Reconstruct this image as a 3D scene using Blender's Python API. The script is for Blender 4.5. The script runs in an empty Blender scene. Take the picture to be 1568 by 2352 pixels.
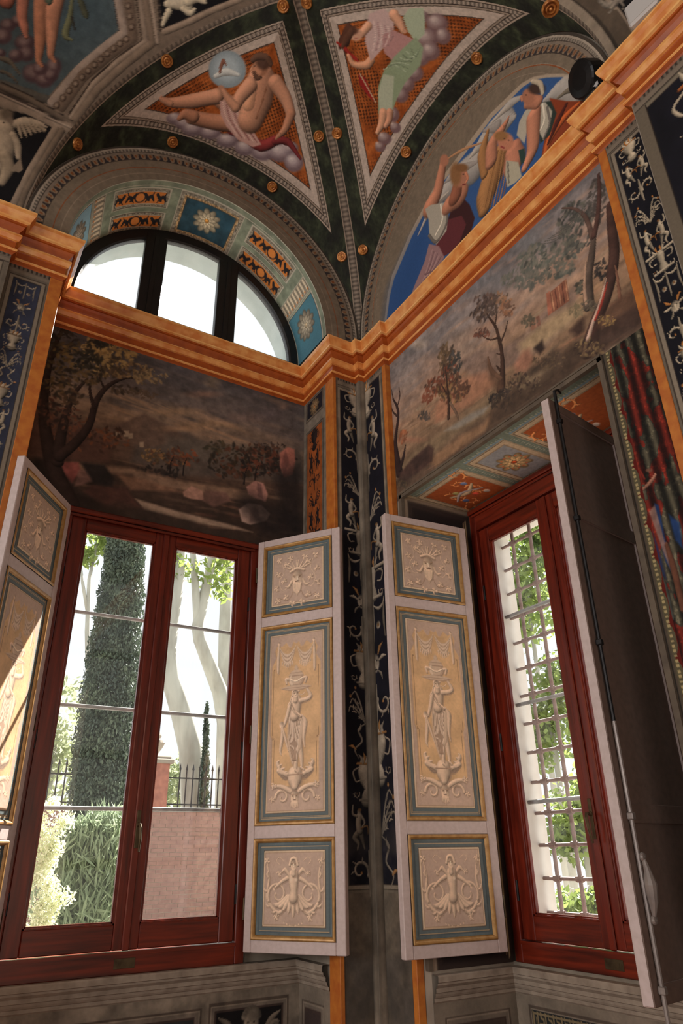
import bpy, bmesh, math, random
import numpy as np
from mathutils import Vector, Matrix
S = bpy.context.scene
COL = S.collection
random.seed(7); RNG = np.random.RandomState(5)
# ------------------------------------------------------------ camera, sky, sun, lights, exposure
cam = bpy.data.objects.new('camera', bpy.data.cameras.new('camera')); COL.objects.link(cam); S.camera = cam
cam.data.sensor_fit = 'VERTICAL'; cam.data.sensor_height = 36; cam.data.sensor_width = 24
cam.data.lens = 1609.4*36/2352; cam.data.clip_start = .05; cam.data.clip_end = 300
cam.matrix_world = Matrix(((0.858026, -0.212709, -0.467489, -2.761499), (-0.513359, -0.383449, -0.767743, -4.168228), (-0.015953, 0.898733, -0.438205, 1.5), (0.0, 0.0, 0.0, 1.0)))
W = bpy.data.worlds.new('sky'); S.world = W; W.use_nodes = True
wn = W.node_tree.nodes; wl = W.node_tree.links
bg = wn['Background']; bg.inputs[0].default_value = (.93, .97, 1, 1); bg.inputs[1].default_value = 1.0
sun = bpy.data.objects.new('sun', bpy.data.lights.new('sun', 'SUN')); COL.objects.link(sun)
sun.data.energy = 24.0; sun.data.angle = .009; sun.data.color = (1, .95, .88)
sun.rotation_euler = Vector((1.6, 1.0, 2.0)).to_track_quat('Z', 'Y').to_euler()
def area(name, loc, aim, sx, sy, e, col=(1, .975, .965)):
    l = bpy.data.lights.new(name, 'AREA'); l.shape = 'RECTANGLE'; l.size = sx; l.size_y = sy; l.energy = e; l.color = col
    o = bpy.data.objects.new(name, l); COL.objects.link(o); o.location = loc
    o.rotation_euler = (Vector(loc)-Vector(aim)).to_track_quat('Z', 'Y').to_euler(); return o
# daylight arriving through the other windows of the hall, behind and beside the camera
area('daylight_left_bays', (-9.3, -3.4, 3.0), (0, -2.5, 3.2), 4.5, 3.4, 330)
area('daylight_rear_bays', (-4.6, -10.3, 2.8), (-1, 0, 3.2), 4.5, 3.4, 110)
S.view_settings.view_transform = 'Standard'; S.view_settings.look = 'None'
S.view_settings.exposure = 0.16; S.view_settings.gamma = 1; S.view_settings.use_curve_mapping = False

# ------------------------------------------------------------ helpers
def s2l(c):
    c = np.asarray(c, float)/255.; return np.where(c <= .04045, c/12.92, ((c+.055)/1.055)**2.4)
def rgb(r, g, b, k=1.0):
    v = np.clip(s2l((r, g, b))*k, 0, .95); return (float(v[0]), float(v[1]), float(v[2]), 1)
MATS = {}
def mat(name, col=(.5, .5, .5, 1), rough=.6, col2=None, scale=8, det=5, metal=0, bump=0, spec=.5, stretch=(1, 1, 1), thr=(.35, .7), attr=None, gain=1.0, obj=True):
    m = bpy.data.materials.new(name); m.use_nodes = True; nt = m.node_tree; n = nt.nodes; l = nt.links
    b = n['Principled BSDF']; b.inputs['Roughness'].default_value = rough; b.inputs['Metallic'].default_value = metal
    b.inputs['Specular IOR Level'].default_value = spec
    tc = n.new('ShaderNodeTexCoord'); mp = n.new('ShaderNodeMapping'); mp.inputs['Scale'].default_value = stretch
    l.new(tc.outputs['Object'], mp.inputs['Vector'])
    no = n.new('ShaderNodeTexNoise'); no.inputs['Scale'].default_value = scale; no.inputs['Detail'].default_value = det
    l.new(mp.outputs[0], no.inputs['Vector'])
    if attr:
        a = n.new('ShaderNodeAttribute'); a.attribute_name = attr
        g = n.new('ShaderNodeVectorMath'); g.operation = 'SCALE'; g.inputs['Scale'].default_value = gain
        l.new(a.outputs['Color'], g.inputs[0])
        mr = n.new('ShaderNodeMapRange'); mr.inputs['To Min'].default_value = .82; mr.inputs['To Max'].default_value = 1.16
        l.new(no.outputs['Fac'], mr.inputs['Value'])
        g2 = n.new('ShaderNodeVectorMath'); g2.operation = 'SCALE'
        l.new(g.outputs[0], g2.inputs[0]); l.new(mr.outputs[0], g2.inputs['Scale'])
        l.new(g2.outputs[0], b.inputs['Base Color'])
    elif col2:
        r = n.new('ShaderNodeValToRGB'); r.color_ramp.elements[0].color = col; r.color_ramp.elements[1].color = col2
        r.color_ramp.elements[0].position = thr[0]; r.color_ramp.elements[1].position = thr[1]
        l.new(no.outputs['Fac'], r.inputs['Fac']); l.new(r.outputs['Color'], b.inputs['Base Color'])
    else: b.inputs['Base Color'].default_value = col
    if bump:
        bp = n.new('ShaderNodeBump'); bp.inputs['Strength'].default_value = bump; bp.inputs['Distance'].default_value = .01
        l.new(no.outputs['Fac'], bp.inputs['Height']); l.new(bp.outputs[0], b.inputs['Normal'])
    MATS[name] = m; return m
def paint(name, gain, rough=.85, spec=.25): return mat(name, rough=rough, scale=60, det=6, attr='Col', gain=gain, spec=spec, bump=.08)
def link(name, me, m=None, parent=None, smooth=False):
    o = bpy.data.objects.new(name, me); COL.objects.link(o)
    if m and not me.materials: me.materials.append(m)
    if parent: o.parent = parent
    if smooth: me.polygons.foreach_set('use_smooth', [True]*len(me.polygons))
    return o
def mesh(name, vs, fs, m=None, parent=None, smooth=False):
    me = bpy.data.meshes.new(name); me.from_pydata([tuple(v) for v in vs], [], fs); me.update(); return link(name, me, m, parent, smooth)
class MB:
    def __init__(s): s.v = []; s.f = []
    def add(s, vs, fs):
        k = len(s.v); s.v += [tuple(map(float, v)) for v in vs]; s.f += [tuple(i+k for i in f) for f in fs]; return s
    def box(s, x0, x1, y0, y1, z0, z1, ch=0.0):
        if ch <= 0:
            return s.add([(x, y, z) for x in (x0, x1) for y in (y0, y1) for z in (z0, z1)], [(0, 1, 3, 2), (4, 6, 7, 5), (0, 4, 5, 1), (2, 3, 7, 6), (0, 2, 6, 4), (1, 5, 7, 3)])
        bm = bmesh.new(); bmesh.ops.create_cube(bm, size=1)
        for v in bm.verts: v.co = Vector(((x0+x1)/2+v.co.x*(x1-x0), (y0+y1)/2+v.co.y*(y1-y0), (z0+z1)/2+v.co.z*(z1-z0)))
        bmesh.ops.bevel(bm, geom=bm.edges[:], offset=ch, segments=1, affect='EDGES'); bm.verts.index_update()
        s.add([v.co for v in bm.verts], [[v.index for v in f.verts] for f in bm.faces]); bm.free(); return s
    def tube(s, pts, rad, n=8, cap=True):
        pts = [Vector(p) for p in pts]; rr = rad if isinstance(rad, (list, tuple)) else [rad]*len(pts); vs = []; fs = []
        up = None
        for i, p in enumerate(pts):
            d = (pts[min(i+1, len(pts)-1)]-pts[max(i-1, 0)]).normalized()
            if up is None: up = d.orthogonal().normalized()
            up = (up-d*up.dot(d)).normalized(); sd = d.cross(up)
            for j in range(n): a = 2*math.pi*j/n; vs.append(p+(up*math.cos(a)+sd*math.sin(a))*rr[i])
        for i in range(len(pts)-1):
            for j in range(n): fs.append((i*n+j, i*n+(j+1) % n, (i+1)*n+(j+1) % n, (i+1)*n+j))
        if cap: fs.append(tuple(range(n))[::-1]); fs.append(tuple((len(pts)-1)*n+j for j in range(n)))
        return s.add(vs, fs)
    def lathe(s, prof, c=(0, 0, 0), ax=(0, 0, 1), n=14):
        ax = Vector(ax).normalized(); u = ax.orthogonal().normalized(); w = ax.cross(u); c = Vector(c); vs = []; fs = []
        for r, h in prof:
            for j in range(n): a = 2*math.pi*j/n; vs.append(c+ax*h+(u*math.cos(a)+w*math.sin(a))*r)
        for i in range(len(prof)-1):
            for j in range(n): fs.append((i*n+j, i*n+(j+1) % n, (i+1)*n+(j+1) % n, (i+1)*n+j))
        return s.add(vs, fs)
    def sweep(s, prof, path, ends=True):
        # prof: (projection, z) list; path: plan polyline, room on its right-hand side
        P = [Vector(p) for p in path]; N = []
        for a, b in zip(P[:-1], P[1:]): d = (b-a).normalized(); N.append(Vector((d.y, -d.x)))
        k = len(prof); vs = []; fs = []
        for i, p in enumerate(P):
            n1 = N[max(i-1, 0)]; n2 = N[min(i, len(N)-1)]; o = (n1+n2)/(1+n1.dot(n2))
            for q, z in prof: vs.append((p.x+o.x*q, p.y+o.y*q, z))
        for i in range(len(P)-1):
            for j in range(k-1): fs.append((i*k+j, (i+1)*k+j, (i+1)*k+j+1, i*k+j+1))
        return s.add(vs, fs)
    def build(s, name, m=None, parent=None, smooth=False, ang=None):
        o = mesh(name, s.v, s.f, m, parent, smooth)
        return o
def tag(o, label=None, cat=None, group=None, kind=None):
    if label: o['label'] = label
    if cat: o['category'] = cat
    if group: o['group'] = group
    if kind: o['kind'] = kind
    return o
def empty(name, loc=(0, 0, 0), rz=0, parent=None):
    o = bpy.data.objects.new(name, None); COL.objects.link(o); o.location = loc; o.rotation_euler = (0, 0, rz); o.empty_display_size = .1
    if parent: o.parent = parent
    return o
def copy_tree(o, parent=None):
    c = o.copy(); COL.objects.link(c); c.parent = parent
    for ch in list(o.children): copy_tree(ch, c)
    return c

# ------------------------------------------------------------ painter: colours laid on the vertices of finely divided surfaces
def hsh(a, b): 
    h = np.sin(a*127.1+b*311.7)*43758.5453; return h-np.floor(h)
def vnoise(u, v):
    iu = np.floor(u); iv = np.floor(v); fu = u-iu; fv = v-iv; fu = fu*fu*(3-2*fu); fv = fv*fv*(3-2*fv)
    return (hsh(iu, iv)*(1-fu)+hsh(iu+1, iv)*fu)*(1-fv)+(hsh(iu, iv+1)*(1-fu)+hsh(iu+1, iv+1)*fu)*fv
def fbm(u, v, f=1.0, o=4):
    r = 0; a = .5
    for i in range(o): r = r+a*vnoise(u*f+17*i, v*f-9*i); f *= 2.03; a *= .5
    return r/(1-.5**o)
def lerp(a, b, t): return a+(b-a)*t
def ramp(x, stops):
    xs = [s[0] for s in stops]; return np.stack([np.interp(x, xs, [s[1][k] for s in stops]) for k in range(3)], 1)
class Canvas:
    def __init__(s, u, v, base=(120, 110, 100)):
        s.u = u.ravel(); s.v = v.ravel(); s.c = np.empty((s.u.size, 3)); s.c[:] = base
    def idx(s, u0, u1, v0, v1): return np.nonzero((s.u > u0) & (s.u < u1) & (s.v > v0) & (s.v < v1))[0]
    def mix(s, i, a, col):
        a = np.asarray(a)[:, None] if np.ndim(a) else a; s.c[i] = s.c[i]*(1-a)+np.asarray(col, float)*a
    def P(s, pts, col, a=1.0, soft=.004):
        p = np.asarray(pts, float); i = s.idx(p[:, 0].min()-soft, p[:, 0].max()+soft, p[:, 1].min()-soft, p[:, 1].max()+soft)
        if not i.size: return
        u = s.u[i]; v = s.v[i]; ins = np.zeros(i.size, bool); d = np.full(i.size, 1e9); q = np.roll(p, -1, 0)
        for (x0, y0), (x1, y1) in zip(p, q):
            dx, dy = x1-x0, y1-y0; L = dx*dx+dy*dy+1e-12; t = np.clip(((u-x0)*dx+(v-y0)*dy)/L, 0, 1)
            d = np.minimum(d, (u-x0-t*dx)**2+(v-y0-t*dy)**2)
            c = (y0 > v) != (y1 > v); ins ^= c & (u < dx*(v-y0)/(dy if dy else 1e-12)+x0)
        d = np.sqrt(d)*np.where(ins, 1, -1); s.mix(i, np.clip(d/soft*.5+.5, 0, 1)*a, col)
    def K(s, *t): s.L(*t, **{'smooth': False})
    def L(s, pts, ws, col, sh=.3, a=1.0, lt=(-.5, .8), smooth=True):
        p = np.asarray(pts, float)
        if smooth and 2 < len(p) < 12:      # round the joints: Catmull-Rom through the given points
            e = np.concatenate([2*p[:1]-p[1:2], p, 2*p[-1:]-p[-2:-1]]); t = np.linspace(0, 1, 5)[:-1, None]; q = []
            for k in range(1, len(e)-2):
                a0, a1, a2, a3 = e[k-1:k+3]; q.append(.5*(2*a1+(a2-a0)*t+(2*a0-5*a1+4*a2-a3)*t*t+(3*a1-a0-3*a2+a3)*t**3))
            p = np.concatenate(q+[p[-1:]])
        w = np.interp(np.linspace(0, 1, len(p)), np.linspace(0, 1, len(ws)), ws)*.5
        m = w.max()*1.3+.002; i = s.idx(p[:, 0].min()-m, p[:, 0].max()+m, p[:, 1].min()-m, p[:, 1].max()+m)
        if not i.size: return
        u = s.u[i]; v = s.v[i]; best = np.full(i.size, 9.); si = np.zeros(i.size)
        for k in range(len(p)-1):
            x0, y0 = p[k]; dx, dy = p[k+1]-p[k]; l = math.hypot(dx, dy)+1e-9
            t = np.clip(((u-x0)*dx+(v-y0)*dy)/l/l, 0, 1); ex = u-x0-t*dx; ey = v-y0-t*dy
            r = np.hypot(ex, ey)/(w[k]+(w[k+1]-w[k])*t); b = r < best; best = np.where(b, r, best)
            ww = w[k]+(w[k+1]-w[k])*t; si = np.where(b, (ex*lt[0]+ey*lt[1])/ww, si)
        al = np.clip((1.08-best)/.16, 0, 1)*a; k = 1+sh*.82*(si*1.1+.25-.9*np.clip(best, 0, 1)**3)
        s.mix(i, al, np.clip(np.asarray(col, float)[None]*k[:, None], 0, 255))
    def E(s, c, J, col, a=1.0, soft=.4, sh=0.0):
        J = np.asarray(J, float).reshape(2, 2); e = np.abs(J).sum(1)*1.05; i = s.idx(c[0]-e[0], c[0]+e[0], c[1]-e[1], c[1]+e[1])
        if not i.size: return
        q = np.linalg.solve(J, np.stack([s.u[i]-c[0], s.v[i]-c[1]])); r = np.hypot(q[0], q[1])
        col = np.asarray(col, float)[None]*(1+sh*(-.6*q[0]-.7*q[1]))[:, None] if sh else col
        s.mix(i, np.clip((1-r)/soft, 0, 1)*a, col)
    def F(s, c, J, n, size, cols, a=.85):
        J = np.asarray(J, float).reshape(2, 2); rs = np.random.RandomState(int(abs(c[0]*991+c[1]*577)*10) % 9999)
        for k in range(int(n*1.7)):
            t = rs.rand()*6.283; r = rs.rand()**.55; d = J@np.array([r*math.cos(t), r*math.sin(t)])
            z = size*(.5+rs.rand()); an = rs.rand()*3.14; ca, sa = math.cos(an), math.sin(an)
            s.E((c[0]+d[0], c[1]+d[1]), (ca*z, -sa*z*.5, sa*z, ca*z*.5), cols[rs.randint(len(cols))], a, .5)
    def run(s, art):
        for t in art: getattr(s, t[0])(*t[1:])
    def strokes(s, n, box, lw, hw_, cols, a, slope=0., seed=1):
        # broad horizontal brush marks
        rs = np.random.RandomState(seed)
        for k in range(n):
            c = (rs.uniform(box[0], box[1]), rs.uniform(box[2], box[3])); l = lw*(.4+rs.rand()); h = hw_*(.4+rs.rand()); t = slope+rs.uniform(-.12, .12)
            s.E(c, (l*math.cos(t), -h*math.sin(t), l*math.sin(t), h*math.cos(t)), cols[rs.randint(len(cols))], a*(.4+.6*rs.rand()), .9)
    def rough(s, k=.16, f=30, tint=None):
        n = fbm(s.u, s.v, f, 4)-.5; s.c *= (1+k*2*n)[:, None]
    def rect(s, u0, u1, v0, v1, col, a=1.0):
        i = s.idx(u0, u1, v0, v1); s.mix(i, a, col); return i
    def frame(s, u0, u1, v0, v1, bands):
        # nested rectangular mouldings: bands = [(width, colour)...] from outside inwards
        for w, c in bands:
            if c is not None: s.rect(u0, u1, v0, v1, c)
            u0 += w; u1 -= w; v0 += w; v1 -= w
        return u0, u1, v0, v1
def grid(name, X, m, cv, parent=None):
    # X: (nv, nu, 3) points; cv: canvas with one colour per point
    nv, nu = X.shape[:2]; k = np.arange(nv*nu).reshape(nv, nu)
    f = np.stack([k[:-1, :-1], k[:-1, 1:], k[1:, 1:], k[1:, :-1]], -1).reshape(-1, 4)
    me = bpy.data.meshes.new(name); me.vertices.add(nv*nu); me.vertices.foreach_set('co', X.reshape(-1).astype(np.float32))
    me.loops.add(f.size); me.loops.foreach_set('vertex_index', f.reshape(-1).astype(np.int32))
    me.polygons.add(len(f)); me.polygons.foreach_set('loop_start', np.arange(0, f.size, 4, dtype=np.int32))
    try: me.polygons.foreach_set('loop_total', np.full(len(f), 4, np.int32))
    except Exception: pass
    me.update(calc_edges=True)
    at = me.color_attributes.new('Col', 'BYTE_COLOR', 'POINT')
    c = np.ones((nv*nu, 4), np.float32); c[:, :3] = np.clip(cv.c, 0, 255)/255.; at.data.foreach_set('color_srgb', c.reshape(-1))
    o = link(name, me, m, parent); return o
def plane_grid(u0, u1, v0, v1, nu, nv):
    return np.meshgrid(np.linspace(u0, u1, nu), np.linspace(v0, v1, nv))
def acanthus(cv, u, v, r, d, col, up=1, w=.2):
    # a painted scroll with leaf lobes, curling towards side d
    a = np.linspace(0, 5.2, 18); rr = r*(1-a/6.4); pts = np.stack([u+d*(r-rr*np.cos(a))-d*r*.0, v+up*rr*np.sin(a)], 1)
    cv.L(pts, [r*w*1.3, r*w, r*w*.5], col, .5)
    for k in range(2, 14, 3):
        p = pts[k]; q = p+np.array([d*math.cos(a[k])*-.5, up*math.sin(a[k])*.5])*r*.9; cv.L([p, (p+q)/2+.1*r, q], [r*w*1.2, r*w*.9, r*.03], col, .5)
    cv.E(pts[-1], (r*.17, 0, 0, r*.17), col, 1, .4, .3)
def grotesque(cv, uc, v0, v1, hw, light, gold, half=0, seed=1):
    # upright candelabrum of vases, scrolls, leaf sprays, ribbons and small figures; half=-1/+1 paints one side only
    rs = random.Random(seed); v = v1; sides = (half,) if half else (-1, 1); kinds = ['vase', 'fig', 'scroll', 'spray', 'fig', 'plinth', 'bow', 'mask', 'scroll', 'vase', 'spray', 'ribbon']; k = 0
    lt = np.array(light, float); au = np.array(gold, float); dk = lt*.62; k = seed % 3*3
    def leaf(x, y, a, r, c=lt):
        cv.L([(x, y), (x+.5*r*math.cos(a-.25), y+.5*r*math.sin(a-.25)), (x+r*math.cos(a), y+r*math.sin(a))], [r*.14, r*.34, r*.04], c, .6)
    def tendril(x, y, d, r, up):
        a = np.linspace(-.4, 5.6, 26); q = r*(1-a/7.2); P = np.stack([x+d*(r-q*np.cos(a)), y+up*q*np.sin(a)], 1); cv.L(P, [r*.34, r*.24, r*.12], lt, .6)
        for i in (3, 7, 11, 15): leaf(P[i][0], P[i][1], math.atan2(up*(P[i][1]-y)*up, (P[i][0]-x-d*r))+rs.uniform(-.4, .4), r*.55, lt*rs.uniform(.75, 1.05))
        cv.E(P[-1], (r*.16, 0, 0, r*.16), au, 1, .4, .4)
    while v > v0+.08:
        t = kinds[k % len(kinds)]; k += 1; h = hw*(1.35+.4*rs.random())
        if t in ('vase', 'plinth'):
            if t == 'vase':
                cv.L([(uc, v-.12*h), (uc, v-.3*h), (uc, v-.45*h), (uc, v-.7*h), (uc, v-.95*h)], [hw*.75, hw*.95, hw*.8, hw*.28, hw*.7], lt, .8)
                cv.L([(uc-hw*.5, v-.10*h), (uc+hw*.5, v-.10*h)], [hw*.10], au*.95, .4); cv.L([(uc-hw*.4, v-.96*h), (uc+hw*.4, v-.96*h)], [hw*.10], lt*.9, .4)
            else:
                cv.L([(uc-hw*.85, v-.1*h), (uc+hw*.85, v-.1*h)], [hw*.16], lt, .6); cv.L([(uc-hw*.7, v-.22*h), (uc+hw*.7, v-.22*h)], [hw*.10], dk, .4); cv.L([(uc, v-.25*h), (uc, v-.6*h), (uc, v-.85*h)], [hw*.5, hw*.32, hw*.6], lt*.9, .7); cv.L([(uc-hw*.6, v-.92*h), (uc+hw*.6, v-.92*h)], [hw*.14], lt, .5)
            for d in sides:
                leaf(uc+d*hw*.2, v-.1*h, 1.57-d*.5, hw*.45); leaf(uc+d*hw*.12, v-.05*h, 1.57-d*.1, hw*.4, au)
                cv.L([(uc+d*hw*.45, v-.2*h), (uc+d*hw*.72, v-.3*h), (uc+d*hw*.6, v-.52*h), (uc+d*hw*.36, v-.5*h)], [hw*.07, hw*.08, hw*.06], lt, .5); tendril(uc+d*hw*.42, v-.82*h, d, hw*.16, -1)
        elif t == 'fig':
            h *= 1.35
            for d in sides:
                x = uc+d*hw*.46; w = hw*.78
                cv.L([(x+d*w*.05, v-.62*h), (x+d*w*.34, v-.74*h), (x+d*w*.10, v-.86*h), (x+d*w*.16, v-.99*h)], [w*.34, w*.28, w*.18, w*.10], lt*.95, .7)
                cv.L([(x-d*w*.05, v-.62*h), (x-d*w*.16, v-.78*h), (x-d*w*.30, v-.97*h)], [w*.34, w*.22, w*.10], dk*1.15, .7)
                cv.L([(x, v-.30*h), (x+d*w*.07, v-.44*h), (x, v-.60*h)], [w*.42, w*.36, w*.42], lt, .7)
                cv.L([(x+d*w*.16, v-.29*h), (x+d*w*.42, v-.24*h), (x+d*w*.40, v-.06*h)], [w*.15, w*.14, w*.08], lt, .6); cv.L([(x-d*w*.16, v-.30*h), (x-d*w*.34, v-.42*h), (x-d*w*.16, v-.52*h)], [w*.15, w*.12, w*.08], lt*.9, .6)
                cv.E((x+d*.02*w, v-.19*h), (w*.13, 0, 0, w*.16), lt, 1, .3, .4); cv.E((x-d*.03*w, v-.15*h), (w*.15, 0, 0, w*.10), au*.9, .9, .5)
                cv.L([(x-d*w*.1, v-.55*h), (x-d*w*.5, v-.5*h), (x-d*w*.55, v-.7*h)], [w*.1, w*.08, w*.02], au*.8, .5)
        elif t == 'scroll':
            for d in sides: tendril(uc+d*hw*.06, v-.45*h, d, hw*.42, rs.choice((-1, 1)))
            cv.L([(uc, v), (uc+.02*hw, v-.5*h), (uc, v-h)], [hw*.10, hw*.2, hw*.08], lt*.85, .5)
        elif t == 'spray':
            for d in sides:
                for q in range(3):
                    b = v-h; P = [(uc+d*.03*hw, b), (uc+d*hw*(.22+.12*q), b+h*(.45-.07*q)), (uc+d*hw*(.50+.14*q), b+h*(.80-.2*q)), (uc+d*hw*(.72+.08*q), b+h*(.70-.22*q))]; cv.L(P, [hw*.07, hw*.09, hw*.05], lt*.9, .5)
                    for e in range(5): f = e/5.; leaf(P[0][0]+(P[2][0]-P[0][0])*f, P[0][1]+(P[2][1]-P[0][1])*f, 1.57-d*(.1+1.3*(e % 2)), hw*.24, lt*rs.uniform(.7, 1.1))
                cv.E((uc+d*hw*.78, v-.32*h), (hw*.08, 0, 0, hw*.10), au, 1, .4, .4); cv.E((uc+d*hw*.5, v-.08*h), (hw*.07, 0, 0, hw*.09), au, 1, .4, .4)
        elif t == 'mask':
            cv.E((uc, v-.5*h), (hw*.30, 0, 0, hw*.40), lt, 1, .25, .4)
            for d in sides:
                cv.E((uc+d*.12*hw, v-.44*h), (hw*.06, 0, 0, hw*.04), lt*.3, .9, .5); leaf(uc+d*.2*hw, v-.3*h, 1.57-d*.7, hw*.5, au); leaf(uc+d*.25*hw, v-.45*h, 1.57-d*1.4, hw*.5); leaf(uc+d*.2*hw, v-.7*h, -1.57+d*.6, hw*.42, lt*.8)
            cv.L([(uc-.1*hw, v-.66*h), (uc+.1*hw, v-.66*h)], [hw*.06], lt*.4, 0); cv.L([(uc, v-.45*h), (uc, v-.58*h)], [hw*.1], lt*1.15, .4)
        elif t == 'bow':
            for d in sides:
                cv.L([(uc, v-.1*h), (uc+d*.35*hw, v-.22*h), (uc+d*.66*hw, v-.14*h), (uc+d*.74*hw, v+.02*h)], [hw*.05, hw*.16, hw*.12, hw*.04], lt, .6)
                cv.L([(uc+d*.70*hw, v-.1*h), (uc+d*.66*hw, v-.5*h), (uc+d*.72*hw, v-.95*h)], [hw*.05, hw*.16, hw*.05], dk*1.2, .6); cv.E((uc+d*.3*hw, v-.62*h), (hw*.17, 0, 0, hw*.17), lt*.95, 1, .3, .5); cv.E((uc+d*.3*hw, v-.62*h), (hw*.08, 0, 0, hw*.08), au*.8, 1, .4)
            cv.L([(uc, v), (uc, v-.5*h), (uc, v-h)], [hw*.06, hw*.14, hw*.05], lt*.8, .4)
        else:
            for d in sides:
                cv.L([(uc, v), (uc+d*.4*hw, v-.2*h), (uc+d*.2*hw, v-.5*h), (uc+d*.6*hw, v-.75*h), (uc+d*.4*hw, v-h)], [hw*.06, hw*.1, hw*.1, hw*.08, hw*.03], lt*.9, .5); leaf(uc+d*.4*hw, v-.25*h, 1.2, hw*.4); leaf(uc+d*.55*hw, v-.75*h, 1.57-d*1.2, hw*.4, au)
        v -= h*1.02
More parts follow.
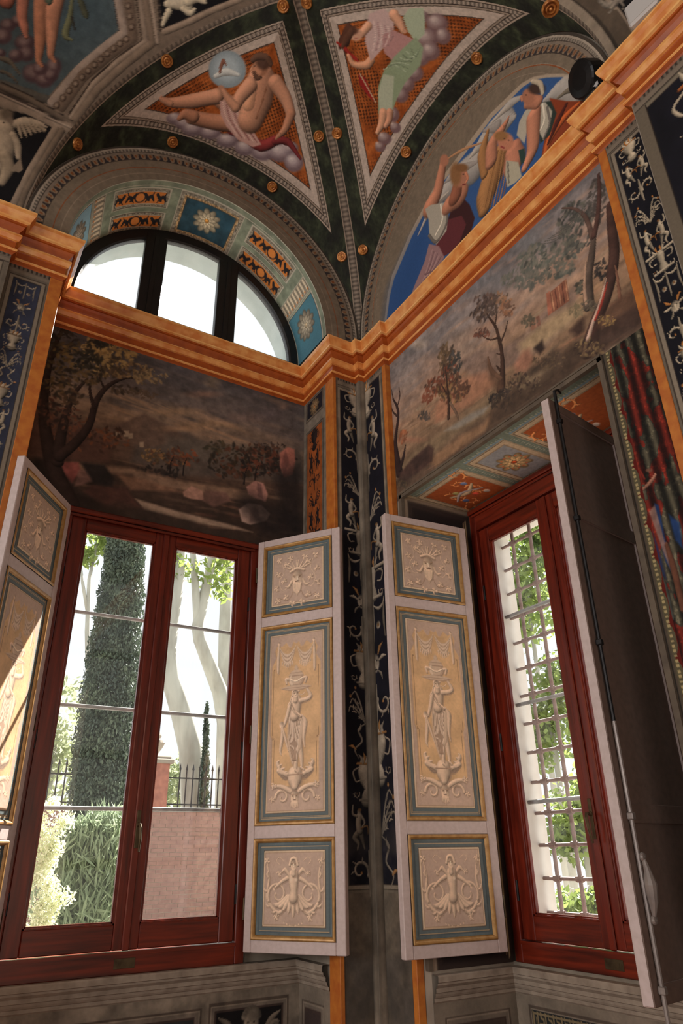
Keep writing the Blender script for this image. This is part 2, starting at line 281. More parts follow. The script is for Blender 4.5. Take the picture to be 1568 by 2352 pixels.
# ------------------------------------------------------------ painted figures and landscapes, in the coordinates of the surfaces they lie on
ART = {
'sevA': [
('E',(1.703,.242),(.092,.019,.022,-.047),(104,88,92),.95,.25),
('E',(1.866,.206),(.104,.022,.032,-.055),(104,88,92),.95,.25),
('E',(2.014,.23),(.095,.023,.037,-.055),(104,88,92),.95,.25),
('E',(2.173,.232),(.100,.024,.047,-.056),(104,88,92),.95,.25),
('E',(2.333,.241),(.095,.028,.044,-.062),(104,88,92),.95,.25),
('E',(2.485,.277),(.103,.032,.052,-.065),(104,88,92),.95,.25),
('E',(2.624,.35),(.119,.039,.062,-.074),(104,88,92),.95,.25),
('E',(2.773,.346),(.094,.040,.051,-.071),(104,88,92),.95,.25),
('E',(1.781,.222),(.084,.017,.023,-.042),(104,88,92),.95,.25),
('E',(2.215,.321),(.073,.022,.034,-.049),(104,88,92),.95,.25),
('E',(2.679,.415),(.092,.027,.048,-.050),(104,88,92),.95,.25),
('E',(1.687,.254),(.078,.015,.018,-.038),(164,148,146),1,.7),
('E',(1.849,.218),(.088,.017,.027,-.044),(164,148,146),1,.7),
('E',(1.997,.241),(.081,.018,.031,-.044),(164,148,146),1,.7),
('E',(2.156,.243),(.085,.019,.040,-.044),(164,148,146),1,.7),
('E',(2.315,.252),(.081,.022,.037,-.050),(164,148,146),1,.7),
('E',(2.467,.287),(.087,.025,.044,-.052),(164,148,146),1,.7),
('E',(2.606,.358),(.101,.031,.052,-.059),(164,148,146),1,.7),
('E',(2.755,.354),(.079,.032,.043,-.057),(164,148,146),1,.7),
('E',(1.765,.234),(.071,.013,.019,-.033),(164,148,146),1,.7),
('E',(2.198,.331),(.061,.017,.030,-.038),(164,148,146),1,.7),
('E',(2.661,.423),(.078,.022,.040,-.040),(164,148,146),1,.7),
('E',(1.668,.263),(.041,.007,.009,-.018),(196,184,176),.8,.9),
('E',(1.831,.226),(.047,.008,.014,-.022),(196,184,176),.8,.9),
('E',(1.978,.248),(.042,.009,.016,-.022),(196,184,176),.8,.9),
('E',(2.137,.249),(.045,.009,.020,-.022),(196,184,176),.8,.9),
('E',(2.296,.258),(.043,.011,.019,-.025),(196,184,176),.8,.9),
('E',(2.447,.292),(.046,.012,.023,-.026),(196,184,176),.8,.9),
('E',(2.586,.363),(.053,.015,.027,-.03),(196,184,176),.8,.9),
('E',(2.734,.357),(.042,.016,.022,-.028),(196,184,176),.8,.9),
('E',(1.746,.243),(.038,.006,.01,-.016),(196,184,176),.8,.9),
('E',(2.18,.336),(.032,.008,.016,-.019),(196,184,176),.8,.9),
('E',(2.641,.427),(.041,.011,.021,-.020),(196,184,176),.8,.9),
('E',(1.962,.703),(.143,.053,.066,-.120),(128,140,144),1,.08),
('E',(1.953,.705),(.127,.048,.058,-.109),(160,172,174),1,.5),
('L',[(1.893,.624),(1.962,.686),(2.059,.710)],[.032,.057,.025],(178,180,174),.3,1.0,(-.86,.5)),
('L',[(1.914,.665),(1.907,.741),(1.944,.726)],[.025,.031,.009],(120,80,64),.3,1.0,(-.87,.49)),
('L',[(2.653,.437),(2.568,.430),(2.452,.317),(2.280,.330),(2.165,.314)],[.035,.078,.093,.085,.064],(112,44,42),.6,1.0,(-.91,.41)),
('L',[(2.815,.398),(2.646,.451),(2.541,.398)],[.021,.056,.049],(96,36,36),.6,1.0,(-.94,.35)),
('L',[(2.261,.414),(2.116,.471),(1.959,.497)],[.196,.162,.122],(168,122,96),.55,1.0,(-.85,.53)),
('L',[(1.959,.497),(1.777,.396),(1.612,.342),(1.530,.352)],[.113,.107,.066,.030],(168,122,96),.55,1.0,(-.86,.52)),
('L',[(1.616,.334),(1.532,.347),(1.518,.362)],[.046,.04,.016],(168,122,96),.4,1.0,(-.82,.57)),
('L',[(2.194,.384),(2.005,.316),(1.822,.285)],[.138,.124,.103],(148,104,80),.6,1.0,(-.87,.5)),
('L',[(1.837,.296),(1.761,.293),(1.727,.251)],[.095,.074,.040],(148,104,80),.5,1.0,(-.83,.56)),
('P',[(1.995,.478),(2.039,.511),(2.173,.493),(2.285,.425),(2.448,.326),(2.388,.275),(2.243,.276),(2.119,.329),(2.036,.392)],(176,138,126),1.0,.004),
('L',[(2.023,.477),(2.092,.389),(2.231,.301)],[.010],(192,162,148),.2,1.0,(-.86,.51)),
('L',[(2.055,.474),(2.127,.391),(2.266,.305)],[.010],(140,96,88),.2,1.0,(-.86,.51)),
('L',[(2.088,.472),(2.162,.394),(2.301,.309)],[.010],(192,162,148),.2,1.0,(-.86,.5)),
('L',[(2.120,.470),(2.197,.397),(2.336,.314)],[.010],(140,96,88),.2,1.0,(-.87,.5)),
('L',[(2.153,.468),(2.232,.398),(2.371,.319)],[.010],(192,162,148),.2,1.0,(-.87,.49)),
('L',[(2.185,.467),(2.268,.399),(2.406,.325)],[.010],(140,96,88),.2,1.0,(-.87,.49)),
('L',[(2.252,.832),(2.246,.745),(2.268,.615),(2.281,.459)],[.089,.24,.260,.212],(168,122,96),.5,1.0,(-.86,.51)),
('L',[(2.210,.696),(2.215,.558)],[.048,.102],(186,138,106),.3,.7,(-.89,.46)),
('L',[(2.300,.732),(2.316,.599),(2.321,.487)],[.013],(122,80,58),.2,.7,(-.86,.5)),
('L',[(2.173,.692),(2.134,.579),(2.127,.491)],[.113,.1,.08],(168,122,96),.5,1.0,(-.89,.45)),
('L',[(2.127,.491),(2.055,.519),(1.975,.567)],[.080,.060,.036],(168,122,96),.5,1.0,(-.87,.49)),
('E',(1.962,.572),(.026,.007,.011,-.016),(168,122,96),1,.4),
('L',[(2.352,.788),(2.480,.723),(2.579,.641)],[.122,.102,.081],(168,122,96),.55,1.0,(-.87,.49)),
('L',[(2.579,.641),(2.583,.527),(2.556,.453)],[.084,.063,.035],(148,104,80),.55,1.0,(-.9,.43)),
('L',[(2.560,.462),(2.544,.425)],[.035,.021],(148,104,80),.4,1.0,(-.9,.44)),
('E',(2.193,.839),(.065,.032,.035,-.067),(150,104,78),1,.25),
('E',(2.175,.812),(.043,.022,.024,-.047),(176,124,94),1,.5),
('E',(2.205,.879),(.068,.025,.034,-.052),(78,54,42),1,.4),
('L',[(2.117,.852),(2.144,.893),(2.207,.923),(2.261,.892)],[.037,.050,.050,.037],(84,60,46),.4,1.0,(-.9,.44)),
('L',[(2.164,.779),(2.198,.764),(2.223,.777)],[.032,.045,.025],(84,58,44),.4,1.0,(-.9,.44)),
('E',(2.147,.823),(.009,.002,.005,-.005),(60,40,32),.9,.5),
('L',[(2.128,.812),(2.132,.788)],[.012],(190,138,106),.2,1.0,(-.9,.44)),
],
'sevB': [
('E',(1.721,.457),(-.071,.064,-.067,-.046),(104,80,80),.95,.25),
('E',(1.866,.453),(-.077,.069,-.081,-.049),(104,80,80),.95,.25),
('E',(1.778,.576),(-.059,.043,-.061,-.030),(104,80,80),.95,.25),
('E',(1.760,.369),(-.047,.055,-.045,-.040),(104,80,80),.95,.25),
('E',(1.918,.375),(-.059,.060,-.063,-.044),(104,80,80),.95,.25),
('E',(2.007,.405),(-.053,.055,-.061,-.039),(104,80,80),.95,.25),
('E',(2.122,.373),(-.047,.055,-.058,-.039),(104,80,80),.95,.25),
('E',(2.229,.382),(-.049,.059,-.058,-.041),(104,80,80),.95,.25),
('E',(2.325,.367),(-.045,.054,-.054,-.037),(104,80,80),.95,.25),
('E',(2.489,.334),(-.037,.054,-.045,-.036),(104,80,80),.95,.25),
('E',(2.688,.295),(-.043,.044,-.053,-.027),(104,80,80),.95,.25),
('E',(2.768,.291),(-.035,.033,-.041,-.019),(104,80,80),.95,.25),
('E',(2.56,.266),(-.033,.038,-.040,-.024),(104,80,80),.95,.25),
('E',(1.716,.477),(-.057,.051,-.054,-.036),(150,130,124),1,.7),
('E',(1.861,.474),(-.062,.055,-.065,-.039),(150,130,124),1,.7),
('E',(1.773,.595),(-.047,.034,-.049,-.024),(150,130,124),1,.7),
('E',(1.755,.389),(-.038,.044,-.036,-.032),(150,130,124),1,.7),
('E',(1.912,.396),(-.047,.048,-.050,-.035),(150,130,124),1,.7),
('E',(2.001,.426),(-.042,.043,-.049,-.031),(150,130,124),1,.7),
('E',(2.115,.395),(-.038,.044,-.047,-.031),(150,130,124),1,.7),
('E',(2.222,.404),(-.039,.046,-.047,-.032),(150,130,124),1,.7),
('E',(2.318,.389),(-.036,.043,-.043,-.030),(150,130,124),1,.7),
('E',(2.482,.356),(-.029,.043,-.036,-.028),(150,130,124),1,.7),
('E',(2.681,.317),(-.035,.035,-.042,-.021),(150,130,124),1,.7),
('E',(2.762,.313),(-.028,.026,-.033,-.015),(150,130,124),1,.7),
('E',(2.553,.288),(-.026,.030,-.032,-.019),(150,130,124),1,.7),
('E',(1.716,.493),(-.028,.025,-.027,-.018),(188,170,160),.8,.9),
('E',(1.860,.490),(-.030,.027,-.032,-.019),(188,170,160),.8,.9),
('E',(1.772,.611),(-.023,.017,-.024,-.011),(188,170,160),.8,.9),
('E',(1.754,.406),(-.019,.022,-.018,-.016),(188,170,160),.8,.9),
('E',(1.911,.413),(-.023,.023,-.025,-.017),(188,170,160),.8,.9),
('E',(2.000,.443),(-.021,.021,-.024,-.015),(188,170,160),.8,.9),
('E',(2.114,.413),(-.019,.022,-.023,-.015),(188,170,160),.8,.9),
('E',(2.220,.423),(-.019,.023,-.023,-.016),(188,170,160),.8,.9),
('E',(2.316,.407),(-.018,.021,-.021,-.015),(188,170,160),.8,.9),
('E',(2.481,.374),(-.015,.021,-.018,-.014),(188,170,160),.8,.9),
('E',(2.680,.336),(-.017,.017,-.021,-.010),(188,170,160),.8,.9),
('E',(2.760,.332),(-.014,.013,-.016,-.007),(188,170,160),.8,.9),
('E',(2.551,.306),(-.013,.015,-.016,-.009),(188,170,160),.8,.9),
('L',[(2.184,.958),(2.285,.936),(2.351,.938)],[.060,.087,.026],(70,42,30),.4,1.0,(-.33,.94)),
('L',[(2.325,.933),(2.334,.846),(2.343,.759)],[.027,.027,.027],(140,40,30),.3,1.0,(-.37,.93)),
('L',[(2.329,.971),(2.345,.737)],[.023],(132,36,28),.4,1.0,(-.38,.93)),
('P',[(2.414,.727),(2.404,.666),(2.506,.500),(2.508,.568),(2.480,.670)],(130,32,28),1.0,.004),
('L',[(2.410,.713),(2.506,.500)],[.010],(170,140,110),.2,1.0,(-.36,.93)),
('L',[(2.354,.854),(2.382,.788),(2.322,.710),(2.261,.700)],[.033,.047,.067,.061],(176,128,98),.5,1.0,(-.37,.93)),
('P',[(2.011,.875),(1.916,.810),(1.910,.716),(2.048,.635),(2.130,.670),(2.271,.701),(2.179,.809),(2.093,.855)],(174,146,138),1.0,.003),
('P',[(2.066,.728),(1.981,.668),(1.932,.520),(1.951,.474),(2.164,.545),(2.150,.649)],(160,118,112),1.0,.003),
('P',[(1.789,.666),(1.706,.590),(1.765,.537),(1.846,.480),(1.940,.494),(1.916,.592),(1.866,.666)],(150,158,132),1.0,.003),
('P',[(1.908,.517),(1.932,.431),(2.048,.376),(2.225,.398),(2.362,.380),(2.495,.351),(2.566,.436),(2.395,.546),(2.271,.577),(2.127,.570)],(128,140,110),1.0,.004),
('P',[(2.285,.568),(2.241,.493),(2.480,.353),(2.557,.425),(2.436,.519)],(160,164,140),1.0,.004),
('L',[(2.257,.586),(2.176,.537),(2.161,.442)],[.009],(146,156,128),.2,1.0,(-.35,.94)),
('L',[(2.217,.576),(2.154,.522),(2.130,.443)],[.009],(110,122,96),.2,1.0,(-.35,.94)),
('L',[(2.181,.562),(2.132,.508),(2.1,.444)],[.009],(146,156,128),.2,1.0,(-.33,.94)),
('L',[(2.145,.549),(2.11,.495),(2.069,.444)],[.009],(110,122,96),.2,1.0,(-.32,.95)),
('L',[(2.109,.537),(2.087,.481),(2.038,.445)],[.009],(146,156,128),.2,1.0,(-.32,.95)),
('L',[(2.072,.525),(2.065,.468),(2.007,.447)],[.009],(110,122,96),.2,1.0,(-.32,.95)),
('L',[(2.036,.513),(2.042,.455),(1.976,.448)],[.009],(146,156,128),.2,1.0,(-.32,.95)),
('L',[(1.999,.502),(2.019,.442),(1.945,.450)],[.009],(110,122,96),.2,1.0,(-.31,.95)),
('L',[(2.032,.822),(2.095,.766),(2.198,.724)],[.009],(188,164,154),.2,1.0,(-.32,.95)),
('L',[(2.023,.796),(2.079,.744),(2.177,.709)],[.009],(146,112,108),.2,1.0,(-.32,.95)),
('L',[(2.013,.771),(2.062,.723),(2.155,.694)],[.009],(188,164,154),.2,1.0,(-.32,.95)),
('L',[(2.004,.745),(2.045,.702),(2.134,.680)],[.009],(146,112,108),.2,1.0,(-.32,.95)),
('L',[(1.994,.719),(2.029,.681),(2.112,.666)],[.009],(188,164,154),.2,1.0,(-.31,.95)),
('L',[(1.984,.694),(2.012,.660),(2.090,.652)],[.009],(146,112,108),.2,1.0,(-.31,.95)),
('L',[(1.898,.723),(1.917,.659),(1.938,.617)],[.080,.068,.043],(176,130,102),.5,1.0,(-.31,.95)),
('E',(1.936,.606),(-.017,.016,-.020,-.011),(176,130,102),1,.4),
('L',[(2.082,.842),(2.144,.855)],[.061,.055],(180,134,106),.4,1.0,(-.32,.95)),
('E',(2.188,.892),(-.037,.04,-.052,-.024),(176,132,106),1,.25),
('E',(2.184,.934),(-.039,.030,-.055,-.018),(80,50,36),1,.4),
('E',(2.180,.900),(-.004,.004,-.006,-.002),(60,40,32),.9,.5),
('E',(2.202,.875),(-.007,.004,-.011,-.002),(140,70,60),.9,.5),
('L',[(2.188,.931),(2.259,.932),(2.339,.924)],[.046,.060,.020],(78,50,36),.3,1.0,(-.33,.94)),
('L',[(2.532,.406),(2.611,.374),(2.691,.369)],[.076,.062,.034],(172,126,98),.5,1.0,(-.34,.94)),
('L',[(2.492,.367),(2.543,.342),(2.603,.339)],[.062,.052,.034],(164,118,92),.5,1.0,(-.34,.94)),
],
'mainA': [
('P',[(-3.433,1.535),(-2.457,2.072),(-2.238,1.614),(-2.669,.850),(-3.335,.843)],(118,103,88),1.0,.003),
('P',[(-3.522,1.431),(-2.648,1.902),(-2.508,1.573),(-2.604,1.411),(-2.755,1.152),(-2.862,.901),(-2.997,.886),(-3.399,.879)],(76,88,90),1.0,.003),
('P',[(-3.473,1.457),(-2.689,1.879),(-2.575,1.570),(-2.814,1.263),(-3.078,1.223)],(66,82,88),.7,.114),
('K',[(-3.225,.855),(-2.997,.886),(-2.862,.901)],[.064,.064,.058],(84,80,72),.2,1.0,(-.75,.66)),
('K',[(-2.634,1.848),(-2.500,1.570),(-2.688,1.263),(-2.853,.892)],[.008],(60,50,44),0,1.0,(-.81,.58)),
('K',[(-2.609,1.862),(-2.466,1.575),(-2.580,1.404),(-2.702,1.193),(-2.823,.894)],[.057],(150,134,120),.15,1.0,(-.81,.58)),
('K',[(-2.531,1.904),(-2.395,1.583),(-2.526,1.387),(-2.663,1.165),(-2.755,.897)],[.072],(104,88,74),.2,1.0,(-.82,.57)),
('E',(-2.785,.892),(.025,.006,.012,-.028),(60,48,40),1,.3),
('E',(-2.789,.894),(.019,.005,.009,-.023),(140,122,104),1,.6),
('E',(-2.757,.961),(.025,.007,.012,-.028),(60,48,40),1,.3),
('E',(-2.760,.963),(.019,.005,.009,-.023),(140,122,104),1,.6),
('E',(-2.727,1.028),(.025,.007,.012,-.028),(60,48,40),1,.3),
('E',(-2.731,1.029),(.019,.005,.009,-.022),(140,122,104),1,.6),
('E',(-2.697,1.093),(.025,.007,.012,-.028),(60,48,40),1,.3),
('E',(-2.701,1.094),(.019,.005,.009,-.022),(140,122,104),1,.6),
('E',(-2.666,1.155),(.025,.007,.012,-.028),(60,48,40),1,.3),
('E',(-2.670,1.157),(.019,.005,.009,-.022),(140,122,104),1,.6),
('E',(-2.635,1.216),(.025,.007,.012,-.028),(60,48,40),1,.3),
('E',(-2.639,1.218),(.02,.005,.009,-.022),(140,122,104),1,.6),
('E',(-2.603,1.276),(.025,.007,.012,-.028),(60,48,40),1,.3),
('E',(-2.607,1.277),(.020,.005,.009,-.022),(140,122,104),1,.6),
('E',(-2.571,1.333),(.025,.007,.012,-.028),(60,48,40),1,.3),
('E',(-2.575,1.334),(.020,.005,.009,-.022),(140,122,104),1,.6),
('E',(-2.539,1.389),(.026,.007,.012,-.027),(60,48,40),1,.3),
('E',(-2.542,1.390),(.020,.005,.01,-.022),(140,122,104),1,.6),
('E',(-2.505,1.442),(.026,.007,.013,-.027),(60,48,40),1,.3),
('E',(-2.509,1.444),(.020,.006,.010,-.022),(140,122,104),1,.6),
('E',(-2.472,1.495),(.026,.007,.013,-.027),(60,48,40),1,.3),
('E',(-2.475,1.496),(.020,.006,.010,-.022),(140,122,104),1,.6),
('E',(-2.438,1.545),(.026,.007,.013,-.027),(60,48,40),1,.3),
('E',(-2.441,1.546),(.020,.006,.010,-.022),(140,122,104),1,.6),
('E',(-2.424,1.641),(.026,.007,.013,-.027),(60,48,40),1,.3),
('E',(-2.428,1.642),(.020,.006,.010,-.022),(140,122,104),1,.6),
('E',(-2.455,1.701),(.025,.007,.013,-.027),(60,48,40),1,.3),
('E',(-2.458,1.702),(.02,.006,.010,-.022),(140,122,104),1,.6),
('E',(-2.485,1.761),(.025,.007,.013,-.027),(60,48,40),1,.3),
('E',(-2.488,1.762),(.019,.006,.010,-.021),(140,122,104),1,.6),
('E',(-2.514,1.820),(.025,.007,.013,-.027),(60,48,40),1,.3),
('E',(-2.518,1.821),(.019,.006,.010,-.021),(140,122,104),1,.6),
('E',(-2.543,1.879),(.025,.007,.013,-.027),(60,48,40),1,.3),
('E',(-2.547,1.880),(.019,.006,.010,-.021),(140,122,104),1,.6),
('K',[(-2.487,1.929),(-2.334,1.591),(-2.476,1.383),(-2.599,1.164),(-2.693,.872)],[.009],(58,48,40),0,1.0,(-.82,.57)),
('K',[(-2.464,1.941),(-2.303,1.601),(-2.456,1.371),(-2.579,1.151),(-2.670,.856)],[.036],(134,118,102),.3,1.0,(-.82,.57)),
('K',[(-2.425,1.963),(-2.255,1.612),(-2.406,1.37),(-2.541,1.131),(-2.644,.852)],[.055],(112,97,82),.35,1.0,(-.82,.57)),
('K',[(-2.391,1.982),(-2.219,1.630)],[.031],(140,124,108),.5,1.0,(-.83,.56)),
('K',[(-3.285,.869),(-2.996,.880),(-2.839,.860),(-2.606,.827)],[.008],(52,44,38),0,1.0,(-.75,.66)),
('K',[(-3.278,.841),(-2.989,.851),(-2.817,.832),(-2.607,.807)],[.047],(92,80,68),.5,1.0,(-.75,.66)),
('K',[(-3.270,.807),(-2.995,.811),(-2.824,.796),(-2.627,.784)],[.018],(58,48,42),.2,1.0,(-.75,.67)),
('K',[(-3.257,.751),(-2.981,.753),(-2.781,.745),(-2.663,.774)],[.090],(128,112,96),.25,1.0,(-.74,.67)),
('K',[(-3.268,.796),(-2.982,.797),(-2.816,.787),(-2.615,.784)],[.021],(142,126,110),.4,1.0,(-.75,.67)),
('P',[(-3.295,.675),(-2.963,.742),(-2.782,.734),(-2.818,.571),(-2.866,.343),(-2.899,.168),(-2.908,.035),(-3.118,.0)],(17,15,16),1.0,.003),
('K',[(-2.754,.732),(-2.801,.563),(-2.848,.369),(-2.880,.177),(-2.907,.0)],[.048],(120,104,88),.35,1.0,(-.75,.66)),
('K',[(-2.711,.738),(-2.762,.554),(-2.812,.369),(-2.846,.194),(-2.859,.003)],[.043],(96,82,68),.4,1.0,(-.75,.66)),
('L',[(-3.014,.643),(-2.955,.681),(-2.881,.710),(-2.812,.717)],[.059,.083,.059,.012],(140,124,104),.5,1.0,(-.74,.67)),
('L',[(-2.994,.643),(-2.972,.601),(-2.952,.564)],[.026,.026,.008],(130,114,94),.5,1.0,(-.74,.67)),
('L',[(-2.970,.654),(-2.943,.618),(-2.925,.590)],[.026,.026,.008],(130,114,94),.5,1.0,(-.74,.67)),
('L',[(-2.946,.666),(-2.914,.635),(-2.898,.616)],[.026,.026,.009],(130,114,94),.5,1.0,(-.74,.67)),
('L',[(-2.921,.678),(-2.885,.652),(-2.871,.643)],[.027,.027,.009],(130,114,94),.5,1.0,(-.74,.67)),
('L',[(-2.897,.689),(-2.856,.670),(-2.844,.669)],[.027,.027,.009],(130,114,94),.5,1.0,(-.75,.67)),
('L',[(-2.872,.701),(-2.826,.687),(-2.816,.695)],[.027,.027,.009],(130,114,94),.5,1.0,(-.75,.66)),
('E',(-3.102,.632),(.067,.020,.033,-.087),(140,124,104),1,.25),
('E',(-3.080,.685),(.052,.010,.025,-.046),(100,86,70),1,.5),
('E',(-3.053,.646),(.036,.008,.018,-.035),(112,96,80),1,.5),
('L',[(-3.075,.564),(-3.047,.494),(-3.045,.411),(-3.027,.317)],[.148,.166,.148,.136],(140,124,104),.5,1.0,(-.73,.68)),
('L',[(-3.010,.562),(-2.966,.500),(-2.942,.420)],[.053,.053,.035],(140,124,104),.5,1.0,(-.73,.68)),
('L',[(-3.028,.385),(-2.99,.318),(-3.001,.189)],[.102,.090,.048],(128,112,92),.5,1.0,(-.71,.7)),
('P',[(-2.979,.298),(-2.927,.428),(-2.896,.346),(-2.914,.317)],(120,104,86),1.0,.003),
('E',(-3.087,.617),(.007,.001,.003,-.005),(50,40,34),.9,.5),
('P',[(-2.357,2.065),(-2.217,1.735),(-2.092,1.866),(-1.967,2.014),(-1.789,2.209),(-1.793,2.403)],(18,17,20),1.0,.003),
('L',[(-2.198,1.719),(-2.057,1.865),(-1.932,2.014),(-1.754,2.212)],[.044],(128,112,96),.4,1.0,(-.83,.56)),
('L',[(-2.363,2.062),(-2.225,1.718)],[.015],(52,44,38),0,1.0,(-.83,.56)),
('L',[(-2.227,1.912),(-2.173,1.957),(-2.091,1.969)],[.055,.104,.080],(178,166,142),.4,1.0,(-.83,.56)),
('L',[(-2.205,1.875),(-2.217,1.803),(-2.218,1.761)],[.043,.037,.018],(178,166,142),.4,1.0,(-.83,.56)),
('L',[(-2.116,1.939),(-2.060,1.937),(-2.034,1.984)],[.043,.043,.018],(178,166,142),.4,1.0,(-.84,.55)),
('L',[(-2.101,1.997),(-2.052,2.058),(-1.984,2.063)],[.062,.068,.031],(178,166,142),.4,1.0,(-.84,.55)),
('E',(-2.192,1.963),(.057,.012,.031,-.039),(196,184,160),.8,.6),
('E',(-3.208,1.253),(.057,.011,.029,-.048),(80,60,62),.95,.3),
('E',(-3.221,1.261),(.042,.008,.021,-.035),(128,108,104),1,.7),
('E',(-3.221,1.172),(.062,.013,.031,-.059),(80,60,62),.95,.3),
('E',(-3.234,1.180),(.046,.010,.023,-.044),(128,108,104),1,.7),
('E',(-3.151,1.312),(.047,.009,.024,-.042),(80,60,62),.95,.3),
('E',(-3.165,1.320),(.035,.007,.018,-.031),(128,108,104),1,.7),
('E',(-3.080,1.198),(.074,.014,.037,-.059),(80,60,62),.95,.3),
('E',(-3.094,1.206),(.055,.010,.028,-.044),(128,108,104),1,.7),
('E',(-3.051,1.136),(.058,.014,.029,-.060),(80,60,62),.95,.3),
('E',(-3.065,1.144),(.043,.010,.021,-.045),(128,108,104),1,.7),
('E',(-3.114,1.089),(.052,.011,.026,-.049),(80,60,62),.95,.3),
('E',(-3.128,1.098),(.039,.008,.019,-.036),(128,108,104),1,.7),
('E',(-2.981,1.032),(.080,.017,.039,-.072),(80,60,62),.95,.3),
('E',(-2.995,1.040),(.060,.013,.029,-.054),(128,108,104),1,.7),
('E',(-2.903,1.023),(.071,.014,.034,-.061),(80,60,62),.95,.3),
('E',(-2.917,1.032),(.053,.011,.026,-.046),(128,108,104),1,.7),
('E',(-2.863,1.136),(.055,.017,.027,-.072),(80,60,62),.95,.3),
('E',(-2.878,1.145),(.041,.013,.020,-.054),(128,108,104),1,.7),
('E',(-2.869,1.071),(.055,.012,.026,-.050),(80,60,62),.95,.3),
('E',(-2.883,1.080),(.041,.009,.020,-.037),(128,108,104),1,.7),
('E',(-2.947,1.08),(.054,.012,.026,-.050),(80,60,62),.95,.3),
('E',(-2.961,1.088),(.040,.009,.02,-.037),(128,108,104),1,.7),
('E',(-3.209,1.057),(.036,.007,.018,-.032),(80,60,62),.95,.3),
('E',(-3.222,1.066),(.027,.005,.013,-.024),(128,108,104),1,.7),
('L',[(-3.065,1.616),(-3.024,1.401),(-2.992,1.266),(-2.970,1.124)],[.097,.091,.080,.04],(160,110,84),.5,1.0,(-.79,.61)),
('L',[(-2.970,1.124),(-2.940,1.102)],[.040,.023],(160,110,84),.4,1.0,(-.77,.63)),
('L',[(-2.96,1.673),(-2.950,1.469),(-2.928,1.329),(-2.901,1.189)],[.126,.103,.080,.040],(168,118,92),.5,1.0,(-.8,.61)),
('L',[(-2.902,1.195),(-2.865,1.170)],[.040,.023],(160,110,84),.4,1.0,(-.78,.63)),
('L',[(-3.164,1.535),(-3.141,1.370),(-3.110,1.297),(-3.081,1.239)],[.084,.073,.061,.028],(166,110,90),.5,1.0,(-.78,.62)),
('L',[(-3.320,1.395),(-3.247,1.389),(-3.223,1.475)],[.071,.082,.054],(160,100,80),.5,1.0,(-.77,.63)),
('L',[(-2.853,1.610),(-2.840,1.495),(-2.841,1.373),(-2.791,1.361)],[.023,.040,.052,.017],(96,98,72),.5,1.0,(-.8,.6)),
('L',[(-2.819,1.658),(-2.751,1.572),(-2.734,1.544)],[.040,.052,.011],(70,72,56),.5,1.0,(-.8,.6)),
('L',[(-2.827,1.502),(-2.787,1.431)],[.023,.011],(50,48,40),.3,1.0,(-.8,.61)),
('L',[(-3.034,1.545),(-2.993,1.524),(-2.982,1.578)],[.022,.039,.022],(80,90,74),.4,1.0,(-.79,.61)),
('L',[(-3.261,1.010),(-3.151,1.034),(-3.065,.984)],[.022,.039,.014],(90,82,70),.4,1.0,(-.76,.65)),
('L',[(-3.216,.940),(-3.131,.951),(-3.065,.922)],[.017,.028,.011],(88,80,68),.4,1.0,(-.76,.65)),
],
'mainB': [
('L',[(-2.885,.509),(-2.921,.423),(-2.989,.415)],[.013,.037,.021],(104,94,82),.5,1.0,(.08,1.0)),
('L',[(-2.904,.383),(-2.964,.395),(-3.039,.386)],[.010,.042,.037],(104,94,82),.5,1.0,(.1,1.0)),
('L',[(-2.887,.478),(-2.889,.538)],[.010,.021],(104,94,82),.4,1.0,(.08,1.0)),
('L',[(-2.994,.392),(-2.985,.317)],[.026,.008],(104,94,82),.4,1.0,(.08,1.0)),
('E',(-3.046,.171),(-.045,.033,-.058,-.096),(44,36,32),.8,.6),
],
'lunB': [
('P',[(-.371,5.461),(-.409,5.621),(-.465,5.82),(-.543,5.967),(-.820,6.190),(-1.165,6.373),(-1.555,6.407),(-1.861,6.438),(-2.178,6.370),(-2.284,6.302),(-2.391,6.183),(-2.507,6.029),(-2.614,5.815),(-2.652,5.612),(-2.461,5.524),(-2.032,5.472),(-1.085,5.423)],(150,132,112),1.0,.005),
('P',[(-.41,5.455),(-.440,5.597),(-.494,5.771),(-.570,5.904),(-.845,6.131),(-1.193,6.314),(-1.577,6.342),(-1.879,6.375),(-2.186,6.320),(-2.282,6.268),(-2.382,6.158),(-2.489,6.017),(-2.593,5.817),(-2.631,5.639),(-2.432,5.558),(-2.039,5.507),(-1.09,5.463)],(46,74,116),1.0,.005),
('P',[(-.435,5.530),(-.532,5.838),(-.840,6.085),(-1.084,6.125),(-1.014,5.527),(-.684,5.432)],(36,64,106),.8,.155),
('L',[(-1.176,6.180),(-1.399,6.194),(-1.645,6.118),(-1.830,6.073)],[.045,.27,.315,.09],(150,138,124),.35,.9,(.33,.95)),
('L',[(-1.615,6.249),(-1.813,6.261),(-1.947,6.219),(-2.067,6.140)],[.034,.187,.255,.051],(150,138,124),.35,.9,(.28,.96)),
('L',[(-1.873,6.334),(-2.052,6.303),(-2.171,6.235)],[.021,.092,.025],(150,138,124),.35,.9,(.24,.97)),
('L',[(-.931,6.075),(-1.120,6.188),(-1.340,6.158)],[.015,.071,.020],(150,138,124),.35,.9,(.35,.93)),
('L',[(-2.330,5.990),(-2.469,5.918),(-2.575,5.734)],[.036,.180,.216],(150,138,124),.35,.9,(.2,.98)),
('L',[(-1.303,6.297),(-1.508,6.222),(-1.671,6.127)],[.018,.103,.028],(126,116,108),.3,.8,(.31,.95)),
('L',[(-1.779,6.351),(-1.905,6.246)],[.025,.103],(126,116,108),.3,.8,(.25,.97)),
('L',[(-1.311,6.533),(-1.535,6.415),(-1.741,6.259)],[.014,.033,.014],(150,110,78),.3,1.0,(.3,.95)),
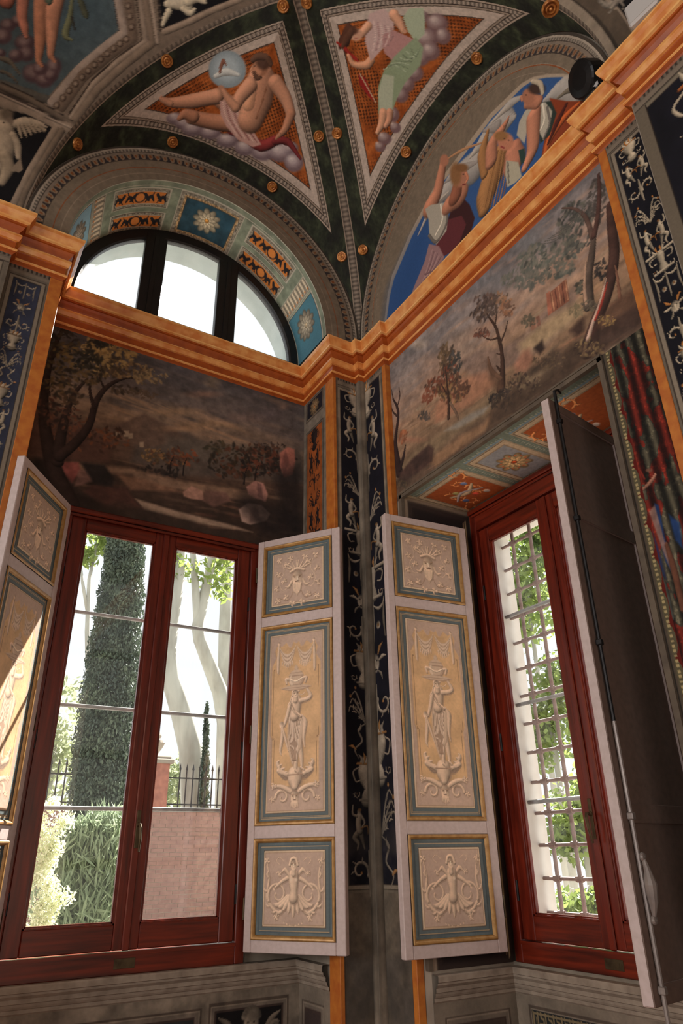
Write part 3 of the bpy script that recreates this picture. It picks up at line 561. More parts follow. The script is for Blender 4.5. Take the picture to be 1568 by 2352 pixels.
('L',[(-1.322,6.531),(-1.275,6.429),(-1.213,6.292),(-1.125,6.232)],[.100,.120,.151,.221],(152,100,76),.5,1.0,(.3,.95)),
('E',(-1.333,6.529),(-.059,.009,-.066,-.072),(152,100,76),1,.3),
('P',[(-1.433,6.060),(-1.540,5.810),(-1.573,5.641),(-1.497,5.517),(-1.264,5.578),(-1.179,5.747),(-1.307,5.904)],(52,26,26),1.0,.005),
('P',[(-1.280,5.907),(-1.447,5.789),(-1.480,5.666),(-1.361,5.534),(-1.109,5.626),(-1.097,5.753)],(84,38,40),1.0,.005),
('P',[(-1.047,6.262),(-1.125,6.232),(-1.278,6.101),(-1.312,5.946),(-1.267,5.803),(-1.138,5.775),(-1.066,5.923),(-1.076,6.108)],(150,140,124),1.0,.005),
('L',[(-1.296,6.068),(-1.282,5.881),(-1.142,5.804),(-1.063,5.949)],[.028],(92,84,76),.3,1.0,(.32,.95)),
('L',[(-1.236,6.119),(-1.237,5.95),(-1.140,5.877)],[.024],(186,174,154),.3,1.0,(.32,.95)),
('L',[(-1.323,6.030),(-1.450,5.995)],[.166,.203],(152,100,76),.4,1.0,(.31,.95)),
('P',[(-1.053,5.863),(-1.166,5.735),(-1.212,5.580),(-1.094,5.504),(-.888,5.406),(-.684,5.432),(-.821,5.598),(-.982,5.739)],(132,100,98),1.0,.005),
('L',[(-1.082,5.766),(-.998,5.632),(-.835,5.449)],[.014],(146,114,110),.2,1.0,(.35,.94)),
('L',[(-1.100,5.735),(-1.014,5.618),(-.861,5.482)],[.014],(104,76,76),.2,1.0,(.35,.94)),
('L',[(-1.119,5.705),(-1.029,5.605),(-.888,5.515)],[.014],(146,114,110),.2,1.0,(.35,.94)),
('L',[(-1.137,5.674),(-1.044,5.592),(-.915,5.547)],[.014],(104,76,76),.2,1.0,(.35,.94)),
('L',[(-1.155,5.644),(-1.059,5.579),(-.941,5.580)],[.014],(146,114,110),.2,1.0,(.35,.94)),
('L',[(-1.173,5.615),(-1.075,5.566),(-.968,5.612)],[.014],(104,76,76),.2,1.0,(.35,.94)),
('L',[(-1.405,6.043),(-1.442,6.123)],[.16,.131],(122,74,54),.4,1.0,(.31,.95)),
('E',(-1.481,6.178),(-.090,.016,-.098,-.118),(152,100,76),1,.25),
('E',(-1.438,6.250),(-.074,.02,-.081,-.146),(122,84,52),1,.4),
('E',(-1.511,6.243),(-.081,.007,-.090,-.051),(112,76,46),1,.4),
('L',[(-1.548,6.139),(-1.558,6.071),(-1.536,6.056)],[.027],(166,106,78),.3,1.0,(.29,.96)),
('E',(-1.520,6.160),(-.013,.001,-.014,-.008),(50,34,28),.9,.5),
('L',[(-1.497,6.070),(-1.524,6.041)],[.013],(110,50,44),0,1.0,(.29,.96)),
('L',[(-1.907,5.984),(-1.821,5.875),(-1.723,5.755),(-1.675,5.628)],[.143,.253,.228,.126],(132,92,56),.5,1.0,(.25,.97)),
('L',[(-1.820,6.301),(-1.739,6.155),(-1.724,5.937)],[.035,.115,.079],(132,92,56),.5,1.0,(.25,.97)),
('L',[(-1.869,6.028),(-1.758,5.854),(-1.662,5.663)],[.010],(146,104,64),.2,1.0,(.25,.97)),
('L',[(-1.884,6.010),(-1.781,5.828),(-1.686,5.638)],[.010],(112,76,46),.2,1.0,(.25,.97)),
('L',[(-1.900,5.993),(-1.805,5.803),(-1.710,5.614)],[.010],(146,104,64),.2,1.0,(.25,.97)),
('L',[(-1.915,5.975),(-1.828,5.778),(-1.734,5.590)],[.010],(112,76,46),.2,1.0,(.25,.97)),
('L',[(-1.930,5.958),(-1.851,5.753),(-1.757,5.567)],[.010],(146,104,64),.2,1.0,(.25,.97)),
('L',[(-1.945,5.941),(-1.873,5.729),(-1.780,5.543)],[.010],(112,76,46),.2,1.0,(.25,.97)),
('L',[(-1.959,5.923),(-1.896,5.705),(-1.803,5.520)],[.010],(146,104,64),.2,1.0,(.25,.97)),
('L',[(-1.974,5.907),(-1.918,5.681),(-1.825,5.497)],[.01],(112,76,46),.2,1.0,(.25,.97)),
('L',[(-1.806,5.984),(-1.840,6.133),(-1.937,6.159),(-2.004,6.182)],[.127,.127,.093,.042],(152,100,76),.5,1.0,(.26,.96)),
('L',[(-1.985,6.177),(-2.025,6.203)],[.050,.020],(152,100,76),.4,1.0,(.24,.97)),
('L',[(-2.010,5.865),(-2.001,5.764)],[.158,.221],(160,104,80),.4,1.0,(.24,.97)),
('P',[(-1.937,5.845),(-2.035,5.717),(-2.041,5.568),(-1.976,5.574),(-1.909,5.604),(-1.909,5.734)],(156,146,124),1.0,.004),
('L',[(-1.949,5.813),(-1.926,5.628)],[.015],(104,96,84),.3,1.0,(.25,.97)),
('P',[(-2.053,5.815),(-2.104,5.777),(-2.098,5.654),(-2.052,5.672)],(40,56,50),1.0,.004),
('E',(-1.958,6.017),(-.081,.015,-.096,-.092),(166,108,82),1,.25),
('E',(-1.929,6.112),(-.075,.009,-.090,-.054),(132,92,56),1,.4),
('E',(-1.955,6.053),(-.011,.001,-.013,-.007),(56,38,30),.9,.5),
('E',(-1.989,5.994),(-.010,.001,-.013,-.007),(56,38,30),.8,.5),
('L',[(-1.913,6.019),(-1.940,5.968)],[.012],(130,56,50),0,1.0,(.25,.97)),
('P',[(-2.371,5.959),(-2.479,5.787),(-2.604,5.625),(-2.602,5.504),(-2.418,5.492),(-2.196,5.501),(-2.255,5.644),(-2.365,5.812)],(120,52,28),1.0,.004),
('L',[(-2.560,5.664),(-2.441,5.673),(-2.305,5.627),(-2.241,5.534)],[.028,.057,.064,.036],(150,72,34),.5,1.0,(.18,.98)),
('L',[(-2.473,5.760),(-2.387,5.698),(-2.286,5.607)],[.028,.049,.021],(64,28,22),.4,1.0,(.19,.98)),
('P',[(-2.294,6.009),(-2.375,5.922),(-2.395,5.774),(-2.312,5.661),(-2.230,5.674),(-2.244,5.831)],(40,48,42),1.0,.004),
('P',[(-2.165,6.087),(-2.244,6.065),(-2.333,5.964),(-2.368,5.829),(-2.326,5.730),(-2.260,5.672),(-2.237,5.795),(-2.185,5.970),(-2.111,5.814),(-2.062,5.962),(-2.103,6.049)],(158,148,130),1.0,.004),
('L',[(-2.338,5.912),(-2.333,5.765),(-2.263,5.686)],[.018],(100,92,84),.3,1.0,(.2,.98)),
('L',[(-2.310,5.970),(-2.299,5.829),(-2.250,5.779)],[.018],(190,178,158),.3,1.0,(.2,.98)),
('L',[(-2.225,5.966),(-2.191,5.806),(-2.161,5.689),(-2.078,5.612)],[.135,.120,.113,.067],(152,100,76),.55,1.0,(.21,.98)),
('L',[(-2.215,6.130),(-2.279,6.034)],[.107,.092],(152,100,76),.4,1.0,(.21,.98)),
('E',(-2.215,6.177),(-.057,.015,-.075,-.083),(150,98,74),1,.25),
('E',(-2.291,6.165),(-.078,.012,-.104,-.063),(60,42,34),1,.4),
('L',[(-2.271,6.273),(-2.325,6.171),(-2.328,6.061)],[.031,.038,.031],(156,140,118),.4,1.0,(.2,.98)),
('L',[(-2.157,6.253),(-2.162,6.209)],[.024],(160,106,80),.3,1.0,(.21,.98)),
('E',(-2.201,6.214),(-.010,.001,-.013,-.007),(48,34,28),.9,.5),
('E',(-2.263,6.100),(-.013,.004,-.017,-.022),(160,104,78),1,.4),
('L',[(-2.425,5.888),(-2.527,5.841),(-2.605,5.708)],[.021,.049,.028],(96,86,72),.4,1.0,(.19,.98)),
],
'landA': [
('P',[(-1.691,4.552),(-1.376,4.56),(-1.189,4.495),(-.849,4.534),(-.321,4.692),(-.275,4.358),(-1.409,4.135),(-1.746,4.155)],(58,50,44),.8,.023),
('P',[(-1.966,4.373),(-1.696,4.598),(-1.446,4.538),(-1.333,4.471),(-1.663,4.293)],(70,54,44),.9,.014),
('P',[(-1.509,4.457),(-1.191,4.515),(-.613,4.626),(-.527,4.501),(-1.140,4.327),(-1.496,4.323)],(64,56,48),.7,.031),
('P',[(-2.535,4.505),(-2.276,4.368),(-1.893,4.300),(-1.901,4.111),(-2.166,4.035),(-2.448,3.990)],(62,42,34),.9,.026),
('E',(-1.034,5.039),(.170,.003,.060,-.061),(78,72,70),.6,1.0),
('E',(-.716,5.199),(.248,.003,.089,-.101),(64,58,60),.6,1.0),
('E',(-1.164,5.104),(.098,.006,.036,-.096),(104,86,66),.6,1.0),
('E',(-1.222,4.950),(.222,.003,.078,-.051),(104,74,58),.6,1.0),
('E',(-1.461,4.697),(.313,.005,.104,-.056),(124,96,68),.6,1.0),
('E',(-1.201,4.657),(.291,.003,.093,-.049),(120,92,66),.6,1.0),
('E',(-.864,4.831),(.275,.003,.090,-.069),(84,68,62),.6,1.0),
('E',(-.623,4.955),(.165,.002,.055,-.089),(70,60,60),.6,1.0),
('E',(-.499,5.065),(.076,.001,.026,-.046),(100,78,66),.6,1.0),
('E',(-.888,5.323),(.324,.004,.123,-.092),(60,56,60),.6,1.0),
('E',(-1.425,5.119),(.217,.006,.082,-.077),(66,62,64),.6,1.0),
('E',(-1.376,4.56),(.280,.003,.088,-.039),(130,98,70),.6,1.0),
('P',[(-1.885,4.368),(-1.854,4.377),(-1.849,4.333),(-1.880,4.323)],(112,94,76),1.0,.004),
('P',[(-1.827,4.401),(-1.789,4.413),(-1.783,4.361),(-1.821,4.349)],(112,94,76),1.0,.004),
('P',[(-1.790,4.390),(-1.758,4.400),(-1.753,4.355),(-1.785,4.345)],(112,94,76),1.0,.004),
('P',[(-1.701,4.339),(-1.669,4.349),(-1.664,4.304),(-1.696,4.295)],(112,94,76),1.0,.004),
('F',(-2.202,4.279),(.173,.026,.054,-.177),40,.023,[(70,42,30),(84,52,34),(52,34,26)]),
('F',(-1.924,4.291),(.153,.014,.047,-.109),36,.023,[(66,40,28),(86,50,30),(46,32,24)]),
('F',(-1.473,4.263),(.167,.007,.048,-.083),40,.021,[(46,36,26),(70,44,28),(92,64,38),(34,28,22)]),
('F',(-1.354,4.305),(.137,.008,.039,-.092),30,.022,[(86,46,28),(56,36,26)]),
('F',(-1.591,4.256),(.098,.005,.028,-.052),24,.017,[(96,72,44),(60,46,30)]),
('F',(-.919,4.390),(.226,.008,.064,-.161),80,.027,[(26,22,18),(34,28,20),(40,30,20),(60,36,24)]),
('F',(-.688,4.455),(.197,.005,.056,-.141),60,.028,[(24,20,18),(36,26,20),(70,38,26)]),
('F',(-.527,4.501),(.163,.003,.046,-.127),40,.029,[(30,24,20),(58,34,26)]),
('F',(-1.077,4.487),(.110,.003,.033,-.056),20,.023,[(40,36,26),(54,44,30)]),
('F',(-.732,4.569),(.197,.002,.058,-.050),30,.020,[(64,40,28),(46,32,24)]),
('F',(-1.527,4.122),(.183,.005,.050,-.058),40,.021,[(30,24,20),(22,18,16)]),
('F',(-.613,4.626),(.162,.001,.048,-.034),20,.016,[(44,34,28)]),
('L',[(-1.444,4.137),(-1.445,4.221),(-1.430,4.287)],[.014,.007],(24,18,16),.2,1.0,(-.61,.79)),
('L',[(-1.341,4.146),(-1.341,4.231),(-1.326,4.298)],[.014,.007],(24,18,16),.2,1.0,(-.61,.79)),
('L',[(-.833,4.203),(-.830,4.292),(-.810,4.363)],[.015,.007],(24,18,16),.2,1.0,(-.61,.79)),
('L',[(-.739,4.248),(-.735,4.338),(-.714,4.410)],[.016,.008],(24,18,16),.2,1.0,(-.61,.79)),
('P',[(-2.151,4.033),(-1.740,4.101),(-1.337,4.097),(-.943,4.142),(-.676,4.131),(-.826,4.054),(-1.295,4.021),(-1.630,3.993),(-1.734,4.047),(-2.127,3.975)],(96,74,58),.85,.017),
('P',[(-1.680,3.861),(-1.382,3.836),(-.925,3.820),(-.739,3.797),(-1.136,3.772),(-1.608,3.789)],(116,96,80),.9,.010),
('P',[(-1.995,3.887),(-1.752,3.932),(-1.678,3.844),(-1.608,3.789),(-1.884,3.741),(-2.046,3.822)],(56,36,30),.9,.013),
('P',[(-1.826,4.022),(-1.635,4.036),(-1.329,4.005),(-1.719,3.923)],(92,66,50),.8,.013),
('P',[(-2.223,4.019),(-2.107,4.045),(-2.084,3.987),(-2.127,3.870),(-2.193,3.922)],(104,56,50),.9,.009),
('P',[(-2.099,3.983),(-2.041,4.006),(-1.985,3.925),(-2.109,3.847)],(92,66,58),.8,.009),
('P',[(-2.093,4.049),(-1.927,4.074),(-1.846,3.980),(-1.851,3.914),(-1.982,3.908)],(26,22,20),.95,.013),
('P',[(-1.329,4.005),(-1.265,4.074),(-1.174,4.052),(-1.151,3.974),(-1.256,3.963),(-1.319,3.970)],(120,88,74),.9,.007),
('P',[(-1.158,4.067),(-.977,4.086),(-.937,4.027),(-1.077,3.935),(-1.168,3.969)],(76,54,46),.9,.011),
('P',[(-.813,4.184),(-.739,4.260),(-.661,4.256),(-.618,4.166),(-.635,4.093),(-.713,4.098),(-.791,4.122)],(116,82,72),.95,.007),
('P',[(-.719,4.249),(-.680,4.243),(-.659,4.111),(-.707,4.123)],(72,50,46),.8,.007),
('P',[(-.867,3.967),(-.788,4.044),(-.673,4.052),(-.593,3.993),(-.622,3.923),(-.760,3.857),(-.835,3.867)],(126,104,92),.95,.007),
('P',[(-.767,4.010),(-.702,4.014),(-.668,3.913),(-.772,3.874)],(92,72,64),.8,.011),
('P',[(-.521,4.589),(-.448,4.671),(-.380,4.665),(-.370,4.546),(-.393,4.411),(-.475,4.363),(-.518,4.461)],(120,74,62),.95,.008),
('P',[(-.468,4.630),(-.429,4.529),(-.475,4.380),(-.510,4.480)],(84,52,46),.8,.008),
('P',[(-.900,4.036),(-.830,4.132),(-.517,4.090),(-.313,3.978),(-.311,3.820),(-.663,3.803)],(22,18,17),.75,.054),
('P',[(-.565,4.385),(-.311,4.563),(-.295,3.824),(-.515,4.011)],(20,17,17),.7,.057),
('P',[(-2.394,4.005),(-2.212,3.952),(-2.074,3.814),(-1.822,3.738),(-1.878,3.690),(-2.149,3.727),(-2.431,3.891)],(30,23,19),.9,.025),
('P',[(-1.801,3.813),(-1.310,3.788),(-.885,3.754),(-.699,3.746),(-.696,3.664),(-2.046,3.617)],(40,30,24),.6,.020),
('L',[(-2.122,3.700),(-2.254,3.940),(-2.339,4.164),(-2.401,4.401),(-2.425,4.700),(-2.408,4.989),(-2.370,5.195)],[.149,.110,.090,.071,.051,.032,.019],(34,24,20),.5,1.0,(-.62,.78)),
('L',[(-2.245,4.013),(-2.254,4.226),(-2.247,4.415),(-2.218,4.598),(-2.147,4.763)],[.086,.073,.053,.033,.016],(34,24,20),.5,1.0,(-.62,.79)),
('L',[(-2.242,4.049),(-2.146,4.204),(-2.077,4.376),(-2.054,4.597),(-1.984,4.762),(-1.864,4.877),(-1.763,4.897)],[.076,.069,.055,.045,.034,.020,.010],(34,24,20),.5,1.0,(-.62,.79)),
('L',[(-2.067,4.533),(-2.115,4.674),(-2.115,4.816)],[.031,.020,.010],(34,24,20),.3,1.0,(-.61,.79)),
('L',[(-2.395,4.555),(-2.462,4.686),(-2.478,4.879)],[.033,.023,.013],(34,24,20),.3,1.0,(-.62,.79)),
('L',[(-2.414,4.864),(-2.337,4.976),(-2.289,5.080)],[.028,.017,.007],(34,24,20),.3,1.0,(-.62,.79)),
('L',[(-2.010,4.712),(-2.066,4.834),(-2.044,4.968)],[.021,.014,.007],(34,24,20),.3,1.0,(-.61,.79)),
('F',(-2.400,5.076),(.133,.024,.056,-.157),60,.024,[(34,28,22),(44,36,26),(28,24,20)]),
('F',(-2.296,4.911),(.149,.020,.059,-.139),60,.024,[(32,28,22),(60,48,30),(84,66,38)]),
('F',(-2.355,4.686),(.116,.023,.043,-.149),40,.023,[(36,30,24),(70,54,32)]),
('F',(-2.107,5.07),(.126,.013,.051,-.097),50,.025,[(112,88,52),(128,104,62),(76,60,38)]),
('F',(-1.971,5.060),(.149,.012,.059,-.098),50,.026,[(118,94,56),(90,70,42)]),
('F',(-2.023,4.934),(.158,.013,.061,-.103),60,.025,[(120,98,60),(64,50,32),(40,32,24)]),
('F',(-1.837,4.941),(.164,.010,.062,-.089),50,.026,[(104,82,52),(80,62,42),(50,40,30)]),
('F',(-1.682,4.957),(.136,.007,.050,-.074),40,.022,[(96,78,54),(66,54,40)]),
('F',(-2.137,4.808),(.122,.012,.046,-.093),46,.024,[(74,58,36),(38,32,24)]),
('F',(-2.171,4.939),(.104,.012,.041,-.086),40,.025,[(26,24,20),(36,32,24)]),
('F',(-2.265,4.601),(.105,.019,.037,-.133),36,.023,[(44,36,28),(62,46,32)]),
('F',(-1.851,4.769),(.129,.005,.046,-.047),26,.021,[(60,48,36),(40,32,26)]),
('F',(-1.715,4.776),(.1,.004,.035,-.04),20,.018,[(64,50,38)]),
('F',(-2.097,5.117),(.095,.006,.039,-.048),24,.022,[(28,25,20)]),
('F',(-2.373,4.411),(.084,.022,.028,-.142),34,.022,[(66,40,30),(40,30,24)]),
('F',(-2.218,4.387),(.087,.016,.028,-.108),30,.019,[(80,50,36),(44,32,26)]),
],
'landB': [
('E',(-1.569,5.081),(-.436,.022,-.370,-.141),(96,96,98),.6,1.0),
('E',(-2.013,5.001),(-.295,.024,-.273,-.130),(92,94,94),.6,1.0),
('E',(-.758,5.088),(-.159,.007,-.114,-.072),(190,166,140),.6,1.0),
('E',(-.716,5.249),(-.327,.012,-.242,-.123),(140,124,112),.6,1.0),
('E',(-.869,4.842),(-.200,.011,-.136,-.098),(150,120,100),.6,1.0),
('E',(-1.285,5.069),(-.396,.015,-.315,-.110),(128,112,104),.6,1.0),
('E',(-.566,4.920),(-.223,.023,-.147,-.240),(132,118,110),.6,1.0),
('E',(-1.234,4.708),(-.261,.029,-.184,-.211),(136,116,100),.6,1.0),
('E',(-2.060,4.664),(-.341,.012,-.29,-.061),(148,118,96),.6,1.0),
('E',(-1.973,4.594),(-.320,.010,-.260,-.055),(140,118,100),.6,1.0),
('E',(-.886,4.321),(-.286,.008,-.165,-.070),(150,110,86),.6,1.0),
('E',(-.564,4.311),(-.266,.003,-.144,-.036),(158,104,82),.6,1.0),
('P',[(-1.175,4.633),(-1.442,4.561),(-1.595,4.453),(-1.789,4.419),(-2.024,4.483),(-2.121,4.440),(-2.231,4.484),(-2.217,4.264),(-1.936,4.212),(-1.361,4.325)],(112,92,82),.7,.020),
('P',[(-1.744,4.383),(-2.007,4.394),(-2.235,4.348),(-2.245,4.243),(-1.941,4.241),(-1.764,4.282)],(150,126,94),.8,.032),
('P',[(-.899,4.427),(-1.200,4.465),(-1.455,4.370),(-1.516,4.225),(-1.255,4.213),(-.882,4.286)],(146,100,76),.7,.023),
('P',[(-.348,4.153),(-.661,4.184),(-1.017,4.173),(-1.381,4.172),(-1.511,4.194),(-1.661,4.133),(-1.527,4.049),(-1.144,4.067),(-.646,4.043),(-.378,4.024)],(110,92,70),.7,.031),
('P',[(-.749,4.027),(-1.139,4.034),(-1.354,4.000),(-1.491,4.071),(-1.517,3.989),(-1.388,3.947),(-.840,3.939)],(128,96,70),.8,.018),
('P',[(-.967,4.165),(-1.246,4.148),(-1.434,4.105),(-1.366,4.077),(-1.103,4.107)],(130,122,112),.8,.015),
('P',[(-1.446,4.047),(-1.594,4.091),(-1.836,4.068),(-2.086,4.106),(-2.243,4.087),(-2.251,3.954),(-1.987,3.948),(-1.629,3.955),(-1.388,3.947)],(62,48,38),.9,.031),
('P',[(-1.716,4.016),(-1.931,4.007),(-2.037,4.030),(-1.979,4.079),(-1.785,4.086),(-1.690,4.081)],(150,128,100),.8,.022),
('P',[(-1.700,4.140),(-1.887,4.148),(-1.997,4.169),(-2.056,4.121),(-1.944,4.077),(-1.729,4.089)],(58,48,40),.8,.022),
('P',[(-1.683,4.260),(-1.769,4.309),(-1.823,4.292),(-1.842,4.195),(-1.779,4.155),(-1.691,4.197)],(140,96,76),.8,.020),
('P',[(-1.856,4.269),(-1.931,4.282),(-1.936,4.212),(-1.896,4.191)],(34,26,24),.85,.013),
('P',[(-2.021,4.576),(-2.049,4.574),(-2.038,4.410),(-2.003,4.410)],(140,86,66),1.0,.003),
('P',[(-2.047,4.562),(-2.180,4.562),(-2.173,4.398),(-2.038,4.410)],(120,76,58),1.0,.003),
('P',[(-1.861,4.477),(-1.905,4.472),(-1.906,4.395),(-1.862,4.401)],(134,96,76),1.0,.004),
('P',[(-1.913,4.473),(-1.941,4.465),(-1.941,4.389),(-1.913,4.397)],(110,76,62),1.0,.004),
('L',[(-2.059,4.552),(-2.054,4.418)],[.008],(156,112,84),0,1.0,(.28,.96)),
('L',[(-2.088,4.552),(-2.082,4.417)],[.008],(84,52,42),0,1.0,(.27,.96)),
('L',[(-2.116,4.553),(-2.109,4.415)],[.007],(156,112,84),0,1.0,(.27,.96)),
('L',[(-2.144,4.554),(-2.136,4.414)],[.007],(84,52,42),0,1.0,(.27,.96)),
('L',[(-2.172,4.555),(-2.163,4.413)],[.007],(156,112,84),0,1.0,(.26,.96)),
('L',[(-1.548,4.171),(-1.583,4.285),(-1.597,4.416),(-1.591,4.528),(-1.577,4.648),(-1.522,4.785),(-1.501,4.879)],[.081,.044,.033,.029,.022,.014,.007],(56,40,32),.5,1.0,(.37,.93)),
('L',[(-1.593,4.490),(-1.654,4.555),(-1.689,4.619)],[.021,.014,.007],(56,40,32),.3,1.0,(.34,.94)),
('L',[(-1.570,4.654),(-1.601,4.742),(-1.599,4.859)],[.018,.011,.007],(56,40,32),.3,1.0,(.34,.94)),
('L',[(-1.586,4.55),(-1.511,4.586),(-1.438,4.677)],[.018,.011,.007],(56,40,32),.3,1.0,(.34,.94)),
('L',[(-1.471,4.468),(-1.486,4.350),(-1.558,4.233)],[.014,.036,.029],(96,70,54),.4,1.0,(.36,.93)),
('P',[(-1.458,4.440),(-1.496,4.361),(-1.557,4.226),(-1.579,4.117),(-1.490,4.191),(-1.455,4.317)],(84,62,48),.8,.025),
('L',[(-1.561,4.300),(-1.537,4.351)],[.021,.010],(56,40,32),.3,1.0,(.36,.93)),
('L',[(-1.595,4.400),(-1.552,4.441)],[.014,.007],(56,40,32),.3,1.0,(.35,.94)),
('F',(-1.533,4.912),(-.118,.008,-.095,-.055),40,.023,[(70,56,50),(96,76,66),(58,48,44)]),
('F',(-1.464,4.849),(-.105,.009,-.081,-.062),34,.023,[(60,50,46),(90,72,60)]),
('F',(-1.656,4.813),(-.089,.010,-.072,-.060),30,.022,[(84,70,58),(130,96,72)]),
('F',(-1.700,4.703),(-.058,.012,-.045,-.071),24,.022,[(130,90,66),(96,72,58)]),
('F',(-1.440,4.694),(-.080,.006,-.059,-.040),24,.019,[(104,64,50),(76,54,46)]),
('F',(-1.574,4.840),(-.077,.013,-.061,-.081),24,.019,[(78,64,56)]),
('F',(-1.067,4.746),(-.092,.014,-.064,-.109),60,.025,[(84,66,50),(60,50,42),(96,76,54)]),
('F',(-1.071,4.587),(-.118,.012,-.078,-.092),60,.025,[(82,60,46),(112,62,46),(58,46,38)]),
('F',(-.917,4.571),(-.125,.009,-.079,-.079),50,.026,[(112,64,46),(90,56,42),(66,48,38)]),
('F',(-1.075,4.432),(-.162,.011,-.101,-.083),70,.024,[(70,54,42),(100,62,46),(122,92,60)]),
('F',(-1.153,4.648),(-.071,.011,-.048,-.084),26,.024,[(70,66,62),(56,54,50)]),
('F',(-1.190,4.397),(-.086,.008,-.054,-.060),26,.019,[(80,56,44)]),
('F',(-.808,4.541),(-.07,.004,-.043,-.036),16,.022,[(104,60,44)]),
('F',(-.766,4.410),(-.070,.004,-.040,-.036),16,.022,[(70,62,56)]),
('F',(-.486,4.393),(-.055,.007,-.030,-.075),16,.023,[(140,84,56),(110,70,50)]),
('F',(-1.859,4.489),(-.066,.008,-.050,-.043),26,.017,[(84,76,62)]),
('F',(-1.594,4.091),(-.071,.007,-.044,-.042),30,.017,[(44,38,36),(58,48,42)]),
('F',(-1.479,4.128),(-.052,.006,-.032,-.037),24,.017,[(52,46,42),(40,34,32)]),
('L',[(-1.026,4.241),(-1.044,4.377),(-1.044,4.528),(-1.044,4.683)],[.033,.025,.016,.008],(56,40,32),.4,1.0,(.43,.9)),
('L',[(-1.059,4.349),(-1.110,4.228),(-1.121,4.168)],[.023,.023,.011],(92,72,58),.4,1.0,(.42,.91)),
('L',[(-1.032,4.441),(-.978,4.570)],[.017,.008],(56,40,32),.3,1.0,(.42,.91)),
('L',[(-.413,4.102),(-.389,4.287),(-.388,4.407),(-.439,4.580),(-.436,4.685),(-.385,4.800)],[.086,.057,.043,.033,.028,.014],(42,30,28),.5,1.0,(.51,.86)),
('L',[(-.436,4.685),(-.479,4.763),(-.475,4.850)],[.019,.014,.009],(50,36,32),.3,1.0,(.47,.88)),
('L',[(-.391,4.792),(-.374,4.893)],[.015,.007],(50,36,32),.3,1.0,(.47,.88)),
('L',[(-.424,4.610),(-.375,4.680),(-.356,4.754)],[.019,.014,.007],(50,36,32),.3,1.0,(.47,.88)),
('L',[(-.421,4.125),(-.474,4.205),(-.511,4.293)],[.045,.036,.013],(42,30,28),.4,1.0,(.5,.86)),
('P',[(-.430,4.094),(-.574,4.135),(-.789,4.152),(-.838,4.090),(-.807,3.998),(-.640,3.991),(-.449,3.991),(-.351,3.981)],(64,46,40),.95,.013),
('P',[(-.572,4.117),(-.761,4.131),(-.773,4.052),(-.617,4.028)],(46,34,30),.7,.017),
('F',(-.432,3.992),(-.075,.003,-.035,-.035),24,.018,[(120,100,70),(70,60,48)]),
('P',[(-.306,4.001),(-.399,4.071),(-.640,3.991),(-.528,3.953)],(52,42,36),.6,.022),
('F',(-2.053,4.815),(-.221,.024,-.196,-.125),120,.027,[(78,80,72),(92,90,80),(66,66,60),(104,98,86)]),
('F',(-2.312,4.867),(-.113,.038,-.109,-.181),100,.025,[(70,70,64),(58,56,52),(88,84,74)]),
('F',(-1.864,4.830),(-.171,.014,-.145,-.077),60,.025,[(84,84,76),(100,94,84)]),
('F',(-2.487,4.910),(-.052,.032,-.053,-.147),40,.024,[(72,66,60),(60,54,50)]),
('F',(-2.411,4.430),(-.036,.016,-.031,-.071),30,.017,[(40,36,34),(52,46,42)]),
('F',(-2.281,4.409),(-.054,.010,-.045,-.050),30,.018,[(84,80,68),(64,58,50)]),
('L',[(-2.289,4.272),(-2.320,4.443),(-2.372,4.565),(-2.419,4.693)],[.078,.066,.054,.036],(70,58,50),.5,1.0,(.26,.97)),
('L',[(-2.273,4.285),(-2.286,4.405),(-2.331,4.568)],[.024,.024,.012],(140,112,92),.4,1.0,(.26,.97)),
('L',[(-2.406,4.689),(-2.394,4.859),(-2.338,4.989),(-2.252,5.083)],[.038,.029,.019,.009],(76,58,50),.4,1.0,(.23,.97)),
('L',[(-2.419,4.693),(-2.466,4.788),(-2.515,4.953),(-2.537,5.078)],[.043,.036,.030,.021],(64,44,38),.4,1.0,(.22,.97)),
('L',[(-2.231,4.004),(-2.308,4.132),(-2.389,4.224),(-2.455,4.328),(-2.512,4.473),(-2.535,4.652),(-2.557,4.803)],[.124,.095,.084,.079,.073,.062,.050],(58,40,34),.5,1.0,(.28,.96)),
('L',[(-2.209,4.019),(-2.284,4.134),(-2.353,4.222),(-2.430,4.350)],[.034,.028,.022,.008],(150,124,108),.4,1.0,(.28,.96)),
('L',[(-2.306,4.149),(-2.363,4.214),(-2.429,4.319)],[.014,.022,.008],(130,50,40),.3,1.0,(.26,.97)),
('L',[(-2.478,4.153),(-2.494,4.295),(-2.498,4.387)],[.027,.016,.008],(104,72,56),.4,1.0,(.23,.97)),
('P',[(-2.316,4.110),(-2.414,4.174),(-2.560,4.163),(-2.580,4.042),(-2.460,4.001),(-2.332,4.007)],(86,62,48),.85,.016),
('P',[(-2.171,4.046),(-2.269,4.068),(-2.390,4.07),(-2.597,4.057),(-2.604,3.922),(-2.361,3.941),(-2.246,3.933)],(56,42,36),.85,.016),
('F',(-2.373,4.098),(-.050,.008,-.038,-.036),30,.011,[(140,110,66),(90,72,50)]),
('P',[(-2.132,4.200),(-2.209,4.223),(-2.240,4.221),(-2.227,4.130),(-2.169,4.126)],(48,34,30),.8,.020),
('F',(-2.198,4.296),(-.044,.009,-.035,-.044),30,.015,[(104,92,70),(120,104,80)]),
('P',[(-1.446,4.047),(-1.592,4.076),(-1.834,4.054),(-2.083,4.09),(-2.218,4.044),(-2.251,3.954),(-1.987,3.948),(-1.629,3.955),(-1.388,3.947)],(66,52,42),.8,.025),
('F',(-2.231,4.004),(-.091,.012,-.064,-.058),70,.017,[(60,46,38),(84,66,50),(110,90,62),(46,36,32)]),
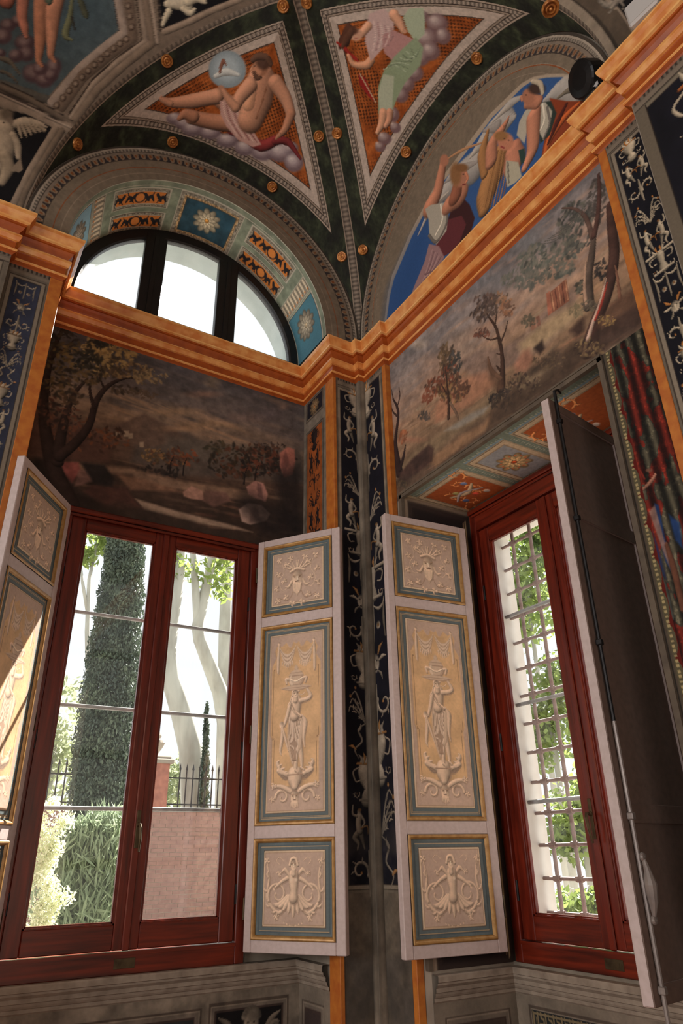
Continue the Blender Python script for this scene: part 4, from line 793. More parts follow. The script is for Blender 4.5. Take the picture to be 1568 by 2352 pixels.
('F',(-2.288,4.267),(-.048,.008,-.038,-.038),30,.014,[(96,86,70),(76,66,56)]),
('F',(-1.729,4.089),(-.135,.013,-.086,-.076),60,.016,[(56,44,38),(76,60,48),(100,84,64)]),
('F',(-1.950,4.105),(-.123,.012,-.083,-.062),50,.015,[(70,56,46),(92,74,56)]),
('F',(-1.530,4.064),(-.095,.010,-.057,-.060),40,.017,[(56,46,38),(74,58,46)]),
('L',[(-2.045,4.971),(-2.143,4.899),(-2.245,4.877)],[.006,.005],(74,70,64),.2,.8,(.26,.96)),
('L',[(-2.078,4.963),(-2.169,4.904),(-2.264,4.884)],[.006,.005],(74,70,64),.2,.8,(.26,.97)),
('L',[(-2.110,4.956),(-2.195,4.909),(-2.283,4.892)],[.006,.005],(74,70,64),.2,.8,(.26,.97)),
('L',[(-2.141,4.949),(-2.221,4.914),(-2.301,4.899)],[.006,.005],(74,70,64),.2,.8,(.25,.97)),
('L',[(-2.173,4.941),(-2.247,4.919),(-2.320,4.906)],[.006,.004],(74,70,64),.2,.8,(.25,.97)),
('L',[(-2.204,4.934),(-2.272,4.924),(-2.339,4.914)],[.006,.004],(74,70,64),.2,.8,(.25,.97)),
('L',[(-2.234,4.927),(-2.297,4.929),(-2.357,4.921)],[.006,.004],(74,70,64),.2,.8,(.24,.97)),
('L',[(-2.264,4.920),(-2.322,4.934),(-2.376,4.928)],[.006,.004],(74,70,64),.2,.8,(.24,.97)),
('L',[(-2.294,4.913),(-2.347,4.938),(-2.394,4.936)],[.006,.004],(74,70,64),.2,.8,(.23,.97)),
('L',[(-2.324,4.907),(-2.372,4.943),(-2.412,4.943)],[.006,.004],(74,70,64),.2,.8,(.23,.97)),
('L',[(-2.353,4.900),(-2.396,4.948),(-2.430,4.950)],[.006,.004],(74,70,64),.2,.8,(.23,.97)),
('L',[(-2.381,4.893),(-2.421,4.952),(-2.448,4.957)],[.006,.004],(74,70,64),.2,.8,(.22,.97)),
('L',[(-2.410,4.887),(-2.445,4.957),(-2.466,4.964)],[.006,.004],(74,70,64),.2,.8,(.22,.98)),
('L',[(-2.438,4.880),(-2.469,4.962),(-2.484,4.971)],[.006,.004],(74,70,64),.2,.8,(.22,.98)),
],
'curtB': [
('P',[(-2.401,2.965),(-2.420,2.946),(-2.413,2.748),(-2.409,2.601),(-2.389,2.671),(-2.385,2.870)],(34,58,104),.95,.004),
('P',[(-2.365,2.935),(-2.401,2.954),(-2.408,2.750),(-2.404,2.624),(-2.387,2.736)],(150,116,104),.9,.004),
('P',[(-2.359,2.835),(-2.37,2.743),(-2.373,2.592),(-2.346,2.622)],(40,50,96),.8,.006),
('P',[(-2.458,2.884),(-2.499,2.823),(-2.485,2.700),(-2.459,2.752)],(34,62,112),.9,.006),
('L',[(-2.413,2.748),(-2.419,2.639),(-2.420,2.515),(-2.417,2.436)],[.020,.032,.032,.024],(96,60,44),.5,1.0,(.31,.95)),
('L',[(-2.350,2.663),(-2.359,2.534),(-2.361,2.412)],[.016,.024,.016],(70,70,64),.5,1.0,(.33,.94)),
('L',[(-2.343,3.050),(-2.412,3.077),(-2.441,3.099)],[.013,.022,.013],(150,104,84),.4,1.0,(.31,.95)),
('E',(-2.414,3.136),(-.022,.003,-.010,-.012),(120,80,64),.9,.5),
('L',[(-2.381,3.104),(-2.369,3.158)],[.011,.007],(120,40,30),.3,1.0,(.3,.96)),
],
}
# ------------------------------------------------------------ materials
PLASTER = mat('plaster', rgb(150, 138, 122), .9, rgb(120, 108, 94), 6)
STONE = mat('painted_stone', rgb(150, 136, 120, 1.1), .85, rgb(122, 108, 94, 1.1), 14, bump=.1)
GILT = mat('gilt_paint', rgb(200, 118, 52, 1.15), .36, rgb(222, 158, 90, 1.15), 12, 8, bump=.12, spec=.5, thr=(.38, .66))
GILT_HILITE = mat('gilt_painted_highlight', rgb(232, 178, 112, 1.2), .36, rgb(216, 146, 78, 1.2), 16, 8, bump=.1)  # lighter gilt copy: highlights painted onto the cornice lips and fillets
GILT_SHADE = mat('gilt_painted_shade', rgb(176, 84, 24, 1.0), .45, rgb(150, 66, 18, 1.0), 14, 6, bump=.1)  # darker gilt copy: shade painted into the cornice recesses
OCHRE = mat('ochre_paint', rgb(196, 118, 44, 1.0), .55, rgb(172, 88, 30, 1.0), 16, 6)
MAHOG = mat('mahogany', rgb(116, 36, 18, 1.15), .3, rgb(68, 19, 10, 1.15), 5, 8, stretch=(7, 7, .5), spec=.55, thr=(.3, .7), bump=.03)
MAHOGD = mat('mahogany_rail', rgb(118, 38, 18, 1.15), .3, rgb(66, 19, 10, 1.15), 5, 8, stretch=(.5, .5, 8), spec=.55, thr=(.3, .7), bump=.03)
SHUT = mat('shutter_paint', rgb(196, 176, 170, 1.0), .5, rgb(184, 164, 156, 1.0), 40, 4, bump=.05)
SHUTB = mat('shutter_back_paint', rgb(122, 99, 87), .5, rgb(108, 87, 76), 30, 4)
GOLDL = mat('gold_moulding', rgb(178, 136, 78), .38, rgb(150, 106, 54), 30, 4, metal=.25)
IRON = mat('dark_iron', rgb(44, 42, 42), .45, rgb(30, 28, 28), 20, metal=.6)
RODM = mat('painted_rod', rgb(150, 138, 130), .35, rgb(130, 118, 112), 20, metal=.3)
GRILLE = mat('grille_iron', rgb(150, 130, 122), .6, rgb(120, 98, 90), 20)
TIEBAR = mat('tie_bar_iron', rgb(150, 152, 150), .5, rgb(126, 128, 126), 20)
BRASS = mat('aged_brass', rgb(96, 84, 62), .4, rgb(70, 58, 42), 20, metal=.7)
BLACKF = mat('black_frame', rgb(20, 16, 15), .5, rgb(14, 11, 10), 10)
BLACKP = mat('black_plastic', rgb(12, 12, 13), .35)
WHITEP = mat('white_plastic', rgb(196, 190, 184), .5)
BRONZE = mat('gilt_boss', rgb(206, 140, 72, 1.1), .32, rgb(132, 74, 34, 1.1), 40, metal=.35)
EXTW = mat('exterior_plaster', rgb(222, 222, 216), .9, rgb(206, 204, 196), 7)
def glass_mat(name, dust, tint=(1, 1, 1)):
    m = bpy.data.materials.new(name); m.use_nodes = True; nt = m.node_tree; n = nt.nodes; l = nt.links; n.clear()
    out = n.new('ShaderNodeOutputMaterial'); tr = n.new('ShaderNodeBsdfTransparent'); tr.inputs[0].default_value = (*tint, 1)
    gl = n.new('ShaderNodeBsdfGlossy'); gl.inputs['Roughness'].default_value = .02; lw = n.new('ShaderNodeLayerWeight'); lw.inputs[0].default_value = .5; pw = n.new('ShaderNodeMath'); pw.operation = 'POWER'; pw.inputs[1].default_value = 5; l.new(lw.outputs['Facing'], pw.inputs[0]); fr = n.new('ShaderNodeMapRange'); fr.inputs['To Min'].default_value = .03; fr.inputs['To Max'].default_value = 1; l.new(pw.outputs[0], fr.inputs[0])
    df = n.new('ShaderNodeBsdfTranslucent'); df.inputs[0].default_value = (.9, .92, .92, 1)
    no = n.new('ShaderNodeTexNoise'); no.inputs['Scale'].default_value = 3; no.inputs['Detail'].default_value = 6
    mr = n.new('ShaderNodeMapRange'); mr.inputs['To Min'].default_value = dust*.4; mr.inputs['To Max'].default_value = dust*1.6
    l.new(no.outputs[0], mr.inputs[0]); m1 = n.new('ShaderNodeMixShader'); m2 = n.new('ShaderNodeMixShader')
    l.new(mr.outputs[0], m1.inputs[0]); l.new(tr.outputs[0], m1.inputs[1]); l.new(df.outputs[0], m1.inputs[2])
    l.new(fr.outputs[0], m2.inputs[0]); l.new(m1.outputs[0], m2.inputs[1]); l.new(gl.outputs[0], m2.inputs[2]); l.new(m2.outputs[0], out.inputs[0])
    return m
GLASS = glass_mat('window_glass', .004)
FROST = glass_mat('lunette_glass', .08)

# ------------------------------------------------------------ the room: measured in metres from the corner, wall_left on y = 0, wall_right on x = 0
XL, XR = -2.49, -.285          # jambs of the window bay in the left wall
YB = .512                      # back of that bay
XB = .05                       # face of the right wall's bay
ZC = 5.14                      # underside of the cornice
def struct(o): o['kind'] = 'structure'; return o
def arch_plate(mb, xc, zc, R0, R1, x0, x1, z0, z1, y0, y1, n=40, xc1=None, zc1=None):
    xc1 = xc if xc1 is None else xc1; zc1 = zc if zc1 is None else zc1
    vs = []; fs = []
    for i in range(n+1):
        a = math.pi*i/n; c, s = -math.cos(a), math.sin(a)
        k = min((abs(x1-xc) if c > 0 else abs(x0-xc))/max(abs(c), 1e-6), (z1-zc)/max(s, 1e-6))
        vs += [(xc+R0*c, y0, zc+R0*s), (xc+k*c, y0, zc+k*s), (xc1+R1*c, y1, zc1+R1*s), (xc+k*c, y1, zc+k*s)]
    for i in range(n):
        a = 4*i; b = a+4; fs += [(a, a+1, b+1, b), (a+2, b+2, b+3, a+3), (a, b, b+2, a+2), (a+1, a+3, b+3, b+1)]
    mb.add(vs, fs)
wl_ = MB()
wl_.box(-6, XL, 0, .8, 0, ZC+.36).box(-6, -2.83, -.08, 0, 0, ZC+.36)
wl_.box(XL, XR, YB, .8, 3.7, 5.50)
wl_.box(XL, XR, YB, .8, 0, .905)
wl_.box(XL, -2.15, YB+.03, .8, .905, 3.7).box(-.655, XR, YB+.03, .8, .905, 3.7)
wl_.box(XR, 0, 0, .8, 0, ZC+.36).box(-.06, 0, -.06, 0, 0, ZC+.36)
arch_plate(wl_, -1.431, 5.572, 1.095, 1.05, -3.3, 0.0, 5.5, 7.9, .006, .50, xc1=-1.40, zc1=5.556)
wall_left = struct(wl_.build('wall_left', PLASTER))
ex = MB(); arch_plate(ex, -1.40, 5.53, 1.0, 1.0, -3.3, 0.0, 5.5, 7.9, .56, .8)
ex.box(-2.45, -.35, .56, .8, 5.48, 5.53)
ex.build('outer_reveal', mat('outer_arch_plaster', rgb(176, 184, 182), .9, rgb(158, 166, 164), 5), wall_left)
wr_ = MB()
wr_.box(0, .93, -.36, .8, 0, ZC+.36).box(.05, .93, -.43, -.36, 0, ZC+.36)
wr_.box(XB, .93, -2.6, -.43, 3.90, ZC+.36)
wr_.box(XB, .93, -2.6, -2.28, 0, 3.9).box(.6, .93, -2.28, -2.09, 0, 3.9)
wr_.box(.668, .93, -2.09, -.43, 0, .905)
wr_.box(0, .93, -2.89, -2.6, 0, ZC+.36).box(-.08, .93, -8, -2.89, 0, ZC+.36)
wall_right = struct(wr_.build('wall_right', PLASTER))
ev = MB().box(.77, .93, -.585, -.36, .88, 3.9).box(.77, .93, -2.2, -1.9, .88, 3.9).box(.77, .93, -1.9, -.585, 3.66, 3.9).box(.77, .96, -2.2, -.4, .7, .885)
ev.build('outer_reveal', EXTW, wall_right)
floor = struct(MB().box(-10, 1.2, -11, .8, -.2, 0).build('floor', mat('terracotta_floor', rgb(120, 80, 60), .5, rgb(98, 64, 48), 3)))
wb = MB().box(-10, 1, -11.2, -11, 0, 8).build('wall_back', PLASTER); struct(wb)
ws = MB().box(-10.2, -10, -11, .8, 0, 8).build('wall_far', PLASTER); struct(ws)

# cornice: one gilded moulding round every wall break, highlights and shade painted in by band
PLAN = [(-6, -.08), (-2.83, -.08), (-2.83, 0), (XL, 0), (XL, YB), (XR, YB), (XR, 0), (-.06, 0), (-.06, -.06), (0, -.06), (0, -.36), (XB, -.36), (XB, -2.6), (0, -2.6), (0, -2.89), (-.08, -2.89), (-.08, -8)]
cp = [(0, 5.505), (.086, 5.505), (.094, 5.500), (.094, 5.486), (.089, 5.466), (.078, 5.444), (.068, 5.420), (.066, 5.408), (.050, 5.404), (.050, 5.388), (.040, 5.386), (.032, 5.366), (.016, 5.346), (.010, 5.330), (.010, 5.318),
      (.034, 5.316), (.038, 5.306), (.037, 5.292), (.030, 5.276), (.024, 5.264), (.012, 5.260), (.010, 5.254), (.010, 5.198), (.020, 5.196), (.027, 5.188), (.029, 5.178), (.026, 5.168), (.018, 5.162), (.010, 5.156), (0, 5.145)]
cb = MB().sweep(cp, PLAN); cornice = struct(cb.build('trim_1', GILT)); cornice.data.materials.append(GILT_SHADE); cornice.data.materials.append(GILT_HILITE)
nb = len(cp)-1; shade_bands = {0, 8, 9, 10, 11, 12, 13, 14, 20, 21, 22, 26, 27, 28}
for k, p in enumerate(cornice.data.polygons): p.material_index = 1 if (k % nb) in shade_bands else 2 if (k % nb) in (1, 2, 6, 7, 14, 15, 23, 24) else 0
# ochre strips on the arrises of the bays
for k, (x0, x1, y0, y1, z0, z1) in enumerate([(-.293, -.262, -.010, .115, 0, ZC), (-.004, XB-.002, -.366, -.318, 0, ZC), (XL-.075, XL+.008, -.010, .05, 0, ZC), (-.010, XB-.002, -2.645, -2.592, 0, ZC)]):
    struct(MB().box(x0, x1, y0, y1, z0, z1, .003).build('trim_%d' % (k+2), OCHRE))

# ------------------------------------------------------------ vault
XA, RA, ZS = -1.41, 1.41, 5.60
def zmain(t): t = np.clip(t, 0, RA); return ZS+1.83*np.sqrt(np.clip(1-(1-t/RA)**2, 0, 1))
STN = (140, 124, 108)
def ring_mould(d, L, stops): return None
def bead(s, pitch): return .5+.5*np.cos(2*np.pi*s/pitch)
def severy(nth, ns):
    th = np.linspace(.012, np.pi-.012, nth)[None, :]+np.zeros((ns, 1)); q = np.linspace(0, 1, ns)[:, None]+0*th
    c = -np.cos(th); t = RA*(1-np.abs(c)); e = np.sqrt(np.clip(1-(1-t/RA)**2, 0, 1))
    x = XA+RA*c; y = -q*t; z = ZS+e*(1.40+.43*q); X = np.stack([x, y, z], -1)
    a = np.linspace(0, np.pi, 181); g = np.stack([XA-RA*np.cos(a), -RA*(1-np.abs(np.cos(a))), zmain(RA*(1-np.abs(np.cos(a))))], 1)
    gl = np.concatenate([[0], np.cumsum(np.linalg.norm(np.diff(g, axis=0), axis=1))])
    P = X.reshape(-1, 3); d = np.full(len(P), 9.); s = np.zeros(len(P))
    for k in range(181):
        dd = np.linalg.norm(P-g[k], axis=1); b = dd < d; d = np.where(b, dd, d); s = np.where(b, gl[k], s)
    # refine the arc length by projecting on the tangent
    tg = np.gradient(g, axis=0); tg /= np.linalg.norm(tg, axis=1)[:, None]+1e-9
    j = np.clip(np.searchsorted(gl, s), 0, 180); off = ((P-g[j])*tg[j]).sum(1); s = s+np.clip(off, -.05, .05); d = np.sqrt(np.clip(d*d-np.clip(off, -.05, .05)**2, 0, None))
    U = (RA*th).ravel(); V = (-y).ravel()
    return X, U, V, d, s
def severy_paint(cv, d, s, V, U):
    N = fbm(U, V, 60, 3); n2 = fbm(U, V, 14, 4)
    g = ramp(n2, [(.3, (30, 30, 25)), (.55, (38, 41, 30)), (.75, (52, 56, 40))]); cv.c[:] = g*(1+.5*(N-.5))[:, None]
    da = V*.97; D = np.minimum(d-.035, da-.01); sl = np.where(d-.035 < da-.01, s, U)
    def band(a, b, col, k=1): 
        i = np.nonzero((D >= a) & (D < b))[0]; cv.c[i] = np.asarray(col)[None]*(1+.25*(N[i]-.5))[:, None] if np.ndim(col) == 1 else col[i]
    # central bead rib along the groin
    i = np.nonzero(d < .032)[0]; bd = bead(s[i], .042); cv.c[i] = (np.array(STN)*.92)[None]*(.62+.42*bd)[:, None]*(1-.35*(d[i]/.032)**2)[:, None]
    i = np.nonzero((d >= .032) & (d < .041))[0]; cv.c[i] = (128, 112, 96)
    B = .125; bd = bead(sl, .036)[:, None]
    band(B, B+.010, (150, 134, 118)); band(B+.010, B+.016, (58, 48, 40)); band(B+.016, B+.040, np.array((158, 142, 126))[None]*(.5+.5*bd)); band(B+.040, B+.046, (50, 40, 34))
    band(B+.046, B+.056, (132, 117, 102)); band(B+.056, B+.062, (84, 72, 60)); band(B+.062, B+.115, (166, 150, 136)); band(B+.115, B+.123, (70, 58, 48))
    i = np.nonzero(D >= B+.123)[0]
    hat = (np.sin(U[i]*175)*np.sin(V[i]*175) > .18)*np.clip((fbm(U[i], V[i], 5, 3)-.36)*4.0, 0, 1)
    o = ramp(n2[i], [(.3, (122, 60, 22)), (.55, (148, 77, 32)), (.75, (162, 88, 40))])
    cv.c[i] = o*(1+.3*(N[i]-.5))[:, None]*(1-.52*hat)[:, None]
ceiling = struct(empty('ceiling')); 
FRESCO = paint('vault_fresco', 1.5)
NQ = 1.1
XA_, UA, VA, dA, sA = severy(int(430*NQ), int(190*NQ))
cv = Canvas(UA, VA); severy_paint(cv, dA, sA, VA, UA); cv.run(ART['sevA']); grid('painted_vault_cell', XA_, FRESCO, cv, ceiling)
cv = Canvas(UA, VA); severy_paint(cv, dA, sA, VA, UA); cv.run(ART['sevB'])
XBv = np.stack([XA_[..., 1], XA_[..., 0], XA_[..., 2]], -1); grid('painted_vault_cell', XBv, FRESCO, cv, ceiling)
# the main vault between the cells
def main_grid(u, ph): return np.stack([u, -np.where(ph < np.pi/2, RA*(1-np.cos(np.minimum(ph, np.pi/2))), RA+1.6*(ph-np.pi/2)), ZS+1.83*np.where(ph < np.pi/2, np.sin(np.minimum(ph, np.pi/2)), 1)], -1)
def groin_edge(X):   # carve: keep only the part on the far side of the groin
    t = -X[..., 1]; lim = -2.82+t; X[..., 0] = np.minimum(X[..., 0], np.where(t < RA, lim, 9)); return X
def side_grid(u0, nu, nv, pmax):
    f = np.linspace(0, 1, nu)[None, :]; ph = np.linspace(0, pmax, nv)[:, None]; t = np.where(ph < np.pi/2, RA*(1-np.cos(np.minimum(ph, np.pi/2))), RA)
    u1 = -2.82+t; return main_grid(u0+f*(u1-u0), ph+0*f), u0+f*(u1-u0), 1.6*ph+0*f
X, u, v = side_grid(-4.3, int(240*NQ), int(230*NQ), np.pi/2)
cv = Canvas(u, v, (110, 96, 82)); cv.run(ART['mainA']); cv.rough(.12, 26); grid('painted_vault_side', X, FRESCO, cv, ceiling)
X, u, v = side_grid(-4.3, int(130*NQ), int(150*NQ), np.pi/2)
cv = Canvas(u, v, (16, 14, 14)); dg = (-2.82+np.where(v < 1.6*np.pi/2, RA*(1-np.cos(np.minimum(v/1.6, np.pi/2))), RA)-u).ravel()
for a, b, col in ((0, .05, (120, 106, 90)), (.05, .065, (50, 42, 34)), (.065, .16, (74, 62, 50)), (.16, .175, (120, 104, 88)), (.175, .19, (36, 30, 26))):
    i = np.nonzero((dg >= a) & (dg < b))[0]; cv.c[i] = col
cv.run(ART['mainB']); cv.rough(.15, 26); X = np.stack([X[..., 1], X[..., 0], X[..., 2]], -1); grid('painted_vault_side', X, FRESCO, cv, ceiling)
# flat crown of the vault and the parts out of sight
cr = MB().box(-10, .9, -11, -1.41, 7.43, 7.6).box(-10, -4.3, -1.45, .8, 5.5, 7.6).box(-.02, 1.0, -11, -4.3, 5.5, 7.6).box(-4.4, 1.0, .02, .8, 7.1, 7.7).box(.02, 1.0, -4.4, .8, 5.5, 7.7)
cr.build('vault_crown', PLASTER, ceiling)
# lunette arch of the left wall: painted archivolt and painted soffit
def arc_bands(cv, r, th, R1, R2, L):
    N = fbm(L, r, 30, 4); x = r
    def bd(a, b, col): i = np.nonzero((x >= a) & (x < b))[0]; cv.c[i] = np.asarray(col, float)[None]*(1+.22*(N[i]-.5))[:, None] if np.ndim(col) == 1 else col[i]
    bd(-9, 9, (106, 92, 76)); bd(.06, .064, (126, 110, 92)); bd(.11, .118, (120, 66, 34)); bd(.118, .122, (128, 112, 94)); bd(.186, .192, (60, 50, 42))
    eg = np.abs(((L/.062) % 1)-.5)*2; yy = np.clip((x-.192)/.05, 0, 1); lobe = (eg < .8*np.sqrt(np.clip(1-(1-yy)**2, 0, 1)))
    bd(.192, .242, np.where(lobe[:, None], np.array((118, 98, 78))[None]*(1.1-.35*eg)[:, None], np.array((46, 40, 40))[None])); i = np.nonzero((x > .205) & (x < .236) & (eg < .25))[0]; cv.c[i] = (112, 66, 36)
    bd(.242, .262, (112, 98, 84)); bd(.262, .267, (60, 50, 42)); b2 = bead(L, .030)[:, None]; bd(.267, .287, np.array((140, 126, 110))[None]*(.55+.45*b2)); bd(.287, .30, (146, 132, 116)); bd(.30, .33, (60, 52, 44))
th = np.linspace(0, np.pi, int(520*NQ))[None, :]; f = np.linspace(0, 1, int(44*NQ))[:, None]
x = -(1-f)*1.431*1-f*1.412+(-np.cos(th))*(1.08+.32*f); z = (1-f)*5.572+f*5.605+np.sin(th)*(1.08+.32*f); X = np.stack([x, 0*x-.002, z], -1)
cv = Canvas(1.23*th+0*f, .32*f+0*th); arc_bands(cv, cv.v, 0, 0, 0, cv.u); grid('painted_archivolt', X, FRESCO, cv, wall_left)
# soffit: u = arc length from the left spring, v = depth 0..0.5
th = np.linspace(0, np.pi, int(460*NQ))[None, :]; f = np.linspace(0, 1, int(72*NQ))[:, None]
x = -1.431+.03*f-np.cos(th)*(1.084-.046*f); z = 5.572-.016*f+np.sin(th)*(1.084-.046*f); X = np.stack([x, .5*f+0*x-.001, z], -1)
cv = Canvas(1.06*th+0*f, .5*f+0*th, (112, 118, 100)); cv.rough(.25, 16)
LT = (158, 150, 134)
cv.rect(0, 9, 0, .012, (176, 168, 152)); cv.rect(0, 9, .052, .060, (160, 152, 136))
def cartouche(u0, u1, v0, v1):
    a = cv.frame(u0, u1, v0, v1, [(.010, LT), (.004, (70, 62, 52)), (.022, (112, 104, 90)), (.005, (150, 140, 124)), (0, (176, 104, 44))])
    i = cv.idx(u0+.01, u1-.01, v0+.01, v1-.01); w = np.minimum(np.minimum(cv.u[i]-u0, u1-cv.u[i]), np.minimum(cv.v[i]-v0, v1-cv.v[i])); k = i[(w > .015) & (w < .036)]
    cv.c[k] *= (.75+.6*(hsh(np.floor(cv.u[k]*90), np.floor(cv.v[k]*90))))[:, None]
    um = (u0+u1)/2; vm = (v0+v1)/2; h = (v1-v0)*.30; ink = (30, 26, 28)
    cv.E((um, vm), (h*.95, 0, 0, h*.95), ink, 1, .12); cv.E((um, vm), (h*.75, 0, 0, h*.75), (186, 112, 52), 1, .15)
    for d in (-1, 1):
        for q in range(2):
            e = um+d*(.075+.11*q); cv.L([(e-d*.03, vm-h*.5), (e, vm+h*.1), (e+d*.03, vm-h*.2), (e+d*.055, vm+h*.5)], [h*.45, h*.6, h*.3], ink, 0)
            cv.L([(e, vm+h*.2), (e-d*.02, vm+h*.85)], [h*.3, h*.15], ink, 0); cv.L([(e+d*.03, vm-h*.1), (e+d*.05, vm-h*.9)], [h*.28, h*.12], ink, 0); cv.E((e+d*.01, vm+h*.5), (h*.25, 0, 0, h*.22), ink)
def flower(um, vm, R, petals, col, cen):
    for rr, n, kk in ((R, petals, .82), (R*.68, petals, 1.0), (R*.4, petals-2, 1.12)):
        for q in range(n):
            a = 6.283*(q+.5*(rr < R))/n; cx, cy = um+math.cos(a)*rr*.66, vm+math.sin(a)*rr*.66
            cv.E((cx, cy), (math.cos(a)*rr*.42, -math.sin(a)*rr*.27, math.sin(a)*rr*.42, math.cos(a)*rr*.27), np.array(col)*kk*.55, 1, .3)
            cv.E((cx, cy), (math.cos(a)*rr*.38, -math.sin(a)*rr*.23, math.sin(a)*rr*.38, math.cos(a)*rr*.23), np.array(col)*kk, 1, .4, .3)
    cv.E((um, vm), (R*.2, 0, 0, R*.2), np.array(cen)*.6, 1, .3); cv.E((um, vm), (R*.15, 0, 0, R*.15), cen, 1, .3, .4)
PI = math.pi; AL = 1.06*PI
def coffer(u0, u1, v0, v1, ground, R):
    a = cv.frame(u0, u1, v0, v1, [(.008, LT), (.03, (120, 112, 98)), (.022, (146, 118, 84)), (.004, (70, 62, 50)), (0, ground)])
    i = cv.idx(u0+.01, u1-.01, v0+.01, v1-.01); w = np.minimum(np.minimum(cv.u[i]-u0, u1-cv.u[i]), np.minimum(cv.v[i]-v0, v1-cv.v[i])); k = i[(w > .012) & (w < .056)]
    cv.c[k] *= (.72+.6*(hsh(np.floor(cv.u[k]*80), np.floor(cv.v[k]*80))))[:, None]; k = cv.idx(u0+.062, u1-.062, v0+.062, v1-.062); cv.c[k] *= (.7+.6*fbm(cv.u[k], cv.v[k], 12, 3))[:, None]
coffer(AL*.5-.29, AL*.5+.29, .06, .52, (36, 62, 74), .13); flower(AL*.5, .28, .125, 10, (176, 162, 136), (196, 140, 70))
for d in (-1, 1):
    c0 = AL*.5+d*.64
    cartouche(c0-.27, c0+.27, .075, .275); cartouche(c0-.27, c0+.27, .315, .515)
    e = AL*.5+d*1.0; lo, hi = sorted((e, e+d*.15))
    cv.frame(lo, hi, .06, .5, [(.008, LT), (.004, (80, 72, 60)), (0, (130, 120, 104))])
    for q in range(9):
        vv = .085+q*.048; cv.L([(e+d*.03, vv), (e+d*.10, vv), (e+d*.13, vv+.012)], [.036, .030, .01], (160, 146, 124), .5); cv.E((e+d*.115, vv), (.012, 0, 0, .012), (176, 112, 60))
    lo, hi = sorted((e+d*.16, e+d*.70)); cv.frame(lo, hi, .06, .5, [(.008, LT), (.004, (60, 54, 46)), (0, (66, 106, 118) if d > 0 else (120, 152, 164))])
    flower(e+d*.36, .28, .14, 11, (150, 138, 118), (170, 150, 120))
grid('painted_soffit', X, paint('soffit_fresco', 1.3), cv, wall_left)

# blind lunette of the right wall: half disc with painted arch mouldings and figures
fu = np.linspace(-2.80, -.02, int(400*NQ))[None, :]; f = np.linspace(0, 1, int(230*NQ))[:, None]
top = 5.605+np.sqrt(np.clip(1.398**2-(fu+1.41)**2, 0, None)); z = 5.42+f*(np.maximum(top, 5.45)-5.42); u = fu+0*f
cv = Canvas(u, z); r = np.hypot(cv.u+1.41, cv.v-5.605); arc_bands(cv, .32-(1.40-r), 0, 0, 0, 1.25*np.arctan2(cv.v-5.605, cv.u+1.41)); cv.run(ART['lunB'])
grid('painted_lunette', np.stack([0*u-.003, u, z], -1), FRESCO, cv, wall_right)

# ------------------------------------------------------------ landscapes
LANDA = paint('landscape_left_paint', 2.5); LANDB = paint('landscape_right_paint', 1.55)
u, v = plane_grid(XL+.001, XR-.001, 3.70, 5.2, int(330*NQ), int(240*NQ)); cv = Canvas(u, v)
st = fbm(cv.u*1.2+cv.v*.6, cv.v*5, 2.2, 5); zz = cv.v+.18*(st-.5)
cv.c = ramp(zz, [(3.7, (34, 25, 20)), (4.1, (50, 37, 29)), (4.36, (66, 50, 40)), (4.44, (82, 64, 50)), (4.52, (96, 76, 60)), (4.66, (86, 70, 57)), (4.8, (74, 63, 57)), (5.0, (58, 52, 50)), (5.2, (46, 41, 40))])
cv.c *= (1+.5*(fbm(cv.u, cv.v*3, 4, 4)-.5))[:, None]
cv.strokes(110, (-2.4, -.3, 4.6, 5.2), .20, .028, [(76, 66, 60), (56, 51, 50), (92, 74, 60), (66, 56, 52), (48, 44, 44)], .6, -.06, 1); cv.strokes(30, (-1.9, -.9, 4.48, 4.75), .22, .018, [(124, 94, 68), (112, 84, 62)], .6, -.1, 2)
cv.strokes(150, (-2.4, -.3, 3.75, 4.45), .14, .016, [(84, 60, 46), (52, 39, 30), (104, 80, 60), (34, 26, 21), (70, 44, 34), (92, 72, 58)], .65, .05, 3); cv.run(ART['landA']); cv.rough(.22, 22)
grid('landscape_fresco', np.stack([u, 0*u+YB-.003, v], -1), LANDA, cv, wall_left)
u, v = plane_grid(-2.598, -.362, 3.875, 5.2, int(400*NQ), int(230*NQ)); cv = Canvas(u, v)
st = fbm(cv.u*1.5, cv.v*5, 2.5, 5); zz = cv.v+.12*(st-.5)
cv.c = ramp(zz, [(3.88, (74, 58, 48)), (4.1, (104, 82, 64)), (4.3, (124, 98, 76)), (4.46, (136, 108, 86)), (4.56, (142, 114, 94)), (4.75, (138, 112, 96)), (4.9, (116, 104, 98)), (5.2, (96, 92, 92))])
cv.c *= (1+.4*(fbm(cv.u, cv.v*3, 5, 4)-.5))[:, None]
cv.strokes(120, (-2.6, -.4, 4.55, 5.2), .20, .03, [(142, 120, 104), (120, 108, 102), (152, 118, 96), (106, 100, 98), (134, 104, 86)], .6, .06, 4)
cv.strokes(170, (-2.6, -.4, 3.9, 4.55), .15, .014, [(150, 116, 86), (104, 80, 60), (128, 98, 72), (146, 102, 78), (90, 72, 56), (132, 118, 96)], .65, .03, 5); cv.run(ART['landB']); cv.rough(.2, 24)
grid('landscape_fresco', np.stack([0*u+XB-.003, u, v], -1), LANDB, cv, wall_right)
